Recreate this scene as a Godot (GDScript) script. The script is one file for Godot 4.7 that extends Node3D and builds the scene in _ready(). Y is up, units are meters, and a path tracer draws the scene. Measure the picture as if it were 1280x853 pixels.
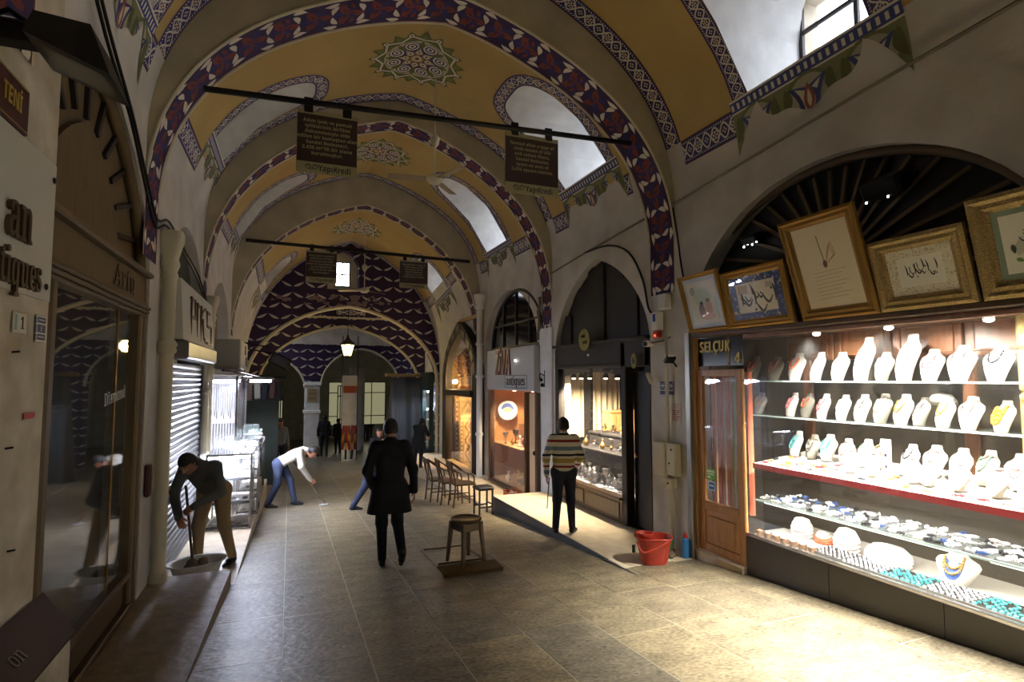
extends Node3D
# A covered bazaar street: painted vaults on ribs, shops on both sides, a floor that falls away from the camera.
# x is right, y is up, the street runs towards -z; v(x, y, d) takes heights from eye level and d metres along the street.
const EYE := 1.7
const XR := 4.5
const XL := -1.25
const XC := 1.625
const HALF := 2.875
var M := {}
var taken := {}
var rng := RandomNumberGenerator.new()

func v(x: float, y: float, d: float) -> Vector3:
	return Vector3(x, y + EYE, -d)

func fy(d: float) -> float:                      # the street's height below the eye
	return -1.70 - 0.075 * d if d < 5.0 else -2.075 - 0.06 * (d - 5.0)

# ---------------------------------------------------------------- meshes
class MB:
	var p := PackedVector3Array()
	var n := PackedVector3Array()
	var t := PackedVector2Array()
	var c := PackedColorArray()
	var ix := PackedInt32Array()
	var col := Color.WHITE
	var use_col := false
	func vert(a: Vector3, nn: Vector3, uv := Vector2.ZERO) -> int:
		p.append(a); n.append(nn); t.append(uv); c.append(col)
		return p.size() - 1
	func tri(a: Vector3, b: Vector3, d: Vector3, ua := Vector2.ZERO, ub := Vector2.ZERO, ud := Vector2.ZERO) -> void:
		var nn := (b - a).cross(d - a).normalized()
		var i := vert(a, nn, ua); vert(b, nn, ub); vert(d, nn, ud)
		ix.append_array(PackedInt32Array([i, i + 2, i + 1]))
	func quad(a: Vector3, b: Vector3, d: Vector3, e: Vector3, u0 := Vector2(0, 1), u1 := Vector2(1, 1), u2 := Vector2(1, 0), u3 := Vector2(0, 0)) -> void:
		var nn := (d - a).cross(e - b).normalized()
		var i := vert(a, nn, u0); vert(b, nn, u1); vert(d, nn, u2); vert(e, nn, u3)
		ix.append_array(PackedInt32Array([i, i + 2, i + 1, i, i + 3, i + 2]))
	func hexa(k: Array) -> void:                 # eight corners: bottom 0..3 counterclockwise from above, top 4..7
		quad(k[3], k[2], k[1], k[0]); quad(k[4], k[5], k[6], k[7])
		for i in 4:
			var j := (i + 1) % 4
			quad(k[i], k[j], k[4 + j], k[4 + i])
	func box(o: Vector3, s: Vector3, b := Basis.IDENTITY) -> void:
		var h := s / 2.0
		var k := []
		for y in [-1.0, 1.0]:
			for q in [Vector2(-1, 1), Vector2(1, 1), Vector2(1, -1), Vector2(-1, -1)]:
				k.append(o + b * Vector3(q.x * h.x, y * h.y, q.y * h.z))
		hexa(k)
	func cbox(o: Vector3, s: Vector3, e := 0.01, b := Basis.IDENTITY) -> void:   # a box with chamfered edges
		var h := s / 2.0
		e = minf(e, minf(h.x, minf(h.y, h.z)) * 0.7)
		var a := [Vector3.RIGHT, Vector3.UP, Vector3.BACK]
		var hh := [h.x, h.y, h.z]
		for i in 3:
			var j := (i + 1) % 3
			var m := (i + 2) % 3
			for sg in [-1.0, 1.0]:
				var ctr: Vector3 = a[i] * hh[i] * sg
				var u: Vector3 = a[j] * (hh[j] - e)
				var w: Vector3 = a[m] * (hh[m] - e) * sg
				quad(o + b * (ctr - u - w), o + b * (ctr + u - w), o + b * (ctr + u + w), o + b * (ctr - u + w))
				for s2 in [-1.0, 1.0]:           # edge between face i,sg and face j,s2
					var c2: Vector3 = a[j] * hh[j] * s2
					var l: Vector3 = a[m] * (hh[m] - e)
					var f1: Vector3 = ctr + a[j] * (hh[j] - e) * s2
					var f2: Vector3 = c2 + a[i] * (hh[i] - e) * sg
					if sg * s2 > 0: quad(o + b * (f1 - l), o + b * (f2 - l), o + b * (f2 + l), o + b * (f1 + l))
					else: quad(o + b * (f1 + l), o + b * (f2 + l), o + b * (f2 - l), o + b * (f1 - l))
		for sx in [-1.0, 1.0]:
			for sy in [-1.0, 1.0]:
				for sz in [-1.0, 1.0]:
					var g := Vector3(sx * h.x, sy * h.y, sz * h.z)
					var p1 := o + b * (g - Vector3(0, sy * e, sz * e))
					var p2 := o + b * (g - Vector3(sx * e, 0, sz * e))
					var p3 := o + b * (g - Vector3(sx * e, sy * e, 0))
					if sx * sy * sz > 0: tri(p1, p2, p3)
					else: tri(p1, p3, p2)
	func smooth(i0: int, f0: int) -> void:       # shared normals for the vertices from i0, faces from f0
		for i in range(i0, p.size()): n[i] = Vector3.ZERO
		for f in range(f0, ix.size(), 3):
			var q := (p[ix[f + 2]] - p[ix[f]]).cross(p[ix[f + 1]] - p[ix[f]])
			for k in 3: n[ix[f + k]] += q
		for i in range(i0, p.size()): n[i] = n[i].normalized() if n[i].length() > 1e-12 else Vector3.UP
	func grid(rows: Array, wrap := false, uvs := []) -> void:   # rows of points, outside on the left hand of row order
		var i0 := p.size()
		var f0 := ix.size()
		var w: int = rows[0].size()
		for r in rows.size():
			for k in w:
				vert(rows[r][k], Vector3.UP, uvs[r][k] if uvs else Vector2(float(k) / maxi(1, w - 1), float(r) / maxi(1, rows.size() - 1)))
		for r in rows.size() - 1:
			for k in (w if wrap else w - 1):
				var a := i0 + r * w + k
				var b := i0 + r * w + (k + 1) % w
				var d := b + w
				var e := a + w
				ix.append_array(PackedInt32Array([a, d, b, a, e, d]))
		smooth(i0, f0)
	func fan(ring: Array, up: Vector3) -> void:
		var o := Vector3.ZERO
		for q in ring: o += q
		o /= ring.size()
		for k in ring.size():
			var a: Vector3 = ring[k]
			var b: Vector3 = ring[(k + 1) % ring.size()]
			if (a - o).cross(b - o).dot(up) >= 0: tri(o, a, b)
			else: tri(o, b, a)
	func tube(pts: Array, r, sides := 8, caps := true) -> void:  # r a number or one per point
		var rows := []
		var nrm := Vector3.ZERO
		for i in pts.size():
			var dir: Vector3 = (pts[mini(i + 1, pts.size() - 1)] - pts[maxi(i - 1, 0)])
			dir = dir.normalized() if dir.length() > 1e-9 else Vector3.UP
			if nrm == Vector3.ZERO: nrm = dir.cross(Vector3.UP if absf(dir.y) < 0.9 else Vector3.RIGHT).normalized()
			else: nrm = (nrm - dir * nrm.dot(dir)).normalized()
			var bn := dir.cross(nrm)
			var rr: float = r[i] if r is Array else r
			var row := []
			for k in sides:
				var a := TAU * k / sides
				row.append(pts[i] + (nrm * cos(a) + bn * sin(a)) * rr)
			rows.append(row)
		grid(rows, true)
		if caps:
			fan(rows[0], pts[0] - pts[1]); fan(rows[-1], pts[-1] - pts[-2])
	func lathe(prof: Array, o := Vector3.ZERO, segs := 20, b := Basis.IDENTITY, sx := 1.0, sz := 1.0) -> void:  # prof: Vector2(radius, height)
		var rows := []
		for q in prof:
			var row := []
			for k in segs:
				var a := TAU * k / segs
				row.append(o + b * Vector3(cos(a) * q.x * sx, q.y, -sin(a) * q.x * sz))
			rows.append(row)
		grid(rows, true)
		if prof[0].x > 1e-4: fan(rows[0], b * Vector3.DOWN)
		if prof[-1].x > 1e-4: fan(rows[-1], b * Vector3.UP)
	func ball(o: Vector3, r: Vector3, segs := 10, b := Basis.IDENTITY) -> void:
		var prof := []
		for i in segs / 2 + 1:
			var a := PI * i / (segs / 2)
			prof.append(Vector2(maxf(sin(a), 1e-5), -cos(a)))
		lathe(prof, o, segs, b * Basis.from_scale(r))
	func prism(poly: PackedVector2Array, depth: float, o: Vector3, ux: Vector3, uy: Vector3) -> void:  # poly in the ux,uy plane, extruded along ux x uy
		var pts := poly
		if Geometry2D.is_polygon_clockwise(pts):
			pts = pts.duplicate(); pts.reverse()
		var w := ux.cross(uy).normalized() * depth
		var tr := Geometry2D.triangulate_polygon(pts)
		var lo := Vector2(INF, INF)
		var hi := Vector2(-INF, -INF)
		for q in pts: lo = lo.min(q); hi = hi.max(q)
		var sz := (hi - lo).max(Vector2(1e-6, 1e-6))
		for i in range(0, tr.size(), 3):
			var q := [pts[tr[i]], pts[tr[i + 1]], pts[tr[i + 2]]]
			if (q[1] - q[0]).cross(q[2] - q[0]) < 0: q = [q[0], q[2], q[1]]
			var a := []
			var u := []
			for e in q:
				a.append(o + ux * e.x + uy * e.y)
				u.append(Vector2((e.x - lo.x) / sz.x, 1.0 - (e.y - lo.y) / sz.y))
			tri(a[0] + w, a[1] + w, a[2] + w, u[0], u[1], u[2]); tri(a[0], a[2], a[1], u[0], u[2], u[1])
		for i in pts.size():
			var a := pts[i]
			var b := pts[(i + 1) % pts.size()]
			if a.distance_to(b) < 1e-6: continue
			var A := o + ux * a.x + uy * a.y
			var B := o + ux * b.x + uy * b.y
			quad(A, B, B + w, A + w)
	func mesh() -> ArrayMesh:
		var a := []
		a.resize(Mesh.ARRAY_MAX)
		a[Mesh.ARRAY_VERTEX] = p; a[Mesh.ARRAY_NORMAL] = n; a[Mesh.ARRAY_TEX_UV] = t; a[Mesh.ARRAY_INDEX] = ix
		if use_col: a[Mesh.ARRAY_COLOR] = c
		var m := ArrayMesh.new()
		m.add_surface_from_arrays(Mesh.PRIMITIVE_TRIANGLES, a)
		return m

# ---------------------------------------------------------------- nodes
func numbered(s: String) -> String:
	taken[s] = taken.get(s, -1) + 1
	return s if taken[s] == 0 else "%s_%03d" % [s, taken[s]]

func tag(o: Node, label := "", category := "", group := "", kind := "") -> Node:
	if label: o.set_meta("label", label)
	if category: o.set_meta("category", category)
	if group: o.set_meta("group", group)
	if kind: o.set_meta("kind", kind)
	return o

func thing(called: String, label: String, category: String, at := Vector3.ZERO, turn := 0.0, group := "") -> Node3D:
	var o := Node3D.new()
	o.name = numbered(called)
	add_child(o)
	o.position = at
	o.rotation.y = turn
	tag(o, label, category, group)
	return o

func put(called: String, m, material: Material, parent: Node = null, at := Vector3.ZERO, turn := 0.0) -> MeshInstance3D:
	var o := MeshInstance3D.new()
	o.mesh = m.mesh() if m is MB else m
	o.material_override = material
	o.name = numbered(called) if parent == null else called
	(self if parent == null else parent).add_child(o, true)
	o.position = at
	o.rotation.y = turn
	return o

func wput(called: String, m, material: Material, parent: Node3D) -> MeshInstance3D:    # a part whose mesh is given in the scene's own axes
	var o := put(called, m, material, parent)
	o.transform = parent.global_transform.affine_inverse()
	return o

func struct(called: String, m, material: Material, parent: Node = null) -> MeshInstance3D:
	var o := put(called, m, material, parent)
	if parent == null: o.set_meta("kind", "structure")
	return o

func dup(o: Node3D, at: Vector3, turn := 0.0, label := "") -> Node3D:
	var c: Node3D = o.duplicate()
	var base := String(o.name)
	if base.length() > 4 and base[-4] == "_" and base.right(3).is_valid_int(): base = base.left(-4)
	c.name = numbered(base)
	add_child(c)
	c.position = at
	c.rotation.y = turn
	if label: c.set_meta("label", label)
	return c

# ---------------------------------------------------------------- materials
func c8(r: int, g: int, b: int) -> Color:
	return Color(r / 255.0, g / 255.0, b / 255.0)

func mat(called: String, c: Color, rough := 0.7, metal := 0.0) -> StandardMaterial3D:
	var m := StandardMaterial3D.new()
	m.resource_name = called
	m.albedo_color = c
	m.roughness = rough
	m.metallic = metal
	M[called] = m
	return m

func noise_tex(freq: float, lo: Color, hi: Color, octaves := 5, seed_ := 1, size := 512, kind := FastNoiseLite.TYPE_SIMPLEX_SMOOTH) -> NoiseTexture2D:
	var f := FastNoiseLite.new()
	f.seed = seed_; f.frequency = freq; f.fractal_octaves = octaves; f.noise_type = kind
	var t := NoiseTexture2D.new()
	t.width = size; t.height = size; t.seamless = true; t.noise = f
	var g := Gradient.new()
	g.set_color(0, lo); g.set_color(1, hi)
	t.color_ramp = g
	return t

func grain(m: StandardMaterial3D, tex: Texture2D, scale: Vector3, world := true) -> StandardMaterial3D:
	m.albedo_texture = tex
	m.albedo_color = Color.WHITE
	m.uv1_triplanar = true
	m.uv1_world_triplanar = world
	m.uv1_scale = scale
	return m

func relief(m: StandardMaterial3D, freq: float, strength: float, seed_ := 5, size := 512, octaves := 4) -> StandardMaterial3D:
	var f := FastNoiseLite.new()
	f.seed = seed_; f.frequency = freq; f.fractal_octaves = octaves
	var t := NoiseTexture2D.new()
	t.width = size; t.height = size; t.seamless = true; t.noise = f; t.as_normal_map = true; t.bump_strength = 6.0
	m.normal_enabled = true
	m.normal_texture = t
	m.normal_scale = strength
	return m

func printed(called: String, im: Image, rough := 0.8, repeat := true) -> StandardMaterial3D:
	var m := mat(called, Color.WHITE, rough)
	m.albedo_texture = ImageTexture.create_from_image(im)
	m.texture_repeat = repeat
	return m

func glow(called: String, c: Color, energy: float) -> StandardMaterial3D:
	var m := mat(called, c, 0.5)
	m.emission_enabled = true
	m.emission = c
	m.emission_energy_multiplier = energy
	return m

func glass(called: String, c: Color, alpha: float) -> StandardMaterial3D:
	var m := mat(called, Color(c.r, c.g, c.b, alpha), 0.02)
	m.transparency = BaseMaterial3D.TRANSPARENCY_ALPHA
	return m

# ---------------------------------------------------------------- painting flat print and wall paint
class Paint:
	var im: Image
	var w: int
	var h: int
	func _init(ww: int, hh: int, bg: Color) -> void:
		w = ww; h = hh
		im = Image.create(ww, hh, false, Image.FORMAT_RGB8)
		im.fill(bg)
	func rect(x: float, y: float, ww: float, hh: float, c: Color) -> void:
		im.fill_rect(Rect2i(int(x), int(y), maxi(1, int(ww)), maxi(1, int(hh))), c)
	func poly(pts: Array, c: Color) -> void:     # even-odd scanline fill
		var y0 := h
		var y1 := 0
		for q in pts:
			y0 = mini(y0, int(floor(q.y))); y1 = maxi(y1, int(ceil(q.y)))
		for y in range(maxi(0, y0), mini(h, y1 + 1)):
			var xs := []
			var yy := y + 0.5
			for i in pts.size():
				var a: Vector2 = pts[i]
				var b: Vector2 = pts[(i + 1) % pts.size()]
				if (a.y <= yy) != (b.y <= yy): xs.append(a.x + (yy - a.y) / (b.y - a.y) * (b.x - a.x))
			xs.sort()
			for i in range(0, xs.size() - 1, 2):
				var x0 := maxi(0, int(round(xs[i])))
				var x1 := mini(w, int(round(xs[i + 1])))
				if x1 > x0: im.fill_rect(Rect2i(x0, y, x1 - x0, 1), c)
	func disc(o: Vector2, r: float, c: Color, ry := -1.0, turn := 0.0) -> void:
		var pts := []
		for k in 22:
			var a := TAU * k / 22
			pts.append(o + Vector2(cos(a) * r, sin(a) * (r if ry < 0 else ry)).rotated(turn))
		poly(pts, c)
	func line(pts: Array, wd: float, c: Color) -> void:
		for i in pts.size() - 1:
			var a: Vector2 = pts[i]
			var b: Vector2 = pts[i + 1]
			if a.distance_to(b) < 0.01: continue
			var nn := (b - a).orthogonal().normalized() * wd / 2
			poly([a + nn, b + nn, b - nn, a - nn], c)
			if wd > 2.5: disc(b, wd / 2, c)
	func leaf(a: Vector2, b: Vector2, fat: float, c: Color, bend := 0.0) -> void:
		var l := []
		var r := []
		var nn := (b - a).orthogonal()
		for k in 9:
			var s := k / 8.0
			var m := a.lerp(b, s) + nn * bend * sin(PI * s)
			var f := nn * fat * sin(PI * pow(s, 0.8))
			l.append(m + f); r.append(m - f)
		r.reverse()
		poly(l + r, c)
	func speck(rn: RandomNumberGenerator, count: int, c: Color, size: float) -> void:
		for i in count:
			var o := Vector2(rn.randf() * w, rn.randf() * h)
			var pts := []
			for k in 7: pts.append(o + Vector2.from_angle(TAU * k / 7) * size * rn.randf_range(0.2, 1.0))
			poly(pts, c)

func letters(text: String, size: float, depth: float, serif := true, bold := false, italic := false) -> TextMesh:
	var f := SystemFont.new()
	f.font_names = PackedStringArray(["Droid Serif" if serif else "Droid Sans"])
	f.font_weight = 700 if bold else 400
	f.font_italic = italic
	var t := TextMesh.new()
	t.text = text; t.font = f; t.font_size = 64; t.pixel_size = size / 64.0; t.depth = depth
	t.curve_step = 2.0
	return t

# ---------------------------------------------------------------- the materials of the building
func make_materials() -> void:
	var pl := grain(mat("plaster", Color.WHITE, 0.9), noise_tex(0.006, c8(192, 187, 178), c8(224, 220, 212), 6, 3), Vector3(0.35, 0.35, 0.35))
	relief(pl, 0.02, 0.25)
	grain(mat("old_plaster", Color.WHITE, 0.9), noise_tex(0.012, c8(168, 156, 132), c8(222, 214, 196), 6, 8), Vector3(0.4, 0.4, 0.4))
	grain(mat("rib_plaster", Color.WHITE, 0.9), noise_tex(0.008, c8(170, 160, 134), c8(194, 184, 156), 5, 13), Vector3(0.35, 0.35, 0.35))
	grain(mat("white_plaster", Color.WHITE, 0.9), noise_tex(0.01, c8(214, 214, 212), c8(236, 236, 234), 6, 17), Vector3(0.5, 0.5, 0.5))
	grain(mat("ochre_paint", Color.WHITE, 0.88), noise_tex(0.006, c8(178, 151, 90), c8(196, 169, 106), 5, 21), Vector3(0.3, 0.3, 0.3))
	var worn := ImageTexture.create_from_image(worn_stone(1024))
	var tones := [c8(172, 157, 128), c8(164, 150, 124), c8(178, 162, 130), c8(156, 146, 126)]
	for k in 4:
		var st := grain(mat("slab_%d" % k, Color.WHITE, 0.42), worn, Vector3(0.36, 0.36, 0.62))
		st.albedo_color = tones[k]
		st.uv1_offset = Vector3(0.31 * k, 0, 0.17 * k)
		relief(st, 0.05, 0.18, 40, 512, 6)
	mat("grout", c8(196, 188, 166), 0.8)
	relief(grain(mat("step_stone", Color.WHITE, 0.42), noise_tex(0.02, c8(124, 106, 84), c8(158, 138, 112), 6, 51), Vector3(0.6, 0.6, 0.6)), 0.03, 0.2)
	grain(mat("marble", Color.WHITE, 0.4), noise_tex(0.015, c8(196, 178, 148), c8(222, 208, 182), 6, 52), Vector3(0.6, 0.6, 0.6))
	mat("dark_steel", c8(52, 50, 48), 0.45, 0.6)
	mat("iron", c8(34, 32, 30), 0.5, 0.7)
	mat("chrome", c8(200, 200, 200), 0.25, 1.0)
	mat("black", c8(14, 14, 14), 0.5)
	mat("cream_paint", c8(206, 198, 170), 0.6)
	mat("dark_wood", c8(46, 34, 26), 0.45)
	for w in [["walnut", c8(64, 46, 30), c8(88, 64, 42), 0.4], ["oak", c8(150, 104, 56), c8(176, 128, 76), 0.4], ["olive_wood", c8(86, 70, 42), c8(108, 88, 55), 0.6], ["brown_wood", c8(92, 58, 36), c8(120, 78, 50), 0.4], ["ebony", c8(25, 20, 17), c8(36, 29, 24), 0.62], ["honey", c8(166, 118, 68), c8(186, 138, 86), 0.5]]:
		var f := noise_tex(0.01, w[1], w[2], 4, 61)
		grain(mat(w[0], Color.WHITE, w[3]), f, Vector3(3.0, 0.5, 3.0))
	mat("gold", c8(178, 140, 74), 0.38, 0.75)
	mat("old_gold", c8(150, 116, 60), 0.42, 0.7)
	mat("brass", c8(160, 124, 66), 0.35, 0.9)
	mat("white_paint", c8(224, 224, 220), 0.6)
	mat("silver", c8(214, 214, 216), 0.25, 1.0)
	mat("pearl", c8(236, 232, 222), 0.3)
	mat("bust_white", c8(208, 203, 192), 0.75)
	mat("bust_grey", c8(120, 116, 104), 0.8)
	mat("shelf_glass_edge", c8(190, 214, 206), 0.15)
	glass("pane", Color(1, 1, 1), 0.04)
	glass("window_glass", Color(0.95, 0.97, 1), 0.05)
	mat("black_laminate", c8(56, 50, 40), 0.3)
	mat("fan_black", c8(24, 26, 30), 0.6)
	mat("old_wood", c8(98, 80, 56), 0.6)
	mat("sign_black", c8(26, 24, 18), 0.2)
	mat("brass_letter", c8(190, 166, 84), 0.4, 0.2)
	relief(grain(mat("gilt_worn", Color.WHITE, 0.4, 0.6), noise_tex(0.03, c8(120, 98, 56), c8(196, 172, 116), 4, 91), Vector3(4, 4, 4), false), 0.05, 1.6, 92)
	mat("lamp_cloth", c8(150, 148, 140), 0.8)
	glow("lamp_white", c8(255, 250, 240), 30.0)
	glow("lamp_added_fill", c8(255, 252, 244), 6.0)  # glow of the fill strips added inside the showcase
	glow("lamp_spark", c8(255, 252, 246), 12.0)
	glass("shelf_glass", c8(220, 240, 232), 0.12)
	grain(mat("sandstone", Color.WHITE, 0.9), noise_tex(0.02, c8(132, 112, 66), c8(190, 170, 116), 5, 71), Vector3(1.5, 1.5, 1.5))
	mat("sign_yellow", c8(140, 126, 52), 0.6)
	mat("sign_ink", c8(36, 32, 30), 0.5)
	mat("sign_grey", c8(176, 180, 186), 0.5)
	mat("sign_red", c8(92, 16, 26), 0.4)
	mat("door_cream", c8(222, 196, 160), 0.5)
	mat("cream_cloth", c8(206, 190, 156), 0.9)
	mat("dark_cloth", c8(34, 30, 30), 0.95)
	mat("pale_cloth", c8(170, 170, 180), 0.9)
	mat("ramp_steel", c8(74, 76, 80), 0.4, 0.5)
	mat("rug_wall", c8(196, 160, 108), 0.8)
	mat("dark_glass", c8(26, 28, 32), 0.08)
	glow("lamp_warm", c8(255, 226, 176), 14.0)
	mat("board_white", c8(204, 202, 192), 0.5)
	mat("bronze", c8(96, 78, 58), 0.4, 0.6)
	mat("board_brown", c8(66, 42, 26), 0.85)
	grain(mat("bare_plaster", Color.WHITE, 0.9), noise_tex(0.05, c8(96, 78, 84), c8(168, 150, 136), 5, 97), Vector3(0.8, 0.8, 0.8))
	mat("maroon", c8(70, 26, 30), 0.5)
	mat("arrow_red", c8(180, 50, 36), 0.6)
	mat("lamp_glass_grey", c8(110, 110, 96), 0.25)
	mat("zinc", c8(140, 142, 148), 0.3, 0.8)
	mat("zinc_light", c8(170, 170, 166), 0.5)
	mat("violet", c8(96, 80, 150), 0.2)
	glass("street_glass", c8(200, 205, 200), 0.05)
	glow("lamp_cool", c8(236, 240, 255), 34.0)
	mat("sign_khaki", c8(150, 142, 104), 0.7)
	mat("sign_umber", c8(48, 26, 22), 0.6)
	mat("sign_grey_dark", c8(86, 80, 66), 0.6)
	mat("fan_blade", c8(150, 136, 104), 0.5)
	mat("cable_grey", c8(128, 120, 104), 0.7)
	mat("brushed", c8(150, 148, 140), 0.35, 0.8)
	mat("lens_red", c8(190, 50, 30), 0.3)
	mat("chair_wood", c8(70, 50, 34), 0.4)
	mat("stool_wood", c8(92, 70, 40), 0.35)
	mat("plastic_red", c8(160, 50, 34), 0.35)
	mat("bottle_blue", c8(50, 130, 196), 0.3)
	mat("rag", c8(112, 98, 76), 0.95)
	mat("green_plastic", c8(40, 150, 60), 0.4)
	mat("orange_box", c8(170, 84, 50), 0.7)
	mat("tarp", c8(52, 54, 58), 0.7)
	mat("teal_paint", c8(24, 44, 44), 0.4)
	mat("board_green", c8(44, 58, 46), 0.6)
	glow("lamp_red", c8(255, 70, 40), 4.0)
	glow("lantern_glow", c8(255, 236, 150), 5.0)
	glow("doorway_glow", c8(226, 222, 176), 0.32)
	mat("skin", c8(176, 122, 92), 0.6)
	mat("lips", c8(140, 78, 66), 0.6)
	mat("eye_white", c8(220, 214, 204), 0.4)
	mat("hair_black", c8(20, 17, 15), 0.6)
	mat("hair_dark", c8(34, 27, 22), 0.6)
	mat("coat_black", c8(22, 21, 23), 0.95)
	mat("cloth_black", c8(26, 26, 30), 0.9)
	mat("cloth_navy", c8(30, 34, 48), 0.9)
	mat("leather_black", c8(18, 17, 17), 0.4)
	mat("knit_grey", c8(92, 94, 90), 0.95)
	mat("cloth_khaki", c8(150, 126, 92), 0.9)
	mat("jacket_pale", c8(190, 184, 170), 0.9)
	mat("denim", c8(42, 50, 74), 0.9)
	var kn := Paint.new(8, 256, c8(206, 198, 176))
	var bands := [[0.0, 0.10, c8(206, 198, 176)], [0.10, 0.16, c8(122, 34, 34)], [0.16, 0.25, c8(206, 198, 176)], [0.25, 0.34, c8(104, 126, 136)], [0.34, 0.42, c8(206, 198, 176)], [0.42, 0.47, c8(24, 26, 34)], [0.47, 0.52, c8(206, 198, 176)], [0.52, 0.62, c8(166, 142, 70)], [0.62, 0.68, c8(206, 198, 176)], [0.68, 0.73, c8(122, 34, 34)], [0.73, 0.80, c8(206, 198, 176)], [0.80, 0.89, c8(104, 126, 136)], [0.89, 0.95, c8(206, 198, 176)], [0.95, 1.0, c8(24, 26, 34)]]
	for q in bands: kn.rect(0, q[0] * 256, 8, (q[1] - q[0]) * 256 + 1, q[2])
	var sk := printed("striped_knit", kn.im, 0.95)
	sk.uv1_scale = Vector3(1, 1.0 / 0.66, 1)
	sk.uv1_offset = Vector3(0, 1.46 / 0.66, 0)
	paint_ornament()

func worn_stone(size: int) -> Image:                  # worn limestone: broad dull patches, fine grain, scattered dark pits
	var f := FastNoiseLite.new()
	f.seed = 31; f.frequency = 0.006; f.fractal_octaves = 5
	var coarse := f.get_seamless_image(size, size).get_data()
	f.seed = 77; f.frequency = 0.05; f.fractal_octaves = 4
	var fine := f.get_seamless_image(size, size).get_data()
	f.seed = 5; f.frequency = 0.022; f.fractal_octaves = 3
	var pits := f.get_seamless_image(size, size).get_data()
	var out := PackedByteArray()
	out.resize(size * size)
	for i in size * size:
		var c := coarse[i] * 0.26 + fine[i] * 0.4 + 92.0
		if pits[i] < 100 and fine[i] < 120: c -= (100 - pits[i]) * 0.9
		out[i] = int(clampf(c, 40, 255))
	return Image.create_from_data(size, size, false, Image.FORMAT_L8, out)

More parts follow.
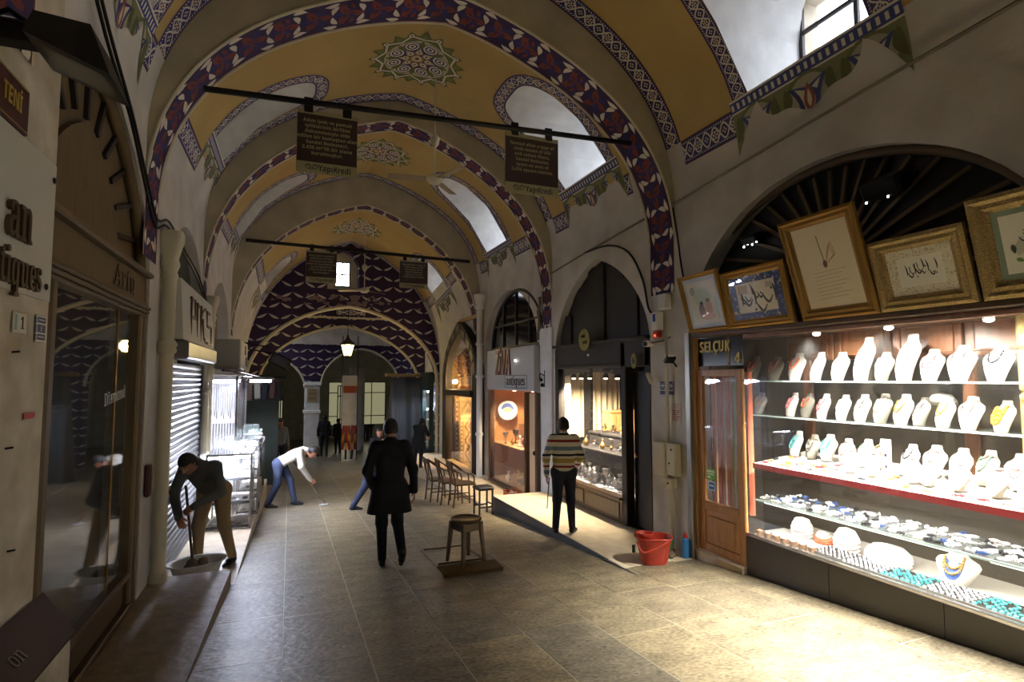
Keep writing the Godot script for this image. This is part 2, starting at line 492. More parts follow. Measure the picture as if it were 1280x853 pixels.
func paint_ornament() -> void:
	var deep := c8(46, 30, 72)
	var red := c8(118, 50, 46)
	var ivory := c8(222, 216, 198)
	# the ribs: dark violet with red flowers and pairs of ivory leaves
	var a := Paint.new(192, 256, deep)
	a.rect(0, 0, 7, 256, c8(206, 194, 164)); a.rect(185, 0, 7, 256, c8(206, 194, 164))
	a.rect(8, 0, 5, 256, c8(96, 40, 44)); a.rect(180, 0, 5, 256, c8(96, 40, 44))
	for k in 6:
		var dr := Vector2.from_angle(TAU * k / 6 + 0.52)
		for yy in [128, -0, 256]:
			a.leaf(Vector2(96, yy), Vector2(96, yy) + dr * 70, 0.26, red if k % 2 else c8(40, 36, 92))
			a.leaf(Vector2(96, yy) + dr * 8, Vector2(96, yy) + dr * 40, 0.2, c8(86, 38, 48) if k % 2 else c8(56, 46, 104))
	for sx in [0, 1]:
		for sy in [0, 1]:
			var q := func(x: float, y: float) -> Vector2: return Vector2(192 - x if sx else x, 256 - y if sy else y)
			a.leaf(q.call(24, 38), q.call(34, 96), 0.2, ivory, 0.1)
			a.leaf(q.call(40, 40), q.call(92, 62), 0.2, ivory, -0.12 if sx == sy else 0.12)
			a.leaf(q.call(34, 10), q.call(70, 26), 0.2, red)
	printed("rib_paint", a.im, 0.85)
	# the borders: ivory strapwork and four-petalled flowers on blue-violet
	var b := Paint.new(128, 128, c8(58, 50, 108))
	var sea := c8(60, 52, 110)
	var w1 := []
	var w2 := []
	for k in 33:
		var x := k * 4.0
		w1.append(Vector2(x, 64 + 36 * cos(TAU * x / 128))); w2.append(Vector2(x, 64 - 36 * cos(TAU * x / 128)))
	b.line(w1, 9, ivory); b.line(w2, 9, ivory)
	for o in [Vector2(0, 64), Vector2(128, 64)]:
		for k in 4: b.disc(o + Vector2.from_angle(PI / 4 + k * PI / 2) * 13, 11, ivory)
		for k in 4: b.disc(o + Vector2.from_angle(PI / 4 + k * PI / 2) * 13, 6, sea)
		b.disc(o, 6, c8(170, 120, 70))
	for k in 8:
		var x := 8.0 + 16 * k
		b.leaf(Vector2(x, 14), Vector2(x + 12, 24), 0.2, ivory); b.leaf(Vector2(x, 114), Vector2(x + 12, 104), 0.2, ivory)
	for k in 4: b.disc(Vector2(64, 64) + Vector2.from_angle(k * PI / 2) * 10, 5, ivory)
	b.rect(0, 0, 128, 5, c8(88, 40, 48)); b.rect(0, 123, 128, 5, c8(88, 40, 48))
	printed("border_paint", b.im, 0.85)
	# the end walls: rows of ivory leaf pairs like fish scales
	var s := Paint.new(192, 192, c8(46, 30, 68))
	for r in 2:
		var off := 96.0 * r
		for k in [-1, 0, 1]:
			var x = off + 192.0 * k
			var y := 96.0 * r
			for yy in [y, y + 192, y - 192]:
				s.leaf(Vector2(x + 96, yy + 40), Vector2(x + 66, yy + 100), 0.35, c8(52, 32, 58)); s.leaf(Vector2(x + 96, yy + 40), Vector2(x + 126, yy + 100), 0.35, c8(52, 32, 58))
				s.leaf(Vector2(x + 6, yy + 52), Vector2(x + 93, yy + 8), 0.105, c8(196, 188, 176), -0.06)
				s.leaf(Vector2(x + 186, yy + 52), Vector2(x + 99, yy + 8), 0.105, c8(196, 188, 176), 0.06)
	printed("scale_paint", s.im, 0.85)
	# the medallion on each crown
	var m := Paint.new(512, 512, c8(187, 160, 98))
	var olive := c8(104, 108, 58)
	var o := Vector2(256, 256)
	for k in 20:
		var dr := Vector2.from_angle(TAU * k / 20)
		m.leaf(o + dr * 150, o + dr * 252, 0.28, olive)
	m.disc(o, 212, olive)
	for k in 10:
		var dr := Vector2.from_angle(TAU * k / 10)
		var d2 := Vector2.from_angle(TAU * (k + 0.5) / 10)
		m.line([o + dr * 212, o + d2 * 176, o + Vector2.from_angle(TAU * (k + 1) / 10) * 212], 11, ivory)
		m.disc(o + dr * 218, 13, ivory); m.disc(o + dr * 218, 5, deep)
		m.leaf(o + d2 * 188, o + d2 * 226, 0.4, c8(120, 128, 72))
	m.disc(o, 168, c8(196, 186, 150))
	for k in 8:
		var dr := Vector2.from_angle(TAU * (k + 0.5) / 8)
		m.disc(o + dr * 116, 44, c8(62, 52, 100)); m.disc(o + dr * 120, 36, ivory); m.disc(o + dr * 120, 26, c8(66, 54, 96)); m.disc(o + dr * 120, 18, ivory); m.disc(o + dr * 120, 8, c8(66, 54, 96))
		var d2 := Vector2.from_angle(TAU * k / 8)
		m.leaf(o + d2 * 96, o + d2 * 166, 0.22, olive)
	m.disc(o, 78, c8(70, 56, 98))
	for k in 8:
		var dr := Vector2.from_angle(TAU * k / 8)
		m.disc(o + dr * 58, 20, c8(204, 180, 118)); m.disc(o + dr * 58, 13, ivory); m.disc(o + dr * 58, 6, deep)
	m.disc(o, 34, c8(196, 160, 84)); m.disc(o, 22, ivory); m.disc(o, 12, red)
	printed("medallion_paint", m.im, 0.85)
	# the hanging ornament under each window
	var g := Paint.new(384, 192, c8(124, 126, 88))
	g.rect(0, 0, 384, 40, c8(60, 70, 128)); g.rect(0, 0, 384, 6, ivory); g.rect(0, 36, 384, 5, ivory)
	for k in 24: g.rect(6 + 16 * k, 12, 7, 18, ivory)
	for x in [64, 192, 320]:
		g.disc(Vector2(x, 100), 58, c8(108, 112, 72), 66); g.disc(Vector2(x, 98), 46, c8(168, 162, 138), 56)
		for sd in [-1, 1]:
			g.leaf(Vector2(x, 160), Vector2(x + sd * 44, 58), 0.22, c8(62, 68, 116), 0.2 * sd)
			g.leaf(Vector2(x + sd * 4, 150), Vector2(x + sd * 30, 66), 0.16, c8(206, 198, 178), 0.18 * sd)
			g.leaf(Vector2(x + sd * 50, 52), Vector2(x + sd * 62, 130), 0.14, c8(92, 96, 60), -0.1 * sd)
		g.leaf(Vector2(x, 140), Vector2(x, 62), 0.16, c8(138, 76, 60)); g.leaf(Vector2(x, 128), Vector2(x, 78), 0.1, c8(206, 198, 178))
	printed("festoon_paint", g.im, 0.85)

# ---------------------------------------------------------------- vaults
func curve(t: float, ys: float, yc: float) -> float:   # a slightly pointed arch; t runs from -1 to 1
	return ys + (yc - ys) * (sqrt(maxf(0.0, 1.0 - t * t)) - 0.05 * sin(PI * absf(t)))

func vpt(b: Dictionary, s: float, d: float, off := 0.0) -> Vector3:   # a point on bay b: s from the left springing 0 to the right one 1
	var k: float = clampf((d - b.d0) / (b.d1 - b.d0), 0.0, 1.0)
	var ys: float = lerpf(b.ys0, b.ys1, k)
	var yc: float = lerpf(b.yc0, b.yc1, k)
	var t := -cos(PI * s)
	var q := Vector2(XC + HALF * t, curve(t, ys, yc))
	if off != 0.0:
		var e := 0.004
		var t2 := -cos(PI * clampf(s + e, 0, 1))
		var t1 := -cos(PI * clampf(s - e, 0, 1))
		var tg := Vector2(HALF * (t2 - t1), curve(t2, ys, yc) - curve(t1, ys, yc)).normalized()
		q += Vector2(tg.y, -tg.x) * off
	return v(q.x, q.y, d)

func s_at_y(b: Dictionary, y: float, right: bool) -> float:
	var lo := 0.0
	var hi := 0.5
	for i in 30:
		var m := (lo + hi) / 2
		if curve(-cos(PI * m), b.ys0, b.yc0) < y: lo = m
		else: hi = m
	return 1.0 - lo if right else lo

func strip(mb: MB, b: Dictionary, line: Array, wd: float, rep: float, off := 0.004, side := 1.0) -> void:   # a painted band on bay b along points (s, d), wd metres to one side
	var rows := [[], []]
	var uv := [[], []]
	var run := 0.0
	for i in line.size():
		var q: Vector2 = line[i]
		var at := vpt(b, q.x, q.y, off)
		var nx: Vector2 = line[mini(i + 1, line.size() - 1)]
		var pv: Vector2 = line[maxi(i - 1, 0)]
		var tg := (vpt(b, nx.x, nx.y, off) - vpt(b, pv.x, pv.y, off)).normalized()
		var up := (vpt(b, q.x, q.y, off + 0.1) - at).normalized()
		var sd := tg.cross(up).normalized() * wd * side
		if i: run += at.distance_to(vpt(b, pv.x, pv.y, off))
		# stay on the surface: move in (s, d)
		var ds := 0.002
		var es := (vpt(b, q.x + ds, q.y, off) - vpt(b, q.x - ds, q.y, off)) / (2 * ds)
		var q2 := Vector2(clampf(q.x + sd.dot(es) / es.length_squared(), 0, 1), q.y - sd.z)
		rows[0].append(at); rows[1].append(vpt(b, q2.x, q2.y, off))
		uv[0].append(Vector2(run / rep, 0)); uv[1].append(Vector2(run / rep, 1))
	mb.grid(rows, false, uv)

func bay(root: Node3D, b: Dictionary) -> void:
	var lower := MB.new()
	var upper := MB.new()
	var edges := MB.new()
	var reveal := MB.new()
	var hws := {false: 0.45, true: 0.66}
	var wcs := {false: b.win_l, true: b.win}
	var sb := {false: s_at_y(b, 2.9, false), true: s_at_y(b, 2.9, true)}
	var ss := {false: s_at_y(b, b.sill, false), true: s_at_y(b, b.sill, true)}
	var st := {false: 0.5 - b.top, true: 0.5 + b.top}
	var top := func(right: bool, d: float) -> float:      # where the window opening ends in column d
		var u: float = absf(d - wcs[right]) / hws[right]
		var sh := clampf(u, 0, 1)
		var h := sqrt(maxf(0.0, 1.0 - sh * sh * sh * sh * 0.98 - sh * sh * 0.02))
		return lerpf(ss[right], st[right], 0.45 + 0.55 * h)
	for right in [false, true]:
		var wc: float = wcs[right]
		var hw: float = hws[right]
		var ds := [b.d0]
		for k in 25: ds.append(wc - hw + 2 * hw * k / 24)
		ds.append(b.d1)
		for i in ds.size() - 1:
			var da: float = ds[i]
			var db: float = ds[i + 1]
			var e := 1.0 if right else 0.0
			var inside: bool = b.win_open and da >= wc - hw - 1e-4 and db <= wc + hw + 1e-4
			# below the painted field
			var n := 10
			var ra := []
			var rb := []
			for k in n + 1:
				var s := lerpf(e, sb[right], float(k) / n)
				ra.append(vpt(b, s, da)); rb.append(vpt(b, s, db))
			if right: lower.grid([ra, rb])
			else: lower.grid([rb, ra])
			var parts := [[sb[right], 0.5, sb[right], 0.5]]
			if inside: parts = [[sb[right], ss[right], sb[right], ss[right]], [top.call(right, da), 0.5, top.call(right, db), 0.5]]
			for q in parts:
				var ua := []
				var ub := []
				for k in 15:
					var f := k / 14.0
					ua.append(vpt(b, lerpf(q[0], q[1], f), da)); ub.append(vpt(b, lerpf(q[2], q[3], f), db))
				if right: upper.grid([ua, ub])
				else: upper.grid([ub, ua])
			if inside:                              # the shaft from the opening to the window
				var xw := XR + 0.62 if right else XL - 0.62
				var fa: Vector3 = vpt(b, top.call(right, da), da)
				var fb: Vector3 = vpt(b, top.call(right, db), db)
				var wa := Vector3(xw, minf(fa.y, b.sill + 1.15 + EYE), fa.z)
				var wb := Vector3(xw, minf(fb.y, b.sill + 1.15 + EYE), fb.z)
				reveal.quad(fa, fb, wb, wa)
				var la := vpt(b, ss[right], da)
				var lb := vpt(b, ss[right], db)
				reveal.quad(la, Vector3(xw, la.y, la.z), Vector3(xw, lb.y, lb.z), lb)
	if b.win_open:
		for right in [false, true]:
			var xw := XR + 0.62 if right else XL - 0.62
			for d in [wcs[right] - hws[right], wcs[right] + hws[right]]:
				var lo := vpt(b, ss[right], d)
				var hi: Vector3 = vpt(b, top.call(right, d), d)
				reveal.quad(lo, Vector3(xw, lo.y, lo.z), Vector3(xw, hi.y, hi.z), hi)
	struct("vault_plaster", lower, M.plaster, root)
	struct("painted_field", upper, M.ochre_paint, root)
	if b.win_open: struct("window_reveal", reveal, M.white_plaster, root)
	# painted borders: along both ribs, along the foot, round the openings
	var wd := 0.29
	for dd in [b.d0, b.d1]:
		var l := []
		for k in 49: l.append(Vector2(lerpf(sb[false], sb[true], k / 48.0), dd))
		strip(edges, b, l, wd, 0.29, 0.004, 1.0 if dd == b.d0 else -1.0)
	for right in [false, true]:
		var wc: float = wcs[right]
		var hw: float = hws[right]
		var runs := [[b.d0 + wd, b.d1 - wd]]
		var fh := 0.92 if right else 0.66
		if b.win_open: runs = [[b.d0 + wd, wc - fh], [wc + fh, maxf(wc + fh + 0.02, b.d1 - wd)]]
		for r in runs:
			var l := []
			if b.d0 == 1.75 and right and r[0] < 2.5: continue        # worn away beyond the first window
			for k in 9: l.append(Vector2(sb[right], lerpf(r[0], r[1], k / 8.0)))
			strip(edges, b, l, wd, 0.29, 0.005, -1.0 if right else 1.0)
		if b.win_open:
			var l := [Vector2(ss[right], wc - hw)]
			for k in 33:
				var d := wc - hw * cos(PI * k / 32.0)
				l.append(Vector2(top.call(right, d), d))
			l.append(Vector2(ss[right], wc + hw))
			var l2 := []
			for i in l.size() - 1:
				for k in 3: l2.append(l[i].lerp(l[i + 1], k / 3.0))
			l2.append(l[-1])
			strip(edges, b, l2, 0.21, 0.21, 0.006, 1.0 if right else -1.0)
	struct("painted_border", edges, M.border_paint, root)
	# medallion
	var md := MB.new()
	var c := Vector2(0.5, b.mid)
	var ring := []
	var es := vpt(b, 0.502, b.mid).distance_to(vpt(b, 0.498, b.mid)) / 0.004
	for k in 40:
		var a := TAU * k / 40
		var r := 0.72 if k % 2 == 0 else 0.63
		ring.append([Vector2(c.x + cos(a) * r / es, c.y - sin(a) * r), Vector2(0.5 + cos(a) * r / 1.46, 0.5 - sin(a) * r / 1.46)])
	for j in 5:
		for k in 40:
			var q0: Array = ring[k]
			var q1: Array = ring[(k + 1) % 40]
			var f0 := j / 5.0
			var f1 := (j + 1) / 5.0
			var pt := func(q: Array, f: float) -> Vector3: var z: Vector2 = c.lerp(q[0], f); return vpt(b, z.x, z.y, 0.006)
			var uu := func(q: Array, f: float) -> Vector2: return Vector2(0.5, 0.5).lerp(q[1], f)
			md.quad(pt.call(q0, f0), pt.call(q0, f1), pt.call(q1, f1), pt.call(q1, f0), uu.call(q0, f0), uu.call(q0, f1), uu.call(q1, f1), uu.call(q1, f0))
	struct("medallion", md, M.medallion_paint, root)
	# hanging ornament under the windows, painted on the wall
	if b.win_open:
		for right in [false, true]:
			var fe := MB.new()
			var half := 0.92 if right else 0.66
			var wc: float = wcs[right]
			var n := 48
			var sa: float = ss[right]
			for k in n:
				var q := []
				for kk in [k, k + 1]:
					var u: float = kk / float(n)
					var edge := minf(u, 1.0 - u)
					var dep := 0.13 + 0.29 * pow(maxf(0.0, sin(PI * (u - 0.19) / 0.62)), 0.55) + 0.035 * sin(PI * (u - 0.19) / 0.62 * 5.0) if edge > 0.19 else 0.13 + 0.45 * pow(1.0 - edge / 0.19, 1.4)
					q.append([u, dep])
				var rw := [[], []]
				var uvv := [[], []]
				for i in 2:
					for j in 7:
						var dp: float = q[i][1] * j / 6.0
						var y: float = b.sill - dp
						var d: float = wc + half * (q[i][0] * 2 - 1)
						var at := vpt(b, s_at_y(b, y, right), d, 0.008) if y > b.ys0 + 0.05 else v(XR - 0.008 if right else XL + 0.008, y, d)
						rw[i].append(at); uvv[i].append(Vector2(q[i][0], dp / 0.66))
				fe.grid([rw[0], rw[1]] if right else [rw[1], rw[0]], false, [uvv[0], uvv[1]] if right else [uvv[1], uvv[0]])
			struct("painted_festoon", fe, M.festoon_paint, root)

func rib(root: Node3D, dn: float, df: float, ys: float, yc: float, near: Dictionary, far: Dictionary, foot: float) -> void:
	var soffit := MB.new()
	var face := MB.new()
	var rows := [[], []]
	var uv := [[], []]
	var run := 0.0
	var prev := Vector2.ZERO
	var pts := []
	for k in 7: pts.append(Vector2(XL, lerpf(foot, ys, k / 6.0)))
	for k in range(1, 64):
		var t := -cos(PI * k / 64.0)
		pts.append(Vector2(XC + HALF * t, curve(t, ys, yc)))
	for k in 7: pts.append(Vector2(XR, lerpf(ys, foot, k / 6.0)))
	for i in pts.size():
		var q: Vector2 = pts[i]
		if i: run += q.distance_to(prev)
		prev = q
		var dx := 0.006 if q.x <= XL + 1e-4 else (-0.006 if q.x >= XR - 1e-4 else 0.0)
		rows[0].append(v(q.x + dx, q.y, df)); rows[1].append(v(q.x + dx, q.y, dn))
		uv[0].append(Vector2(0, run / 0.72)); uv[1].append(Vector2(1, run / 0.72))
	soffit.grid(rows, false, uv)
	struct("rib_band", soffit, M.rib_paint, root)
	for pair in [[near, dn, 1.0], [far, df, -1.0]]:
		if pair[0].is_empty(): continue
		var b: Dictionary = pair[0]
		var e: float = b.d1 if pair[2] > 0 else b.d0
		for k in 64:
			var a := []
			for kk in [k, k + 1]:
				var t := -cos(PI * kk / 64.0)
				var up := vpt(b, kk / 64.0, e)
				var lo := v(XC + HALF * t, curve(t, ys, yc), pair[1])
				lo.y = minf(lo.y, up.y)
				a.append([lo, Vector3(up.x, maxf(up.y, lo.y), lo.z)])
			if pair[2] > 0: face.quad(a[0][0], a[1][0], a[1][1], a[0][1])
			else: face.quad(a[1][0], a[0][0], a[0][1], a[1][1])
	struct("rib_face", face, M.rib_plaster, root)
	var rim := MB.new()                             # the thin raised plaster lines at the edges of the band
	for d in [dn, df]:
		var l := []
		for q in pts.slice(7, -7): l.append(v(q.x, q.y - 0.0, d))
		rim.tube(l, 0.018, 5)
	struct("rib_moulding", rim, M.cream_paint, root)

func arch_outline(d0: float, d1: float, spring: float, apex: float, pointed := 0.0, n := 28) -> PackedVector2Array:   # from the foot at d0 over the apex to d1, without the foot points
	var out := PackedVector2Array()
	for k in n + 1:
		var t := -cos(PI * k / n)
		out.append(Vector2(lerpf(d0, d1, (t + 1) / 2), spring + (apex - spring) * (sqrt(maxf(0.0, 1 - t * t)) * (1.0 - pointed) + pointed * (1.0 - absf(t)))))
	return out

func side_wall(called: String, x: float, thick: float, d0: float, d1: float, y1: float, openings: Array) -> void:
	var poly := PackedVector2Array([Vector2(d0, -3.3)])
	for o in openings:
		poly.append(Vector2(o[0], -3.3))
		poly.append_array(arch_outline(o[0], o[1], o[2], o[3], o[4]))
		poly.append(Vector2(o[1], -3.3))
	poly.append_array(PackedVector2Array([Vector2(d1, -3.3), Vector2(d1, y1), Vector2(d0, y1)]))
	var mb := MB.new()
	mb.prism(poly, thick, v(x if thick < 0 else x, 0, 0), Vector3(0, 0, -1), Vector3.UP)
	struct(called, mb, M.plaster)

func steel_window(n: int, right: bool, wc: float, sill: float, hw: float) -> void:
	var x := XR + 0.64 if right else XL - 0.64
	var w := MB.new()
	var root := Node3D.new()
	root.name = "window_%d" % n
	add_child(root)
	root.position = v(x, sill, wc)
	root.set_meta("kind", "structure")
	for d in [-hw + 0.02, 0.0, hw - 0.02]: w.cbox(Vector3(0, 0.6, d), Vector3(0.05, 1.2, 0.045), 0.006)
	for y in [0.02, 0.42, 0.8, 1.18]: w.cbox(Vector3(0, y, 0), Vector3(0.045, 0.04, hw * 2 - 0.02), 0.006)
	put("window_frame", w, M.dark_steel, root)
	for d in [-hw / 2, hw / 2]:
		for y in [0.22, 0.61, 0.99]:
			var g := MB.new()
			g.box(Vector3(0.005, y, d), Vector3(0.006, 0.36, hw - 0.06))
			put("pane", g, M.window_glass, root)

func build_shell() -> void:
	# floor: slabs on a bed of pale mortar, three fingers wide joints
	var fl := Node3D.new()
	fl.name = "floor"
	add_child(fl)
	fl.set_meta("kind", "structure")
	var bed := MB.new()
	for q in [[-4.0, 5.0], [5.0, 18.0]]: 
		bed.hexa([v(-3.2, fy(q[0]) - 0.5, q[0]), v(7.0, fy(q[0]) - 0.5, q[0]), v(7.0, fy(q[1]) - 0.5, q[1]), v(-3.2, fy(q[1]) - 0.5, q[1]), v(-3.2, fy(q[0]) - 0.0012, q[0]), v(7.0, fy(q[0]) - 0.0012, q[0]), v(7.0, fy(q[1]) - 0.0012, q[1]), v(-3.2, fy(q[1]) - 0.0012, q[1])])
	put("mortar_bed", bed, M.grout, fl)
	var far := MB.new()
	far.hexa([v(-12, fy(18) - 0.5, 18), v(14, fy(18) - 0.5, 18), v(14, fy(46) - 0.5, 46), v(-12, fy(46) - 0.5, 46), v(-12, fy(18), 18), v(14, fy(18), 18), v(14, fy(46), 46), v(-12, fy(46), 46)])
	put("far_paving", far, M.slab_3, fl)
	rng.seed = 11
	for col in range(-3, 9):
		var x0 := -0.005 + 0.592 * col
		var d := -3.5 + rng.randf() * 0.8
		while d < 17.9:
			var l := rng.randf_range(0.85, 1.5)
			var e := minf(d + l, 18.0)
			if x0 + 0.59 > XL - 0.6 and x0 < XR + 0.4 and not (d < 5.0 and e > 5.0 and false):
				var mb := MB.new()
				var g := 0.0035
				var up := rng.randf_range(0.0, 0.0012)
				var k := []
				for yy in [-0.03, up]:
					for q in [[x0 + g, d + g], [x0 + 0.592 - g, d + g], [x0 + 0.592 - g, e - g], [x0 + g, e - g]]: k.append(v(q[0], fy(q[1]) + yy, q[1]))
				mb.hexa(k)
				put("slab", mb, M["slab_%d" % [0, 1, 2, 0, 3, 1, 0, 2][rng.randi() % 8]], fl)
			d = e
	# right and left walls with the arches of the shops
	side_wall("wall_right", XR, 0.3, -4.0, 17.8, 2.35, [[0.35, 1.78, 0.44, 0.46, 0.0], [1.84, 5.5, 0.5, 2.02, 0.0], [6.33, 9.22, 0.5, 1.9, 0.25], [10.05, 13.2, 0.75, 1.97, 0.1], [14.4, 17.2, 0.2, 1.6, 0.3]])
	side_wall("wall_left", XL, -0.3, -4.0, 17.8, 2.35, [[2.75, 6.1, 0.75, 2.2, 0.15], [6.85, 9.45, 0.8, 1.9, 0.0], [10.2, 13.4, 0.6, 1.8, 0.1], [14.3, 17.2, 0.3, 1.6, 0.2]])
	# vault
	var root := Node3D.new()
	root.name = "ceiling"
	add_child(root)
	root.set_meta("kind", "structure")
	var bays := [
		{"d0": -4.0, "d1": 1.2, "ys0": 2.2, "ys1": 2.2, "yc0": 4.8, "yc1": 4.8, "win": -1.4, "win_l": -1.4, "sill": 3.0, "top": 0.2, "mid": -1.4, "win_open": false},
		{"d0": 1.75, "d1": 5.76, "ys0": 2.2, "ys1": 2.2, "yc0": 4.82, "yc1": 4.82, "win": 3.7, "win_l": 4.65, "sill": 2.98, "top": 0.18, "mid": 3.75, "win_open": true},
		{"d0": 6.3, "d1": 9.37, "ys0": 2.2, "ys1": 2.2, "yc0": 4.7, "yc1": 4.75, "win": 7.65, "win_l": 8.62, "sill": 3.18, "top": 0.16, "mid": 7.95, "win_open": true},
		{"d0": 9.8, "d1": 13.7, "ys0": 2.2, "ys1": 2.2, "yc0": 4.8, "yc1": 4.9, "win": 12.0, "win_l": 12.85, "sill": 3.02, "top": 0.16, "mid": 11.9, "win_open": true},
		{"d0": 14.1, "d1": 17.8, "ys0": 1.0, "ys1": 0.12, "yc0": 4.35, "yc1": 4.17, "win": 15.9, "win_l": 16.5, "sill": 2.7, "top": 0.2, "mid": 15.9, "win_open": true}]
	for b in bays: bay(root, b)
	rib(root, 1.2, 1.75, 1.7, 4.25, bays[0], bays[1], 1.1)
	rib(root, 5.76, 6.3, 1.7, 4.25, bays[1], bays[2], 1.1)
	rib(root, 9.37, 9.8, 1.4, 4.4, bays[2], bays[3], 0.95)
	rib(root, 13.7, 14.1, 0.95, 4.2, bays[3], bays[4], 0.95)
	# outer roof and outer walls, with the window holes
	var roof := MB.new()
	roof.box(v(XC, 5.35, 6.9), Vector3(8.2, 0.2, 22.0))
	struct("roof", roof, M.old_plaster)
	for right in [false, true]:
		var mb := MB.new()
		var x := XR + 0.77 if right else XL - 0.77
		var ds := [-4.0]
		for i in range(1, 5):
			var b: Dictionary = bays[i]
			var wc: float = b.win if right else b.win_l
			var hw := 0.66 if right else 0.45
			ds.append_array([wc - hw, wc + hw])
			mb.box(v(x, (2.0 + b.sill) / 2, wc), Vector3(0.3, b.sill - 2.0, hw * 2))
			mb.box(v(x, (b.sill + 1.2 + 5.3) / 2, wc), Vector3(0.3, 5.3 - b.sill - 1.2, hw * 2))
			steel_window(i * 2 - (1 if right else 0), right, wc, b.sill, hw)
		ds.append(17.9)
		for k in range(0, ds.size(), 2):
			var l: float = ds[k + 1] - ds[k]
			mb.box(v(x, 3.65, (ds[k] + ds[k + 1]) / 2), Vector3(0.3, 3.3, l))
		struct("wall_outer_right" if right else "wall_outer_left", mb, M.old_plaster)
		var lid := MB.new()                          # the ledge that closes the gap between the inner and the outer wall
		lid.box(v((XR + 0.5) if right else (XL - 0.5), 2.2, 6.9), Vector3(0.6, 0.2, 22.0))
		struct("trim_ledge_right" if right else "trim_ledge_left", lid, M.old_plaster)
	var nb := MB.new()
	nb.box(v(-5.6, 3.5, 7.0), Vector3(4.0, 7.0, 26.0))  # unseen block, added outside to darken the left window shafts
	struct("wall_sky_blocker", nb, M.old_plaster)
	var back := MB.new()
	back.box(v(XC, 1.2, -4.1), Vector3(9.0, 9.0, 0.2))
	struct("wall_back", back, M.plaster)
	# the wall across the end of the street, with its arch and small window
	var poly := PackedVector2Array([Vector2(-3.0, -3.5), Vector2(-1.2, -3.5)])
	poly.append_array(arch_outline(-1.2, 4.42, -0.1, 2.2, 0.12))
	poly.append_array(PackedVector2Array([Vector2(4.42, -3.5), Vector2(6.2, -3.5), Vector2(6.2, 5.3), Vector2(1.9, 5.3), Vector2(1.9, 2.72), Vector2(0.98, 2.72), Vector2(0.98, 3.5), Vector2(1.2, 3.85), Vector2(1.45, 3.95), Vector2(1.7, 3.85), Vector2(1.9, 3.5), Vector2(1.9, 5.3), Vector2(-3.0, 5.3)]))
	# the hole is keyed to the top edge by a zero-width slit
	var ew := MB.new()
	ew.prism(poly, -0.4, v(0, 0, 17.8), Vector3.RIGHT, Vector3.UP)
	for i in ew.p.size(): ew.t[i] = Vector2(ew.p[i].x, -ew.p[i].y) / 0.66
	var wall := struct("wall_end", ew, M.scale_paint)
	var arch := MB.new()
	var l := [v(-1.2, -3.0, 17.8)]
	for q in arch_outline(-1.2, 4.42, -0.1, 2.2, 0.12): l.append(v(q.x, q.y, 17.8))
	l.append(v(4.42, -3.0, 17.8))
	arch.tube(l, 0.06, 6)
	put("arch_moulding", arch, M.cream_paint, wall)
	rng.seed = 41
	for i in 46:                                         # flakes where the paint has come off, thickest above the arch
		var c := Vector2(1.6 + rng.randfn(0.0, 0.75), 2.36 + rng.randfn(0.0, 0.13))
		if c.y < 2.24 - 0.12 * pow(c.x - 1.6, 2): continue
		var r := rng.randf_range(0.03, 0.13)
		var pat := PackedVector2Array()
		for k in 11: pat.append(c + Vector2.from_angle(TAU * k / 11) * r * rng.randf_range(0.45, 1.0) * Vector2(1.5, 0.8))
		var pm := MB.new()
		pm.prism(pat, 0.003 + 0.0001 * i, v(0, 0, 17.8), Vector3.RIGHT, Vector3.UP)
		put("bare_plaster_patch", pm, M.bare_plaster, wall)
	var inf := MB.new()
	for q in [[1.09, 3.3, 0.24, 1.4], [1.79, 3.3, 0.24, 1.4], [1.44, 2.78, 0.5, 0.14], [1.44, 3.86, 0.5, 0.44]]: inf.box(v(q[0], q[1], 18.16), Vector3(q[2], q[3], 0.06))
	put("window_surround", inf, M.cream_paint, wall)
	var wf := MB.new()
	for x in [1.22, 1.44, 1.66]: wf.box(v(x, 3.25, 18.15), Vector3(0.03, 0.8, 0.04))
	for y in [2.86, 3.25, 3.63]: wf.box(v(1.44, y, 18.15), Vector3(0.46, 0.03, 0.04))
	put("window_frame", wf, M.dark_steel, wall)
	var wp := MB.new()
	wp.box(v(1.44, 3.25, 18.17), Vector3(0.46, 0.78, 0.006))
	put("pane", wp, M.window_glass, wall)

# ---------------------------------------------------------------- right side: the jewellery shop
const RW := -PI / 2      # turns a thing so that its front looks from the right wall into the street
const LW := PI / 2
const ORD := ["first", "second", "third", "fourth", "fifth", "sixth", "seventh", "eighth", "ninth", "tenth", "eleventh", "twelfth", "thirteenth", "fourteenth", "fifteenth"]

func spot(at: Vector3, towards: Vector3, angle: float, energy: float, c: Color, size := 0.05, blend := 0.6) -> SpotLight3D:
	var l := SpotLight3D.new()
	l.name = numbered("spot_light")
	l.light_energy = energy
	l.light_color = c
	l.spot_angle = angle
	l.spot_angle_attenuation = blend
	l.light_size = size
	l.spot_range = 40.0
	l.spot_attenuation = 2.0
	l.shadow_enabled = true
	add_child(l)
	l.position = at
	l.look_at_from_position(at, towards, Vector3.UP if absf((towards - at).normalized().y) < 0.98 else Vector3.RIGHT)
	return l

func omni(at: Vector3, energy: float, c: Color, size := 0.05) -> OmniLight3D:
	var l := OmniLight3D.new()
	l.name = numbered("omni_light")
	l.light_energy = energy
	l.light_color = c
	l.light_size = size
	l.omni_range = 40.0
	l.omni_attenuation = 2.0
	l.shadow_enabled = true
	add_child(l)
	l.position = at
	return l

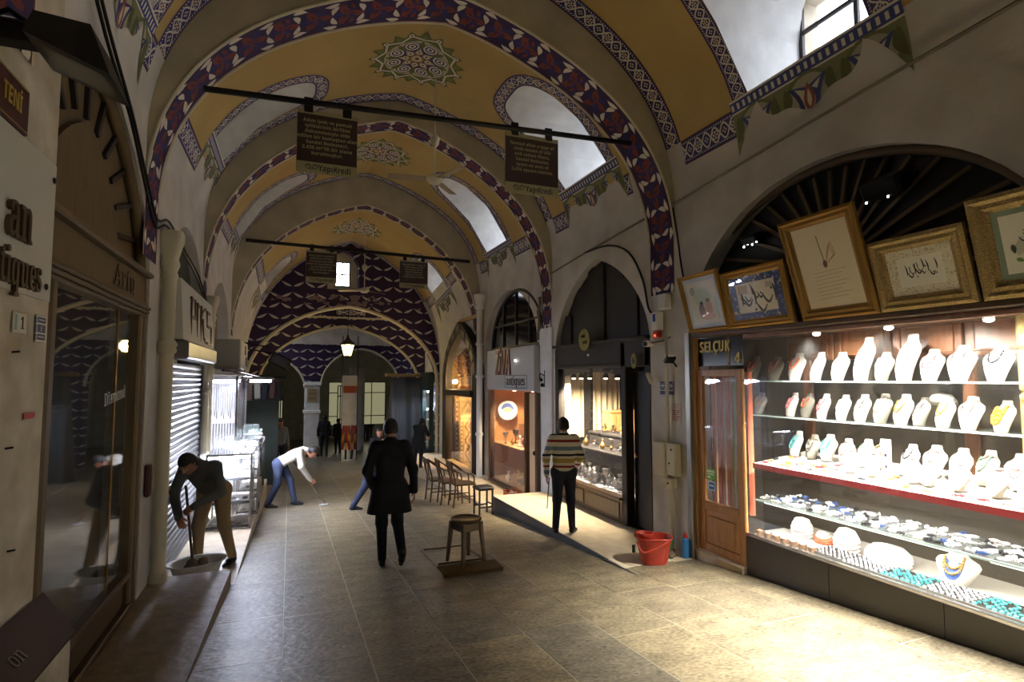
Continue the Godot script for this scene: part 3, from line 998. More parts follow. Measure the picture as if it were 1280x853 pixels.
func area(at: Vector3, towards: Vector3, size: Vector2, energy: float, c: Color, up := Vector3.UP) -> AreaLight3D:
	var l := AreaLight3D.new()
	l.name = numbered("area_light")
	l.area_size = size
	l.light_energy = energy
	l.light_color = c
	l.area_range = 40.0
	l.area_attenuation = 2.0
	l.shadow_enabled = true
	add_child(l)
	l.look_at_from_position(at, towards, up)
	return l

const BUST := [[0.0, 0.22, 0.2, 0.05], [0.03, 0.24, 0.22, 0.05], [0.25, 0.36, 0.24, 0.03], [0.5, 0.49, 0.21, -0.03], [0.62, 0.53, 0.18, -0.07], [0.73, 0.47, 0.16, -0.11], [0.81, 0.3, 0.15, -0.14], [0.88, 0.215, 0.145, -0.16], [0.97, 0.2, 0.14, -0.17], [1.0, 0.18, 0.12, -0.17]]

func bust_front(x: float, y: float, w: float, h: float) -> float:    # how far forward a bust's surface lies
	var i := 0
	while i < BUST.size() - 2 and BUST[i + 1][0] * h < y: i += 1
	var f := clampf((y / h - BUST[i][0]) / (BUST[i + 1][0] - BUST[i][0]), 0, 1)
	var hw := lerpf(BUST[i][1], BUST[i + 1][1], f) * w
	return sqrt(maxf(0.03, 1 - pow(x / hw, 2))) * lerpf(BUST[i][2], BUST[i + 1][2], f) * w * 1.3 + lerpf(BUST[i][3], BUST[i + 1][3], f) * h

func bust_mesh(w: float, h: float) -> MB:
	var m := MB.new()
	var rows := []
	for q in BUST:
		var row := []
		for k in 14:
			var a: float = TAU * k / 14
			var z := sin(a) * (1.0 if sin(a) > 0 else 0.45)
			row.append(Vector3(cos(a) * q[1] * w, q[0] * h, z * q[2] * w * 1.3 + q[3] * h))
		row.reverse()
		rows.append(row)
	m.grid(rows, true)
	m.fan(rows[0], Vector3.DOWN); m.fan(rows[-1], Vector3.UP)
	return m

func chain_pts(w: float, h: float, drop: float, n: int) -> Array:   # where a necklace lies on a bust
	var out := []
	for k in n:
		var a := lerpf(-1.0, 1.0, float(k) / (n - 1))
		var y := h * (0.82 - drop * (1 - a * a))
		var x := a * w * (0.21 + 0.2 * (1 - a * a) * minf(drop * 2, 1))
		out.append(Vector3(x, y, bust_front(x, y, w, h) + 0.009))
	return out

func necklace_mesh(w: float, h: float, drops: Array, bead: float, gap: float) -> MB:
	var m := MB.new()
	for dr in drops:
		var c := chain_pts(w, h, dr, 40)
		var run := 0.0
		for i in range(1, c.size()):
			run += c[i].distance_to(c[i - 1])
			if run > gap:
				run = 0.0
				m.ball(c[i], Vector3.ONE * bead * 1.45, 6)
		if bead < 0.006: m.tube(c, bead * 0.6, 4)
	return m

func jewels() -> void:
	for q in [["coral", c8(206, 96, 60)], ["turquoise", c8(70, 170, 176)], ["amber", c8(214, 150, 50)], ["rose", c8(206, 120, 124)], ["onyx", c8(30, 32, 40)], ["jade", c8(110, 160, 120)], ["garnet", c8(140, 40, 44)], ["sapphire", c8(50, 84, 150)], ["crystal", c8(226, 230, 238)]]:
		mat(q[0], q[1], 0.2)

func jewellery_shop() -> void:
	jewels()
	# the showcase carcass
	var sc := thing("jewellery_showcase", "long black based glass showcase full of white lit jewellery on the right", "showcase", v(4.5, fy(2.6), 2.6))
	var d0 := 0.5
	var edges := [0.5, 1.15, 1.95, 2.77, 3.72, 4.69]
	for i in edges.size() - 1:
		var b := MB.new()
		var a: float = edges[i] + 0.003
		var e: float = edges[i + 1] - 0.003
		b.hexa([v(4.5, fy(a) - 0.02, a), v(4.54, fy(a) - 0.02, a), v(4.54, fy(e) - 0.02, e), v(4.5, fy(e) - 0.02, e), v(4.5, -1.65, a), v(4.54, -1.65, a), v(4.54, -1.65, e), v(4.5, -1.65, e)])
		wput("base_panel", b, M.black_laminate, sc)
	var m := MB.new()
	m.cbox(v(4.52, -1.635, 2.595), Vector3(0.05, 0.028, 4.19), 0.004)
	wput("edge_trim", m, M.chrome, sc)
	m = MB.new()
	m.box(v(4.98, -1.66, 2.595), Vector3(0.88, 0.03, 4.19))
	wput("deck", m, M.bust_white, sc)
	m = MB.new()
	m.box(v(5.44, -0.6, 2.95), Vector3(0.04, 2.3, 4.9)); m.box(v(5.05, -0.75, 5.37), Vector3(0.76, 2.45, 0.03))
	wput("back_panel", m, M.black_laminate, sc)
	m = MB.new()
	m.box(v(4.52, -0.58, 2.6), Vector3(0.01, 2.08, 4.16))
	wput("front_pane", m, M.pane, sc)
	# wood panelling high on the back, posts, and the board that carries the pictures
	for i in 5:
		var pn := MB.new()
		var c := v(5.40, 0.36, 4.62 - 0.62 * i - 0.02)
		pn.cbox(c, Vector3(0.03, 0.34, 0.6), 0.008)
		var pm := wput("wood_panel", pn, M.brown_wood, sc)
		var inn := MB.new()
		for q in [[0.12, 0.0, 0.02, 0.46], [-0.12, 0.0, 0.02, 0.46]]: inn.cbox(c + Vector3(-0.02, q[0], 0), Vector3(0.02, q[2], q[3]), 0.005)
		for z in [-0.23, 0.23]: inn.cbox(c + Vector3(-0.02, 0, z), Vector3(0.02, 0.26, 0.02), 0.005)
		wput("moulding", inn, M.brown_wood, pm)
	for d in [4.62, 3.02]:
		var ps := MB.new()
		ps.cbox(v(5.39, -0.4, d), Vector3(0.05, 1.2, 0.1), 0.008)
		wput("post", ps, M.brown_wood, sc)
	m = MB.new()
	m.cbox(v(4.93, 0.505, 2.95), Vector3(0.98, 0.05, 4.95), 0.008)
	wput("picture_ledge", m, M.walnut, sc)
	m = MB.new()
	m.cbox(v(4.55, 0.455, 2.6), Vector3(0.03, 0.05, 4.2), 0.006)
	wput("valance", m, M.brown_wood, sc)
	# glass shelves
	for q in [[-0.035, 5.2, 0.36, "shelf"], [-0.425, 5.2, 0.4, "shelf"], [-1.283, 4.9, 0.56, "shelf"]]:
		var s := MB.new()
		s.box(v(q[1], q[0], 2.92 if q[0] > -1 else 2.6), Vector3(q[2], 0.012, 4.8 if q[0] > -1 else 4.16))
		wput("shelf", s, M.shelf_glass, sc)
		var e := MB.new()
		e.box(v(q[1] - q[2] / 2 - 0.004, q[0], 2.92 if q[0] > -1 else 2.6), Vector3(0.008, 0.016, 4.8 if q[0] > -1 else 4.16))
		wput("shelf_edge", e, M.shelf_glass_edge, sc)
	m = MB.new()
	m.hexa([v(4.62, -0.925, 0.5), v(5.4, -0.84, 0.5), v(5.4, -0.84, 4.68), v(4.62, -0.925, 4.68), v(4.62, -0.905, 0.5), v(5.4, -0.81, 0.5), v(5.4, -0.81, 4.68), v(4.62, -0.905, 4.68)])
	wput("step_ledge", m, M.bust_white, sc)
	m = MB.new()
	m.box(v(4.615, -0.93, 2.6), Vector3(0.012, 0.055, 4.16))
	wput("ledge_edge", m, M.garnet, sc)
	# lamps under the picture ledge
	for i in 5:
		var d: float = [3.86, 3.17, 2.45, 1.7, 0.95][i]
		var la := thing("showcase_lamp", "small round lamp shining under the picture ledge, %s from the wooden door" % ORD[i], "lamp", v(4.625, 0.435, d), 0, "showcase lamps")
		var cap := MB.new()
		cap.lathe([Vector2(0.03, -0.012), Vector2(0.042, 0.0), Vector2(0.042, 0.04)], Vector3.ZERO, 14)
		put("lamp_housing", cap, M.chrome, la)
		var bu := MB.new()
		bu.ball(Vector3(0, -0.016, 0), Vector3(0.034, 0.02, 0.034), 12)
		put("bulb", bu, M.lamp_white, la)
		spot(v(4.6, 0.39, d), v(4.25, -2.0, d), 50, 34.0, c8(255, 250, 236), 0.05, 0.9)
		spot(v(4.6, 0.39, d), v(5.2, -0.5, d), 62, 6.0, c8(255, 252, 244), 0.05, 0.4)
	for i in 2:  # hidden strips, added to brighten the lower shelf and the deck
		for k in 2:
			var d: float = [3.65, 1.6][k]
			var la := thing("added_fill_lamp", "added hidden fill lamp under the %s of the showcase, %s half" % [["red edged ledge", "lower glass shelf"][i], ["far", "near"][k]], "lamp", v(4.66 + 0.02 * i, [-0.945, -1.305][i], d), 0, "added fill lamps in the showcase")
			var tb := MB.new()
			tb.tube([Vector3(0, 0, -0.95), Vector3(0, 0, 0.95)], 0.009, 8)
			put("tube", tb, M.lamp_added_fill, la)
			area(la.position + Vector3(0.01, -0.014, 0), la.position + Vector3(0.16, -0.34, 0), Vector2(1.9, 0.02) if false else Vector2(0.02, 1.9), [2.2, 2.4][i], c8(255, 250, 240), Vector3(0, 0, -1))
	# necklace busts
	var bw := bust_mesh(0.23, 0.29)
	var hb := bw.mesh()
	var tall := bust_mesh(0.25, 0.4).mesh()
	var nk := {
		"pearls": [necklace_mesh(0.23, 0.29, [0.28, 0.4], 0.0055, 0.012).mesh(), M.pearl], "coral": [necklace_mesh(0.23, 0.29, [0.36], 0.009, 0.019).mesh(), M.coral],
		"turquoise": [necklace_mesh(0.23, 0.29, [0.2, 0.34, 0.5], 0.005, 0.012).mesh(), M.turquoise], "amber": [necklace_mesh(0.23, 0.29, [0.15, 0.28, 0.42, 0.55], 0.013, 0.028).mesh(), M.amber],
		"rose": [necklace_mesh(0.23, 0.29, [0.25, 0.45], 0.008, 0.02).mesh(), M.rose], "dark": [necklace_mesh(0.23, 0.29, [0.3], 0.007, 0.016).mesh(), M.onyx], "gold": [necklace_mesh(0.23, 0.29, [0.33, 0.42], 0.005, 0.011).mesh(), M.gold], "silver": [necklace_mesh(0.23, 0.29, [0.22, 0.36, 0.48], 0.004, 0.009).mesh(), M.silver], "jade": [necklace_mesh(0.23, 0.29, [0.26, 0.38], 0.006, 0.015).mesh(), M.jade]}
	var words := {"pearls": "a pearl string", "coral": "orange coral beads", "turquoise": "turquoise strands", "amber": "heaped amber beads", "rose": "rose coloured beads", "dark": "a dark bead string", "gold": "a gold chain", "silver": "thin silver chains", "jade": "green beads"}
	var rows := [
		["top glass shelf", 5.16, -0.027, [5.18, 4.86, 4.57, 4.3, 4.05, 3.79, 3.6, 3.38, 3.18, 2.95, 2.69, 2.42, 2.15], ["coral*", "rose*", "coral", "", "", "tall", "pearls*", "tall", "rose", "silver", "dark", "", "pearls"]],
		["second glass shelf", 5.16, -0.417, [5.1, 4.64, 4.45, 4.25, 4.03, 3.83, 3.63, 3.44, 3.28, 3.09, 2.9, 2.67, 2.4], ["gold*", "rose", "coral*", "rose", "pearls", "silver", "pearls*", "gold", "silver*", "gold", "silver", "amber", "pearls"]],
		["pale sloping ledge", 5.1, -0.836, [4.55, 4.35, 4.17, 3.97, 3.77, 3.62, 3.36, 3.16, 2.96, 2.77, 2.56, 2.3], ["turquoise", "silver*", "turquoise", "rose", "jade", "gold*", "dark", "rose", "silver", "jade*", "rose", "dark"]]]
	rng.seed = 5
	for r in rows:
		for i in r[3].size():
			var kind: String = r[4][i]
			var grey := kind.ends_with("*")
			kind = kind.trim_suffix("*")
			var big := kind == "tall"
			var what := "bare tall white" if big else (("grey" if grey else "white") + ("" if kind else " bare"))
			var sc_ := rng.randf_range(0.9, 1.06) if r[3].size() == 13 and r[2] > -0.1 else rng.randf_range(0.82, 0.94)
			var turn := RW + rng.randf_range(-0.55, -0.1)
			var at := v(r[1], r[2], r[3][i])
			var b := put("necklace_bust", tall if big else hb, M.bust_grey if grey else M.bust_white, null, at, turn)
			b.scale = Vector3.ONE * sc_
			tag(b, "%s necklace bust on the %s, %s from the wooden door" % [what, r[0], ORD[i]], "display bust", "necklace busts in the showcase")
			if kind and not big:
				var n := put("necklace", nk[kind][0], nk[kind][1], null, at, turn)
				n.scale = Vector3.ONE * sc_
				tag(n, "%s on the %s bust of the %s" % [words[kind], ORD[i], r[0]], "necklace", "necklaces on busts")
	var pale := bust_mesh(0.17, 0.2).mesh()
	for i in 7:
		var b := put("necklace_bust", pale, M.bust_white, null, v(4.84, -0.868, [3.73, 3.51, 3.18, 3.04, 2.82, 2.57, 2.38][i]), RW - 0.2)
		tag(b, "small white bust at the front of the pale ledge, %s from the wooden door" % ORD[i], "display bust", "small busts on the ledge")
		var top := MB.new()
		top.lathe([Vector2(0.034, 0.2), Vector2(0.036, 0.206), Vector2(0.0, 0.208)], Vector3(0, 0, -0.026), 12)
		put("neck_cap", top, M.rose, b)
	var card := MB.new()
	card.cbox(Vector3(0, 0.15, 0), Vector3(0.1, 0.3, 0.012), 0.003)
	var cd := put("earring_card", card, M.bust_white, null, v(5.0, -0.85, 3.5), RW - 0.1)
	tag(cd, "upright white card with dark earrings between the ledge busts", "card")
	for y in [0.06, 0.16]:
		var dot := MB.new()
		dot.ball(Vector3(0, y, 0.01), Vector3(0.014, 0.016, 0.008), 8)
		put("earring", dot, M.onyx, cd)
	tag(put("table_lamp", lampshade(), M.lamp_cloth, null, v(5.3, -0.414, 3.19)), "small domed grey lamp behind the second shelf busts", "lamp")
	# loose pieces on the ledge, on the lower glass shelf and on the deck
	var ringm := MB.new()
	var circ := []
	for k in 15: circ.append(Vector3(cos(TAU * k / 14) * 0.032, 0.008, sin(TAU * k / 14) * 0.032))
	ringm.tube(circ, 0.008, 5, false)
	var cluster := MB.new()
	for k in 7: cluster.ball(Vector3(cos(k * 2.4), 0.3 + 0.25 * (k % 3), sin(k * 2.4)) * 0.02, Vector3.ONE * (0.011 + 0.003 * (k % 3)), 6)
	var brooch := MB.new()
	brooch.ball(Vector3(0, 0.014, 0), Vector3(0.03, 0.014, 0.02), 8)
	for k in 6: brooch.ball(Vector3(cos(TAU * k / 6) * 0.034, 0.01, sin(TAU * k / 6) * 0.025), Vector3.ONE * 0.01, 6)
	var kinds := [[ringm.mesh(), "bracelet"], [cluster.mesh(), "ring_cluster"], [brooch.mesh(), "brooch"]]
	var cols := [["crystal", "crystal"], ["pearl", "pearl"], ["silver", "silver"], ["gold", "gold"], ["amber", "amber"], ["garnet", "garnet"], ["onyx", "dark"], ["turquoise", "turquoise"], ["rose", "rose"], ["sapphire", "blue"]]
	var place := func(x: float, d: float, xm: float) -> String:
		var best := 0
		for i in rows[2][3].size():
			if absf(rows[2][3][i] - d) < absf(rows[2][3][best] - d): best = i
		return "%s below the %s ledge bust" % ["in front" if x < xm else "at the back", ORD[best]]
	for i in 120:
		var k: Array = kinds[i % 3]
		var cc: Array = cols[[0, 1, 3, 4, 2, 5, 1, 3, 6, 8, 0][rng.randi() % 11]]
		var cellx := (i * 7) % 160
		var x := 4.67 + 0.07 * (cellx % 5) + rng.randf_range(-0.008, 0.008)
		var d := 2.2 + 0.076 * int(cellx / 5) + rng.randf_range(-0.008, 0.008)
		if x > 4.7 and [3.73, 3.51, 3.18, 3.04, 2.82, 2.57, 2.38].any(func(q): return absf(q - d) < 0.11): continue
		var o := put(k[1], k[0], M[cc[0]], null, v(x, lerpf(-0.905, -0.81, (x - 4.62) / 0.78) + 0.011, d), rng.randf() * TAU)
		tag(o, "%s %s on the pale ledge, %s" % [cc[1], k[1].replace("_", " "), place.call(x, d, 4.82)], "jewellery", "loose jewellery on the ledge")
	for i in 170:
		var k: Array = kinds[[1, 0, 1, 2][i % 4]]
		var cc: Array = cols[[0, 0, 2, 1, 0, 6, 2, 9, 0, 6, 1, 0][rng.randi() % 12]]
		var cellx := (i * 11) % 252
		var x := 4.67 + 0.072 * (cellx % 7) + rng.randf_range(-0.006, 0.006)
		var d := 2.1 + 0.072 * int(cellx / 7) + rng.randf_range(-0.006, 0.006)
		var o := put(k[1], k[0], M[cc[0]], null, v(x, -1.27, d), rng.randf() * TAU)
		o.scale = Vector3.ONE * rng.randf_range(0.8, 1.1)
		tag(o, "%s %s on the lower glass shelf, %s" % [cc[1], k[1].replace("_", " "), place.call(x, d, 4.89)], "jewellery", "loose jewellery on the lower glass shelf")
	# ring boxes along the front edge, trays of rings, half round stands of pearl strings
	var rb := MB.new()
	rb.lathe([Vector2(0.034, 0), Vector2(0.04, 0.01), Vector2(0.04, 0.055), Vector2(0.03, 0.06), Vector2(0.028, 0.045), Vector2(0.0, 0.045)], Vector3.ZERO, 14)
	var rbm := rb.mesh()
	var stone := MB.new()
	stone.ball(Vector3(0, 0.052, 0), Vector3(0.024, 0.014, 0.024), 8)
	var stm := stone.mesh()
	for i in 7:
		var o := thing("ring_box", "round dark ring box at the front edge of the deck, %s from the wooden door" % ORD[i], "ring box", v(4.6, -1.641, 4.6 - 0.105 * i), 0, "round ring boxes")
		put("rim", rbm, M.walnut, o)
		put("stone", stm, M[["coral", "pearl", "rose", "crystal", "pearl", "rose", "pearl", "jade"][i]], o)
	var traym := MB.new()
	traym.cbox(Vector3(0, 0.008, 0), Vector3(0.34, 0.016, 0.30), 0.004)
	for s in [-1, 1]:
		traym.cbox(Vector3(s * 0.165, 0.016, 0), Vector3(0.012, 0.02, 0.30), 0.003); traym.cbox(Vector3(0, 0.016, s * 0.145), Vector3(0.34, 0.02, 0.012), 0.003)
	var trm := traym.mesh()
	for i in 5:
		var colr: String = ["silver", "crystal", "turquoise", "crystal", "turquoise"][i]
		var o := thing("ring_tray", "black tray of %s, %s tray from the wooden door" % [["silver rings", "white stone rings", "blue green stones", "pale stone rings", "turquoise stones"][i], ORD[i]], "tray", v(4.73, -1.641, 3.84 - 0.34 * i), 0.0, "black ring trays")
		put("tray", trm, M.black, o, Vector3.ZERO, PI / 2)
		var pcs := MB.new()
		for a in 8:
			for b in 6:
				if (i == 2 or i == 4) and rng.randf() < 0.12: continue
				var q := Vector3(-0.125 + 0.05 * b + rng.randf_range(-0.006, 0.006), 0.028, -0.145 + 0.0415 * a)
				pcs.ball(q, Vector3(0.016, 0.014, 0.012 if i % 2 else 0.017), 6)
		tag(put("ring_set", pcs, M[colr], o), "", "", "", "stuff")
	for q in [[4.42, 0.19, 0.2, "bust_white", "pearl", "half round stand hung with white pearl strings by the ring boxes", 5.0], [4.15, 0.15, 0.12, "bust_white", "coral", "low white stand with coral red bracelets in the deck", 4.98], [3.9, 0.2, 0.22, "bust_white", "pearl", "half round stand hung with cream pearl strings behind the trays", 4.98], [3.5, 0.32, 0.17, "pearl", "pearl", "wide heap of coiled pearl strings behind the ring trays", 4.98]]:
		var o := thing("pearl_stand", q[5], "display stand", v(q[6], -1.641, q[0]), RW)
		var st := MB.new()
		st.lathe([Vector2(q[1] * 0.5, 0), Vector2(q[1] * 0.62, q[2] * 0.25), Vector2(q[1] * 0.6, q[2] * 0.6), Vector2(q[1] * 0.4, q[2] * 0.9), Vector2(0.0, q[2])], Vector3.ZERO, 18, Basis.IDENTITY, 1.0, 0.6)
		put("stand", st, M[q[3]], o)
		var ps := MB.new()
		for k in 5:
			var yy: float = q[2] * (0.14 + 0.17 * k)
			var rr: float = q[1] * [0.6, 0.63, 0.62, 0.55, 0.42][k]
			for j in 17:
				var a := PI * j / 16.0
				ps.ball(Vector3(cos(a) * rr, maxf(0.013, yy - sin(a) * 0.03), sin(a) * rr * 0.62 + 0.006), Vector3.ONE * 0.011, 6)
		put("bead_strings", ps, M[q[4]], o)
	var bb := put("necklace_bust", bust_mesh(0.3, 0.26), M.bust_white, null, v(4.98, -1.641, 2.95), RW + 0.1)
	tag(bb, "white bust with dark bib and gold chain behind the ring trays", "display bust")
	var bib := MB.new()
	bib.grid([chain_pts(0.3, 0.26, 0.12, 16), chain_pts(0.3, 0.26, 0.6, 16)])
	put("bib", bib, M.sapphire, bb)
	var gn := put("necklace", necklace_mesh(0.3, 0.275, [0.3, 0.45], 0.008, 0.017), M.gold, null, v(4.97, -1.641, 2.95), RW + 0.1)
	tag(gn, "gold chain on the dark bibbed bust behind the trays", "necklace", "necklaces on busts")
	var cube := MB.new()
	cube.cbox(Vector3(0, 0.07, 0), Vector3(0.13, 0.14, 0.12), 0.02)
	tag(put("display_block", cube, M.bust_white, null, v(5.08, -1.641, 2.34), 0.3), "plain white display block at the end of the trays", "display block")
	var gl := MB.new()
	gl.cbox(Vector3(0, 0.01, 0), Vector3(0.36, 0.02, 0.5), 0.006)
	tag(put("display_pad", gl, M.bust_grey, null, v(4.76, -1.641, 1.95), 0.0), "pale grey flat display pad beside the turquoise tray", "display pad")
	# stone pier behind the right end
	for i in 4:
		var sb := MB.new()
		sb.cbox(v(5.28, -0.6 + 0.33 * i, 2.24), Vector3(0.24, 0.325, 0.66), 0.02)
		var o := struct("trim_stone", sb, M.sandstone) if i == 0 else null
		if i: wput("stone", sb, M.sandstone, get_node("trim_stone"))
	lunette(4.72)
	pictures()
	shop_door()

func lampshade() -> MB:
	var m := MB.new()
	m.lathe([Vector2(0.05, 0.0), Vector2(0.05, 0.012), Vector2(0.012, 0.02), Vector2(0.012, 0.18), Vector2(0.11, 0.18), Vector2(0.105, 0.22), Vector2(0.07, 0.27), Vector2(0.0, 0.29)], Vector3.ZERO, 18)
	return m

func lunette(x: float) -> void:
	var o := thing("fan_light", "black half round fanlight with radiating brown bars above the jewellery shop", "fanlight", v(x, 0.545, 3.7), RW)
	var pl := MB.new()
	var poly := PackedVector2Array()
	for q in arch_outline(-1.95, 1.95, 0.0, 1.55): poly.append(q)
	pl.prism(poly, 0.03, Vector3(0, 0.0, -0.03), Vector3.RIGHT, Vector3.UP)
	put("dark_panel", pl, M.fan_black, o)
	var rim := MB.new()
	var l := []
	for q in arch_outline(-1.86, 1.8, 0.05, 1.45): l.append(Vector3(q.x, q.y, 0.1))
	rim.tube(l, 0.045, 6)
	put("arch_rim", rim, M.old_wood, o)
	for k in 19:
		var a := deg_to_rad(-8 + 196.0 * k / 18)
		var c := Vector3(0.0, 0.5, 0.02)
		var dr := Vector3(cos(a), sin(a), 0)
		var far := 3.2
		for s in 60:
			var t := 3.2 * (1 - s / 60.0)
			var q := c + dr * t
			if absf(q.x) < 1.84 and q.y < -0.05 + 1.47 * sqrt(maxf(0, 1 - pow(q.x / 1.84, 2))):
				far = t; break
		var bar := MB.new()
		var n := Vector3(-dr.y, dr.x, 0) * 0.016
		var A := c + dr * 0.12
		var B := c + dr * far
		bar.hexa([A - n, A + n, A + n + Vector3(0, 0, 0.03), A - n + Vector3(0, 0, 0.03), B - n, B + n, B + n + Vector3(0, 0, 0.03), B - n + Vector3(0, 0, 0.03)])
		put("bar", bar, M.old_wood, o)
	for i in 2:
		var at: Vector3 = [v(4.6, 1.5, 4.6), v(4.58, 1.6, 3.12)][i]
		var f := thing("floodlight", ["small black floodlight with a row of sparks at the arch's far side", "large black floodlight with a row of sparks below the arch's crown"][i], "floodlight", at, RW)
		var s: float = [0.8, 1.25][i]
		var b := MB.new()
		b.cbox(Vector3(0, 0, 0), Vector3(0.26, 0.13, 0.14) * s, 0.02, Basis(Vector3.RIGHT, 0.5))
		for k in 5: b.cbox(Vector3(-0.1 + 0.05 * k, 0.05, -0.06) * s, Vector3(0.012, 0.08, 0.06) * s, 0.003, Basis(Vector3.RIGHT, 0.5))
		put("housing", b, M.black, f)
		var br := MB.new()
		br.tube([Vector3(-0.15, 0, 0) * s, Vector3(-0.15, 0.06, -0.1) * s, Vector3(0.15, 0.06, -0.1) * s, Vector3(0.15, 0, 0) * s], 0.01, 5)
		br.tube([Vector3(0, 0.06, -0.1) * s, Vector3(0.0, 0.1, -0.14) * s], 0.014, 5)
		put("bracket", br, M.iron, f)
		for k in 4:
			var d := MB.new()
			d.ball(Vector3(-0.11 + 0.075 * k, -0.085 + 0.02 * (k % 2), 0.03) * s, Vector3.ONE * 0.01, 6)
			put("bulb", d, M.lamp_spark, f)

func calligraphy(p: Paint, o: Vector2, s: float, c: Color, n: int, seed_: int) -> void:   # broad pen strokes
	var r := RandomNumberGenerator.new()
	r.seed = seed_
	for k in n:
		var a := o + Vector2((k - n / 2.0) * s * 0.5, r.randf_range(-0.25, 0.35) * s)
		var pts := []
		var tall := r.randf() < 0.45
		for j in 9:
			var t := j / 8.0
			pts.append(a + (Vector2(-0.12 * t + 0.1 * sin(t * 3), -1.1 * t) if tall else Vector2(-0.75 * t + 0.3, 0.42 * sin(t * PI * 1.15 + r.randf() * 0.1))) * s)
		for j in 8: p.line([pts[j], pts[j + 1]], s * (0.05 + 0.11 * sin(PI * (j + 0.5) / 8)), c)
		if r.randf() < 0.6: p.disc(a + Vector2(r.randf_range(-0.4, 0.4), r.randf_range(-0.9, 0.7)) * s, s * 0.08, c)

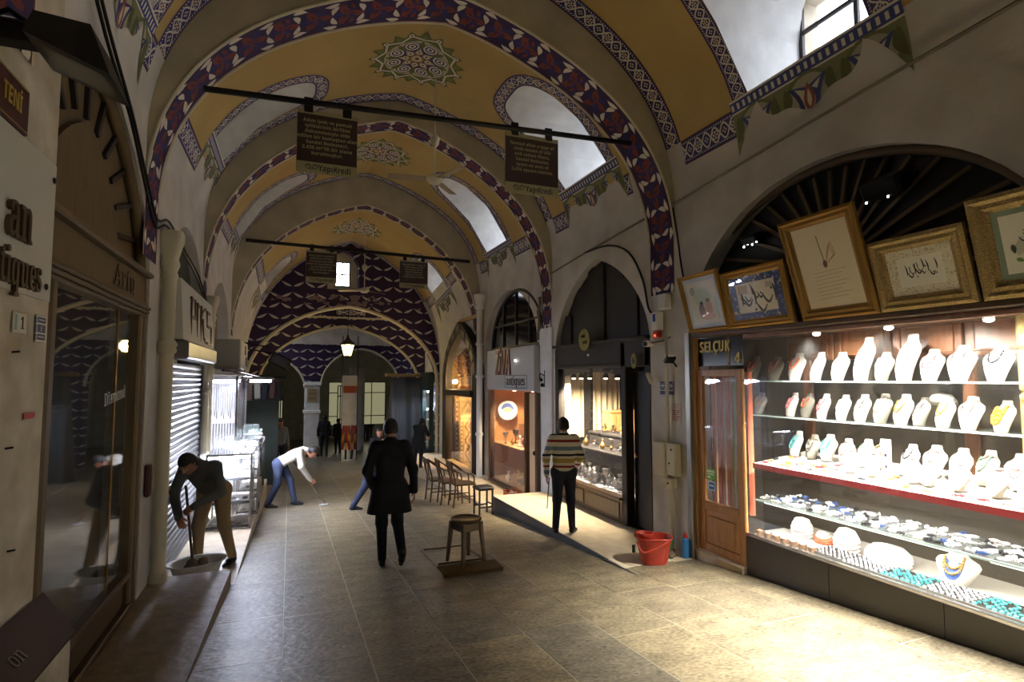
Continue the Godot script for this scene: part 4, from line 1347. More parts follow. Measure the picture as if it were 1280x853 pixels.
func pictures() -> void:
	var ink := c8(26, 24, 26)
	var art := []
	var p := Paint.new(180, 230, c8(176, 186, 196))                   # pale painting with two figures
	p.rect(16, 20, 148, 190, c8(206, 200, 182)); p.disc(Vector2(44, 60), 14, c8(150, 156, 160), 20); p.disc(Vector2(88, 90), 46, c8(178, 194, 176), 40)
	p.disc(Vector2(74, 150), 16, c8(120, 100, 100), 30); p.disc(Vector2(112, 140), 18, c8(198, 150, 130), 32); p.disc(Vector2(112, 108), 9, c8(120, 80, 60)); p.disc(Vector2(78, 118), 9, c8(60, 50, 50)); p.disc(Vector2(98, 178), 40, c8(206, 166, 146), 16)
	p.rect(150, 96, 8, 100, c8(150, 190, 190))
	art.append(p)
	p = Paint.new(250, 180, c8(46, 62, 122))
	p.speck(rng, 160, c8(98, 116, 168), 7)
	p.rect(34, 30, 182, 122, c8(224, 214, 190))
	p.speck(rng, 30, c8(206, 186, 146), 8); p.rect(40, 36, 170, 110, c8(228, 220, 198))
	calligraphy(p, Vector2(150, 104), 62, ink, 6, 4); calligraphy(p, Vector2(120, 84), 40, ink, 5, 21); p.rect(44, 40, 46, 34, c8(196, 170, 140)); p.rect(176, 40, 30, 22, c8(190, 176, 160))
	art.append(p)
	p = Paint.new(256, 360, c8(214, 196, 158))
	p.rect(8, 8, 240, 344, c8(226, 212, 176))
	p.line([Vector2(112, 50), Vector2(116, 110), Vector2(122, 168)], 4, c8(120, 90, 60)); p.disc(Vector2(122, 172), 9, c8(96, 70, 50), 16)
	for k in 3: p.line([Vector2(128, 168), Vector2(150 + 8 * k, 100 - 8 * k), Vector2(168 + 4 * k, 140), Vector2(130, 172)], 2, c8(170, 120, 80))
	for k in 8: p.line([Vector2(60, 206 + 16 * k), Vector2(206 - 20 * (k % 3), 200 + 16 * k)], 2, c8(176, 150, 110))
	art.append(p)
	p = Paint.new(320, 210, c8(214, 208, 182))
	p.speck(rng, 260, c8(176, 166, 126), 6); p.speck(rng, 160, c8(196, 150, 130), 4); p.rect(54, 42, 212, 126, c8(226, 222, 202)); p.rect(60, 48, 200, 114, c8(220, 218, 200))
	calligraphy(p, Vector2(176, 108), 40, ink, 8, 9); calligraphy(p, Vector2(150, 100), 26, ink, 6, 19)
	art.append(p)
	p = Paint.new(240, 300, c8(122, 140, 118))
	p.rect(28, 30, 184, 240, c8(226, 224, 206))
	for k in 5: p.leaf(Vector2(70 + 24 * k, 200 - 10 * k), Vector2(90 + 24 * k, 120), 0.2, c8(196, 196, 176))
	calligraphy(p, Vector2(130, 120), 30, c8(60, 60, 52), 5, 14); p.leaf(Vector2(60, 210), Vector2(84, 224), 0.3, c8(96, 140, 60)); p.leaf(Vector2(56, 150), Vector2(60, 190), 0.2, c8(60, 70, 60))
	art.append(p)
	var spec := [   # d of the two ends, bottom, height, lean of the top, frame width, gold, inner lining, label
		[5.43, 4.78, 0.535, 0.66, 0.18, 0.05, "gold", "narrow gold frame with a pale painting of figures, nearest the electric boxes"],
		[4.78, 3.93, 0.54, 0.6, 0.13, 0.085, "gold", "gold frame with black calligraphy on a blue mount"],
		[3.84, 3.10, 0.515, 0.89, 0.29, 0.1, "old_gold", "tall gilt frame with faded parchment and a tassel drawing"],
		[3.09, 2.40, 0.515, 0.55, 0.15, 0.11, "gilt_worn", "carved gilt frame with one small line of calligraphy"],
		[2.37, 1.72, 0.50, 0.68, 0.17, 0.12, "gilt_worn", "carved gilt frame with a green mount at the right edge"]]
	for i in 5:
		var s: Array = spec[i]
		var w: float = s[0] - s[1]
		var hgt: float = sqrt(s[3] * s[3] + s[4] * s[4])
		var o := thing("picture_frame", s[7], "picture", v(4.47, 0.537, (s[0] + s[1]) / 2), RW, "framed pictures on the ledge")
		o.rotation = Vector3(0, RW, 0)
		o.rotate_object_local(Vector3.RIGHT, atan2(s[4], s[3]))
		var fw: float = s[5]
		var gm: Material = M[s[6]]
		for side in 4:
			var fr := MB.new()
			var len_: float = w if side % 2 == 0 else hgt
			var prof := [Vector2(0, 0), Vector2(0, 0.035), Vector2(fw * 0.25, 0.05), Vector2(fw * 0.45, 0.034), Vector2(fw * 0.7, 0.04), Vector2(fw * 0.85, 0.022), Vector2(fw, 0.016), Vector2(fw, 0.0)]
			var rows := []
			var nn := 2 if i < 3 else 41
			for j in nn:
				var f := j / float(nn - 1)
				var row := []
				for q in prof:
					var a: float = lerpf(-len_ / 2 + q.x, len_ / 2 - q.x, f)
					var h: float = q.y + (0.0035 * sin(f * 210.0 + q.x * 160) * sin(f * 70.0) if nn > 2 and q.y > 0.02 and j > 0 and j < nn - 1 else 0.0)
					row.append([Vector3(a, q.x, h), Vector3(w / 2 - q.x, hgt / 2 + a, h), Vector3(-a, hgt - q.x, h), Vector3(-w / 2 + q.x, hgt / 2 - a, h)][side])
				rows.append(row)
			for r in rows.size() - 1:
				for k in prof.size() - 1: fr.quad(rows[r][k], rows[r + 1][k], rows[r + 1][k + 1], rows[r][k + 1])
			put("frame_side", fr, gm, o)
		var bk := MB.new()
		bk.box(Vector3(0, hgt / 2, 0.006), Vector3(w - 0.02, hgt - 0.02, 0.008))
		put("backing", bk, M.walnut, o)
		var pic := MB.new()
		var x0 := w / 2 - fw * 0.9
		pic.quad(Vector3(-x0, fw * 0.9, 0.013), Vector3(x0, fw * 0.9, 0.013), Vector3(x0, hgt - fw * 0.9, 0.013), Vector3(-x0, hgt - fw * 0.9, 0.013))
		put("picture_sheet", pic, printed("picture_%d" % i, art[i].im, 0.7, false), o)
		var gg := MB.new()
		gg.quad(Vector3(-x0, fw * 0.9, 0.018), Vector3(x0, fw * 0.9, 0.018), Vector3(x0, hgt - fw * 0.9, 0.018), Vector3(-x0, hgt - fw * 0.9, 0.018))
		if i < 3: put("picture_glass", gg, M.pane, o)

func shop_door() -> void:
	var o := thing("shop_door", "oak framed glass door with a striped curtain and lower panel beside the showcase", "door", v(4.52, -1.98, 5.05), RW)
	var f := MB.new()
	for x in [-0.31, 0.31]: f.cbox(Vector3(x, 1.04, 0), Vector3(0.09, 2.08, 0.05), 0.008)
	f.cbox(Vector3(0, 2.04, 0), Vector3(0.54, 0.08, 0.05), 0.008); f.cbox(Vector3(0, 0.52, 0), Vector3(0.54, 0.1, 0.05), 0.008); f.cbox(Vector3(0, 0.05, 0), Vector3(0.54, 0.1, 0.05), 0.008)
	put("door_frame", f, M.oak, o)
	var pn := MB.new()
	pn.cbox(Vector3(0, 0.285, -0.005), Vector3(0.54, 0.38, 0.025), 0.004)
	var pp := put("lower_panel", pn, M.oak, o)
	var mo := MB.new()
	mo.cbox(Vector3(0, 0.285, 0.012), Vector3(0.4, 0.25, 0.02), 0.009)
	put("moulding", mo, M.oak, pp)
	var g := MB.new()
	g.box(Vector3(0, 1.29, 0), Vector3(0.54, 1.44, 0.006))
	put("door_pane", g, M.pane, o)
	var cloth := Paint.new(256, 64, c8(176, 110, 84))
	rng.seed = 77
	var xx := 0
	while xx < 256:
		var ww := rng.randi_range(3, 14)
		cloth.rect(xx, 0, ww, 64, [c8(186, 96, 70), c8(196, 172, 128), c8(120, 60, 56), c8(170, 140, 90), c8(150, 150, 120), c8(204, 120, 86)][rng.randi() % 6])
		xx += ww
	var cm := printed("striped_cloth", cloth.im, 0.9)
	var cu := MB.new()
	var rows := []
	for r in 2:
		var row := []
		for k in 61: row.append(Vector3(-0.3 + 0.6 * k / 60.0, 0.5 + 1.55 * r, -0.16 + 0.03 * sin(k * 0.9) + 0.012 * sin(k * 2.3)))
		rows.append(row)
	cu.grid(rows)
	tag(put("curtain", cu, cm, null, v(4.52, -1.98, 5.05), RW), "red and sand striped cloth hanging behind the glass door", "curtain")
	for i in 2:
		var s := MB.new()
		s.box(Vector3(-0.17 + 0.01 * i, 0.88 - 0.13 * i, 0.005), Vector3(0.15 - 0.04 * i, 0.13 - 0.03 * i, 0.002))
		var st := Paint.new(64, 64, [c8(122, 178, 70), c8(226, 232, 240)][i])
		if i: st.rect(6, 6, 52, 52, c8(46, 116, 176)); st.rect(14, 26, 36, 10, c8(220, 230, 240))
		else:
			st.rect(6, 10, 52, 12, c8(230, 240, 220)); st.rect(10, 28, 44, 8, c8(210, 230, 190)); st.rect(6, 44, 24, 10, c8(230, 240, 220))
		put("sticker", s, printed("sticker_%d" % i, st.im, 0.6, false), o)
	var sg := thing("door_sign", "dark glass sign panel over the oak door with gold letters", "sign", v(4.52, 0.13, 5.05), RW)
	var b := MB.new()
	b.cbox(Vector3(0.0, 0.17, -0.01), Vector3(0.7, 0.33, 0.02), 0.004)
	put("board", b, M.sign_black, sg)
	var fr := MB.new()
	for x in [-0.36, 0.16]: fr.cbox(Vector3(x, 0.16, 0.004), Vector3(0.02, 0.32, 0.012), 0.003)
	put("gold_strip", fr, M.old_gold, sg)
	put("lettering", letters("SELÇUK", 0.19, 0.012, false, true), M.brass_letter, sg, Vector3(-0.06, 0.23, 0.008)).scale = Vector3(0.72, 0.9, 1)
	put("number", letters("4", 0.2, 0.012, false), M.brass_letter, sg, Vector3(0.29, 0.09, 0.008)).scale = Vector3(0.8, 0.8, 1)
	var th := MB.new()
	th.hexa([v(4.45, fy(5.42) - 0.05, 5.42), v(5.2, fy(5.42) - 0.05, 5.42), v(5.2, fy(4.7) - 0.05, 4.7), v(4.45, fy(4.7) - 0.05, 4.7), v(4.45, -1.99, 5.42), v(5.2, -1.99, 5.42), v(5.2, -1.99, 4.7), v(4.45, -1.99, 4.7)])
	struct("trim_threshold", th, M.marble)
	var jamb := MB.new()
	jamb.cbox(v(4.52, -0.75, 5.44), Vector3(0.1, 2.55, 0.05), 0.006)
	struct("trim_door_jamb", jamb, M.oak)

# ---------------------------------------------------------------- right side: the dark antique shop, the grey signed shop, the rug shop
func curtain_mesh(w: float, h: float, folds: float, amp: float) -> MB:
	var m := MB.new()
	var rows := []
	for r in 5:
		var row := []
		for k in 81:
			var u := k / 80.0
			row.append(Vector3((u - 0.5) * w, h * r / 4.0, amp * sin(u * folds * TAU) * (1.15 - 0.3 * r / 4.0) + amp * 0.3 * sin(u * folds * 2.7 * TAU)))
		rows.append(row)
	m.grid(rows)
	return m

func vase_mesh(h: float, seed_: int) -> MB:
	var m := MB.new()
	var pr: Array = [
		[Vector2(0.2, 0), Vector2(0.22, 0.03), Vector2(0.1, 0.08), Vector2(0.3, 0.3), Vector2(0.34, 0.45), Vector2(0.2, 0.62), Vector2(0.09, 0.72), Vector2(0.09, 0.9), Vector2(0.16, 1.0), Vector2(0.13, 1.0)],
		[Vector2(0.16, 0), Vector2(0.16, 0.03), Vector2(0.05, 0.06), Vector2(0.04, 0.5), Vector2(0.08, 0.55), Vector2(0.2, 0.75), Vector2(0.24, 0.98), Vector2(0.22, 1.0)],
		[Vector2(0.25, 0), Vector2(0.38, 0.2), Vector2(0.42, 0.4), Vector2(0.3, 0.62), Vector2(0.2, 0.7), Vector2(0.22, 0.78), Vector2(0.1, 0.86), Vector2(0.05, 0.92), Vector2(0.0, 1.0)],
		[Vector2(0.14, 0), Vector2(0.3, 0.05), Vector2(0.12, 0.12), Vector2(0.14, 0.2), Vector2(0.06, 0.3), Vector2(0.08, 0.6), Vector2(0.05, 0.66), Vector2(0.14, 0.8), Vector2(0.14, 0.88), Vector2(0.05, 1.0), Vector2(0.0, 1.0)]][seed_ % 4]
	var p2 := []
	for q in pr: p2.append(q * h)
	m.lathe(p2, Vector3.ZERO, 16)
	return m

func dark_shop() -> void:
	var o := thing("antique_shopfront", "dark brown wooden shopfront under the pointed arch behind the striped man", "shopfront", v(4.5, -2.1, 7.77), RW)
	# local x = 7.77 - d, y from the platform, z into the street
	var y0 := 2.1
	var boards := [-1.44, -1.02, -0.42, 0.1, 0.62, 1.02, 1.44]
	for i in boards.size() - 1:
		var b := MB.new()
		var w: float = boards[i + 1] - boards[i]
		var c: float = (boards[i] + boards[i + 1]) / 2
		var t := absf(c) / 1.48
		var top := 2.62 + 1.4 * (sqrt(1 - t * t) * 0.75 + 0.25 * (1 - t)) - 0.05
		b.cbox(Vector3(c, (2.62 + top) / 2, -0.12 - 0.03 * (i % 2)), Vector3(w - 0.012, top - 2.62, 0.05), 0.012)
		put("upper_board", b, M.ebony, o)
	var bk := MB.new()
	bk.prism(arch_outline(-1.49, 1.49, 2.5, 4.03, 0.25), 0.1, Vector3(0, 0, -0.24), Vector3.RIGHT, Vector3.UP)
	put("backing", bk, M.ebony, o)
	var f := MB.new()
	for q in [[-1.40, 0.14, 0.0, 2.62], [0.78, 0.13, 0.0, 2.62], [1.38, 0.14, 0.0, 2.62]]: f.cbox(Vector3(q[0], (q[2] + q[3]) / 2, -0.06), Vector3(q[1], q[3] - q[2], 0.14), 0.012)
	f.cbox(Vector3(0, 2.46, -0.05), Vector3(2.88, 0.4, 0.12), 0.014)
	f.cbox(Vector3(0, 2.66, -0.01), Vector3(2.9, 0.05, 0.18), 0.012)
	f.cbox(Vector3(-0.31, 2.3, -0.02), Vector3(2.12, 0.05, 0.1), 0.01)
	put("frame", f, M.ebony, o)
	var ba := MB.new()
	ba.cbox(Vector3(-0.31, 0.19, -0.03), Vector3(2.1, 0.36, 0.1), 0.01)
	ba.cbox(Vector3(-0.31, 0.37, 0.0), Vector3(2.14, 0.04, 0.16), 0.01)
	for x in [-0.84, 0.22]: ba.cbox(Vector3(x, 0.19, 0.025), Vector3(0.9, 0.22, 0.02), 0.008)
	put("window_base", ba, M.walnut, o)
	var dr := MB.new()
	dr.cbox(Vector3(1.08, 1.1, -0.16), Vector3(0.5, 2.2, 0.05), 0.01)
	var dm := put("door_leaf", dr, M.ebony, o)
	var kn := MB.new()
	kn.ball(Vector3(0.92, 1.0, -0.11), Vector3.ONE * 0.03, 10)
	put("door_knob", kn, M.brass, dm)
	var g := MB.new()
	g.box(Vector3(-0.31, 1.33, -0.05), Vector3(2.08, 1.9, 0.008))
	put("window_pane", g, M.pane, o)
	var hd := MB.new()                                # shaped valance in the window's top
	var poly := PackedVector2Array([Vector2(-1.0, 2.28), Vector2(-1.0, 2.1)])
	for k in 13: poly.append(Vector2(-0.95 + 1.9 * k / 12.0, 2.14 + 0.06 * sin(PI * k / 12.0)))
	poly.append_array(PackedVector2Array([Vector2(1.0, 2.1), Vector2(1.0, 2.28)]))
	hd.prism(poly, 0.02, Vector3(-0.31, 0, -0.1), Vector3.RIGHT, Vector3.UP)
	put("window_valance", hd, M.ebony, o)
	# signs
	var sg := thing("round_sign", "round yellow painted sign above the dark shop window", "sign", v(4.395, 0.62, 7.95), RW)
	var s := MB.new()
	s.lathe([Vector2(0.0, -0.012), Vector2(0.175, -0.012), Vector2(0.18, 0.0), Vector2(0.175, 0.012), Vector2(0.0, 0.012)], Vector3.ZERO, 28, Basis(Vector3.RIGHT, PI / 2))
	put("disc", s, M.sign_yellow, sg)
	for q in [[-0.09, 0.05, 0.13], [-0.04, -0.05, 0.15]]:       # two worn lines of script
		var ln := MB.new()
		var pts := []
		for k in 15: pts.append(Vector3(q[0] + q[2] * k / 14.0, q[1] + 0.022 * sin(k * 1.7) * (1.0 if k % 4 else 1.8), 0.014))
		ln.tube(pts, 0.005, 4)
		put("lettering", ln, M.sign_ink, sg)
	var ns := thing("number_plate", "small oval yellow plate with the number 6 by the dark door", "sign", v(4.42, 0.24, 6.6), RW)
	s = MB.new()
	s.lathe([Vector2(0.0, -0.006), Vector2(0.07, -0.006), Vector2(0.072, 0.0), Vector2(0.07, 0.006), Vector2(0.0, 0.006)], Vector3.ZERO, 24, Basis(Vector3.RIGHT, PI / 2), 0.9, 1.5)
	put("plate", s, M.sign_yellow, ns)
	put("number", letters("6", 0.12, 0.004, false, true), M.sign_ink, ns, Vector3(0, 0, 0.008))
	var tg := MB.new()
	tg.cbox(Vector3.ZERO, Vector3(0.06, 0.035, 0.006), 0.003)
	tag(put("paper_tag", tg, M.white_paint, null, v(4.42, 0.37, 7.88), RW), "tiny white paper tag under the round yellow sign", "tag")
	# inside: curtains, stepped display, silver and brass
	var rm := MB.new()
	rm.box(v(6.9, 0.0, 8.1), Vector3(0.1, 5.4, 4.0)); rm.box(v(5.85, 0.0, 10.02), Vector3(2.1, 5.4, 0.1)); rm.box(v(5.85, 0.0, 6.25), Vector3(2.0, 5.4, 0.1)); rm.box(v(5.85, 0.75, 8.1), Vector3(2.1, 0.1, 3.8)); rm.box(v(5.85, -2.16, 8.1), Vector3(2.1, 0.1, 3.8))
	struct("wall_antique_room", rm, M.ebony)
	var cm := curtain_mesh(0.62, 1.3, 5, 0.03).mesh()
	for i in 2:
		tag(put("curtain", cm, M.cream_cloth, null, v(5.08 + 0.83 * i, -1.15, 9.8), 0.0), "cream pleated curtain at the back of the dark shop, %s one" % ["left", "right"][i], "curtain", "curtains in the dark shop")
	for i in 3:
		var st := MB.new()
		var y: float = [-1.73, -1.2, -0.97][i]
		var x: float = [4.72, 4.8, 5.2][i]
		st.cbox(v(x + 0.2, y - 0.02, 8.15), Vector3(0.75 if i == 0 else 0.42, 0.04, 2.25), 0.006)
		if i: st.box(v(x + 0.02, y - 0.12, 8.15), Vector3(0.02, 0.2, 2.2))
		var sh := struct("trim_display_step_%d" % i, st, M.dark_cloth if i else M.pale_cloth)
	rng.seed = 21
	var vm := []
	for k in 4: vm.append(vase_mesh(0.22, k).mesh())
	for i in 14:
		var k := i % 4
		var ob := put("silver_vase", vm[k], M.silver, null, v(4.7 + 0.07 * (i % 3), -1.706, 9.0 - 0.13 * i), 0)
		ob.scale = Vector3.ONE * rng.randf_range(0.7, 1.3)
		tag(ob, "silver %s on the window deck of the dark shop, %s from the striped man" % [["vase", "goblet", "covered jar", "candlestick"][k], ORD[i]], "silverware", "silver on the window deck")
	var tr := MB.new()
	var pl := PackedVector2Array()
	for k in 24:
		var a := TAU * k / 24
		pl.append(Vector2(signf(cos(a)) * pow(absf(cos(a)), 0.45) * 0.2, 0.24 + signf(sin(a)) * pow(absf(sin(a)), 0.45) * 0.24))
	tr.prism(pl, 0.012, Vector3.ZERO, Vector3.RIGHT, Vector3.UP)
	var to := put("silver_tray", tr, M.silver, null, v(5.0, -1.70, 7.6), RW)
	to.rotate_object_local(Vector3.RIGHT, -0.25)
	tag(to, "large silver tray leaning upright in the dark shop window", "tray")
	for j in 2:
		for i in 15:
			var k := (i * 7 + j) % 4
			var ob := put("brass_vase", vm[k], [M.gold, M.silver, M.brass][i % 3], null, v([4.92, 5.3][j] + 0.09 * (i % 2), [-1.178, -0.948][j], 9.15 - 0.14 * i), 0)
			ob.scale = Vector3.ONE * rng.randf_range(0.4, 0.75)
			tag(ob, "small %s %s on the %s dark step, %s from the striped man" % [["gilt", "silver", "brass"][i % 3], ["vase", "goblet", "covered jar", "candlestick"][k], ["lower", "upper"][j], ORD[i]], "metalware", "metalware on the dark steps")
	for i in 2:
		var bx := MB.new()
		bx.cbox(Vector3(0, 0.2, 0), Vector3(0.4, 0.4, 0.25), 0.01); bx.cbox(Vector3(0, 0.42, 0), Vector3(0.44, 0.04, 0.28), 0.01)
		for k in 3: bx.cbox(Vector3(-0.13 + 0.13 * k, 0.2, 0.13), Vector3(0.1, 0.3, 0.015), 0.005)
		tag(put("wooden_chest", bx, M.honey, null, v(5.75 + 0.5 * i, -1.05, 9.2), 0.0), "honey coloured wooden chest behind the steps, %s" % ["left one", "right one"][i], "chest", "chests in the dark shop")
	for i in 5:
		var d: float = [9.0, 8.72, 8.42, 7.9, 7.55][i]
		var la := thing("window_lamp", "small shaded lamp hanging in the dark shop window, %s from the striped man" % ORD[i], "lamp", v(4.75, 0.0, d), 0, "lamps in the dark shop window")
		var cp := MB.new()
		cp.lathe([Vector2(0.05, 0), Vector2(0.045, 0.05), Vector2(0.02, 0.09), Vector2(0.012, 0.2), Vector2(0.0, 0.2)], Vector3.ZERO, 12)
		put("lamp_shade", cp, M.black, la)
		var bu := MB.new()
		bu.ball(Vector3(0, -0.005, 0), Vector3(0.035, 0.016, 0.035), 10)
		put("bulb", bu, M.lamp_warm, la)
		spot(v(4.75, -0.05, d), v(5.1, -1.5, d + 0.3), 66, 7.0, c8(255, 236, 204), 0.04)
	# platform before the shops and its steel ramp edge
	var pf := MB.new()
	pf.hexa([v(3.5, -2.9, 4.95), v(4.52, -2.9, 4.95), v(4.52, -2.9, 9.6), v(3.42, -2.9, 9.6), v(3.5, -2.1, 4.95), v(4.52, -2.1, 4.95), v(4.52, -2.1, 9.6), v(3.42, -2.1, 9.6)])
	var ps := struct("trim_platform_right", pf, M.marble)
	for q in [[5.78, 9.6, 0.0], [4.9, 5.83, 0.02]]:
		var rp := MB.new()
		var a: float = q[0]
		var e: float = q[1]
		var xa = lerpf(3.5, 3.42, (a - 4.95) / 4.65) - q[2]
		var xe = lerpf(3.5, 3.42, (e - 4.95) / 4.65) - q[2]
		rp.hexa([v(xa - 0.02, fy(a) - 0.02, a), v(xa, fy(a) - 0.02, a), v(xe, fy(e) - 0.02, e), v(xe - 0.02, fy(e) - 0.02, e), v(xa - 0.02, maxf(-2.095, fy(a) - 0.01), a), v(xa, maxf(-2.095, fy(a) - 0.01), a), v(xe, -2.095, e), v(xe - 0.02, -2.095, e)])
		put("steel_edge", rp, M.ramp_steel, ps)

func ziva_shop() -> void:
	var X := 4.42
	var o := thing("grey_shopfront", "pale grey shopfront with wide sign and dark red letters", "shopfront", v(X, fy(11.2), 11.2), RW)
	# local: x = 11.2 - d; y measured from the street at that place
	var h := -fy(11.2)
	var sgn := MB.new()
	sgn.cbox(Vector3(0, h + 0.19, 0.02), Vector3(2.74, 0.9, 0.14), 0.012)
	var sb := put("sign_board", sgn, M.sign_grey, o)
	put("lettering", letters("ZiVA", 0.56, 0.03, false, true), M.sign_red, sb, Vector3(-0.28, h + 0.33, 0.1)).scale = Vector3(0.8, 1.35, 1)
	put("lettering", letters("antiques", 0.25, 0.012, true), M.sign_ink, sb, Vector3(0.42, h - 0.06, 0.094))
	var bx := MB.new()
	for y in [-0.2, 0.06]: bx.box(Vector3(0.42, h + y, 0.092), Vector3(1.2, 0.012, 0.006))
	for x in [-0.18, 1.02]: bx.box(Vector3(x, h - 0.07, 0.092), Vector3(0.012, 0.27, 0.006))
	put("letter_box", bx, M.sign_ink, sb)
	# the arched window above
	var fr := MB.new()
	var l := []
	for q in arch_outline(-1.5, 1.5, h + 0.62, h + 1.9): l.append(Vector3(q.x, q.y, -0.1))
	fr.tube(l, 0.04, 6)
	fr.cbox(Vector3(0, h + 0.68, -0.1), Vector3(3.0, 0.06, 0.06), 0.008)
	for x in [-0.75, 0.0, 0.75]:
		var yy := 0.62 + 1.28 * sqrt(1 - pow(x / 1.5, 2))
		fr.cbox(Vector3(x, h + (0.66 + yy) / 2, -0.1), Vector3(0.04, yy - 0.66, 0.05), 0.006)
	fr.cbox(Vector3(0, h + 1.2, -0.1), Vector3(2.7, 0.04, 0.05), 0.006)
	put("arch_frame", fr, M.dark_steel, o)
	var gp := MB.new()
	var poly := arch_outline(-1.48, 1.48, h + 0.62, h + 1.88)
	gp.prism(poly, 0.01, Vector3(0, 0, -0.12), Vector3.RIGHT, Vector3.UP)
	put("arch_pane", gp, M.dark_glass, o)
	var sk := MB.new()
	for q in [[-1.36, 0.1], [0.8, 0.08], [1.34, 0.1]]: sk.cbox(Vector3(q[0], h / 2 - 0.15, -0.02), Vector3(q[1], h - 0.26, 0.12), 0.01)
	sk.cbox(Vector3(-0.28, 0.05, 0.0), Vector3(2.1, 0.14, 0.16), 0.01)
	put("window_frame", sk, M.walnut, o)
	var pn := MB.new()
	pn.box(Vector3(-0.28, h / 2 - 0.1, -0.02), Vector3(2.05, h - 0.36, 0.008))
	put("window_pane", pn, M.pane, o)
	var dr := MB.new()
	dr.cbox(Vector3(1.07, h / 2 - 0.15, -0.05), Vector3(0.4, h - 0.3, 0.04), 0.008)
	var dl := put("door_leaf", dr, M.door_cream, o)
	var kn := MB.new()
	kn.ball(Vector3(1.2, 1.0, 0.0), Vector3.ONE * 0.045, 10)
	put("door_knob", kn, M.iron, dl)
	# inside
	var rm := MB.new()
	rm.box(v(5.7, -1.3, 11.5), Vector3(0.06, 2.3, 2.8)); rm.box(v(5.1, -1.3, 12.7), Vector3(1.2, 2.3, 0.06)); rm.box(v(5.1, -0.2, 11.5), Vector3(1.3, 0.06, 2.8)); rm.box(v(5.1, -2.33, 11.5), Vector3(1.3, 0.06, 2.8)); rm.box(v(5.1, -1.3, 10.2), Vector3(1.2, 2.3, 0.06))
	struct("wall_niche", rm, M.honey)
	var bkf := MB.new()
	bkf.box(v(5.8, 0.6, 11.6), Vector3(0.1, 3.4, 3.2)); bkf.box(v(5.25, 1.0, 13.1), Vector3(1.0, 2.6, 0.1)); bkf.box(v(5.25, 1.0, 10.12), Vector3(1.0, 2.6, 0.06))
	struct("wall_niche_back", bkf, M.ebony)
	var sh := MB.new()
	sh.cbox(v(5.05, -1.5, 11.75), Vector3(1.1, 0.03, 1.8), 0.006)
	struct("trim_niche_shelf", sh, M.honey)
	var pt := thing("painted_plate", "round white plate with a blue painted scene in the orange window", "plate", v(4.83, -0.76, 12.52), -0.3)
	pt.scale = Vector3.ONE * 0.82
	var pm := MB.new()
	pm.lathe([Vector2(0.0, 0.0), Vector2(0.2, 0.0), Vector2(0.27, 0.035), Vector2(0.275, 0.045), Vector2(0.2, 0.012), Vector2(0.0, 0.01)], Vector3.ZERO, 28, Basis(Vector3.RIGHT, PI / 2))
	put("rim", pm, M.white_paint, pt)
	var im := Paint.new(96, 96, c8(226, 222, 206))
	im.rect(0, 0, 96, 46, c8(70, 90, 160)); im.disc(Vector2(48, 48), 30, c8(214, 196, 130), 18); im.rect(20, 44, 60, 12, c8(200, 160, 80)); im.line([Vector2(20, 60), Vector2(40, 40), Vector2(60, 58), Vector2(78, 42)], 5, c8(60, 60, 90))
	var dc := MB.new()
	var rg := []
	for k in 24: rg.append(Vector3(cos(TAU * k / 24) * 0.2, sin(TAU * k / 24) * 0.2, 0.016))
	for k in 24:
		var a: Vector3 = rg[k]
		var b: Vector3 = rg[(k + 1) % 24]
		dc.tri(Vector3(0, 0, 0.016), a, b, Vector2(0.5, 0.5), Vector2(0.5 + a.x * 2.4, 0.5 - a.y * 2.4), Vector2(0.5 + b.x * 2.4, 0.5 - b.y * 2.4))
	put("painting", dc, printed("plate_paint", im.im, 0.3, false), pt)
	var fp := MB.new()
	fp.cbox(Vector3(0, 0.2, 0), Vector3(0.34, 0.4, 0.03), 0.006)
	tag(put("carved_panel", fp, M.brown_wood, null, v(5.25, -1.483, 12.4), -0.2), "small carved brown panel leaning behind the trinkets", "panel")
	var dm := MB.new()
	dm.tube([Vector3(0, 0, 0), Vector3(0, 0.9, 0)], 0.03, 8)
	rng.seed = 8
	var vm := []
	for k in 4: vm.append(vase_mesh(0.2, k).mesh())
	for j in 2:
		for i in 15:
			var k := (i * 3 + j) % 4
			var mt: Material = [M.pearl, M.silver, M.garnet, M.gold, M.onyx][(i * 7 + j) % 5]
			var ob := put("trinket", vm[k], mt, null, v(4.58 + 0.062 * i, [-2.298, -1.483][j], [11.6, 12.0][j] - 0.28 * (i % 4) + 0.2 * (1 - j)), 0)
			ob.scale = Vector3.ONE * rng.randf_range(0.8, 1.6)
			tag(ob, "%s %s on the %s of the orange window, %s from the glass" % [["white", "silver", "red", "gilt", "black"][(i * 7 + j) % 5], ["vase", "goblet", "jar", "candlestick"][k], ["floor", "shelf"][j], ORD[i]], "ornament", "ornaments in the orange window")
	for i in 2:
		var la := thing("niche_lamp", "small bright ceiling lamp inside the orange window, %s" % ["far one", "near one"][i], "lamp", v(4.8, -0.27, 12.0 - 1.1 * i), 0, "lamps in the orange window")
		var bu := MB.new()
		bu.ball(Vector3(0, -0.01, 0), Vector3(0.05, 0.02, 0.05), 10)
		put("bulb", bu, M.lamp_warm, la)
		spot(v(4.8, -0.33, 12.0 - 1.1 * i), v(4.95, -2.2, 12.0 - 1.1 * i), 70, 6.0, c8(255, 230, 192), 0.05)
	var sl := thing("sign_lamp", "small bright bulb over the last red letter of the sign", "lamp", v(4.3, 0.36, 10.72), RW)
	var bb := MB.new()
	bb.ball(Vector3.ZERO, Vector3.ONE * 0.022, 8)
	put("bulb", bb, M.lamp_spark, sl)
	var ar := MB.new()
	ar.tube([Vector3(0, 0.0, -0.02), Vector3(0, 0.02, -0.06), Vector3(0, 0.0, -0.1)], 0.008, 5)
	put("arm", ar, M.dark_steel, sl)

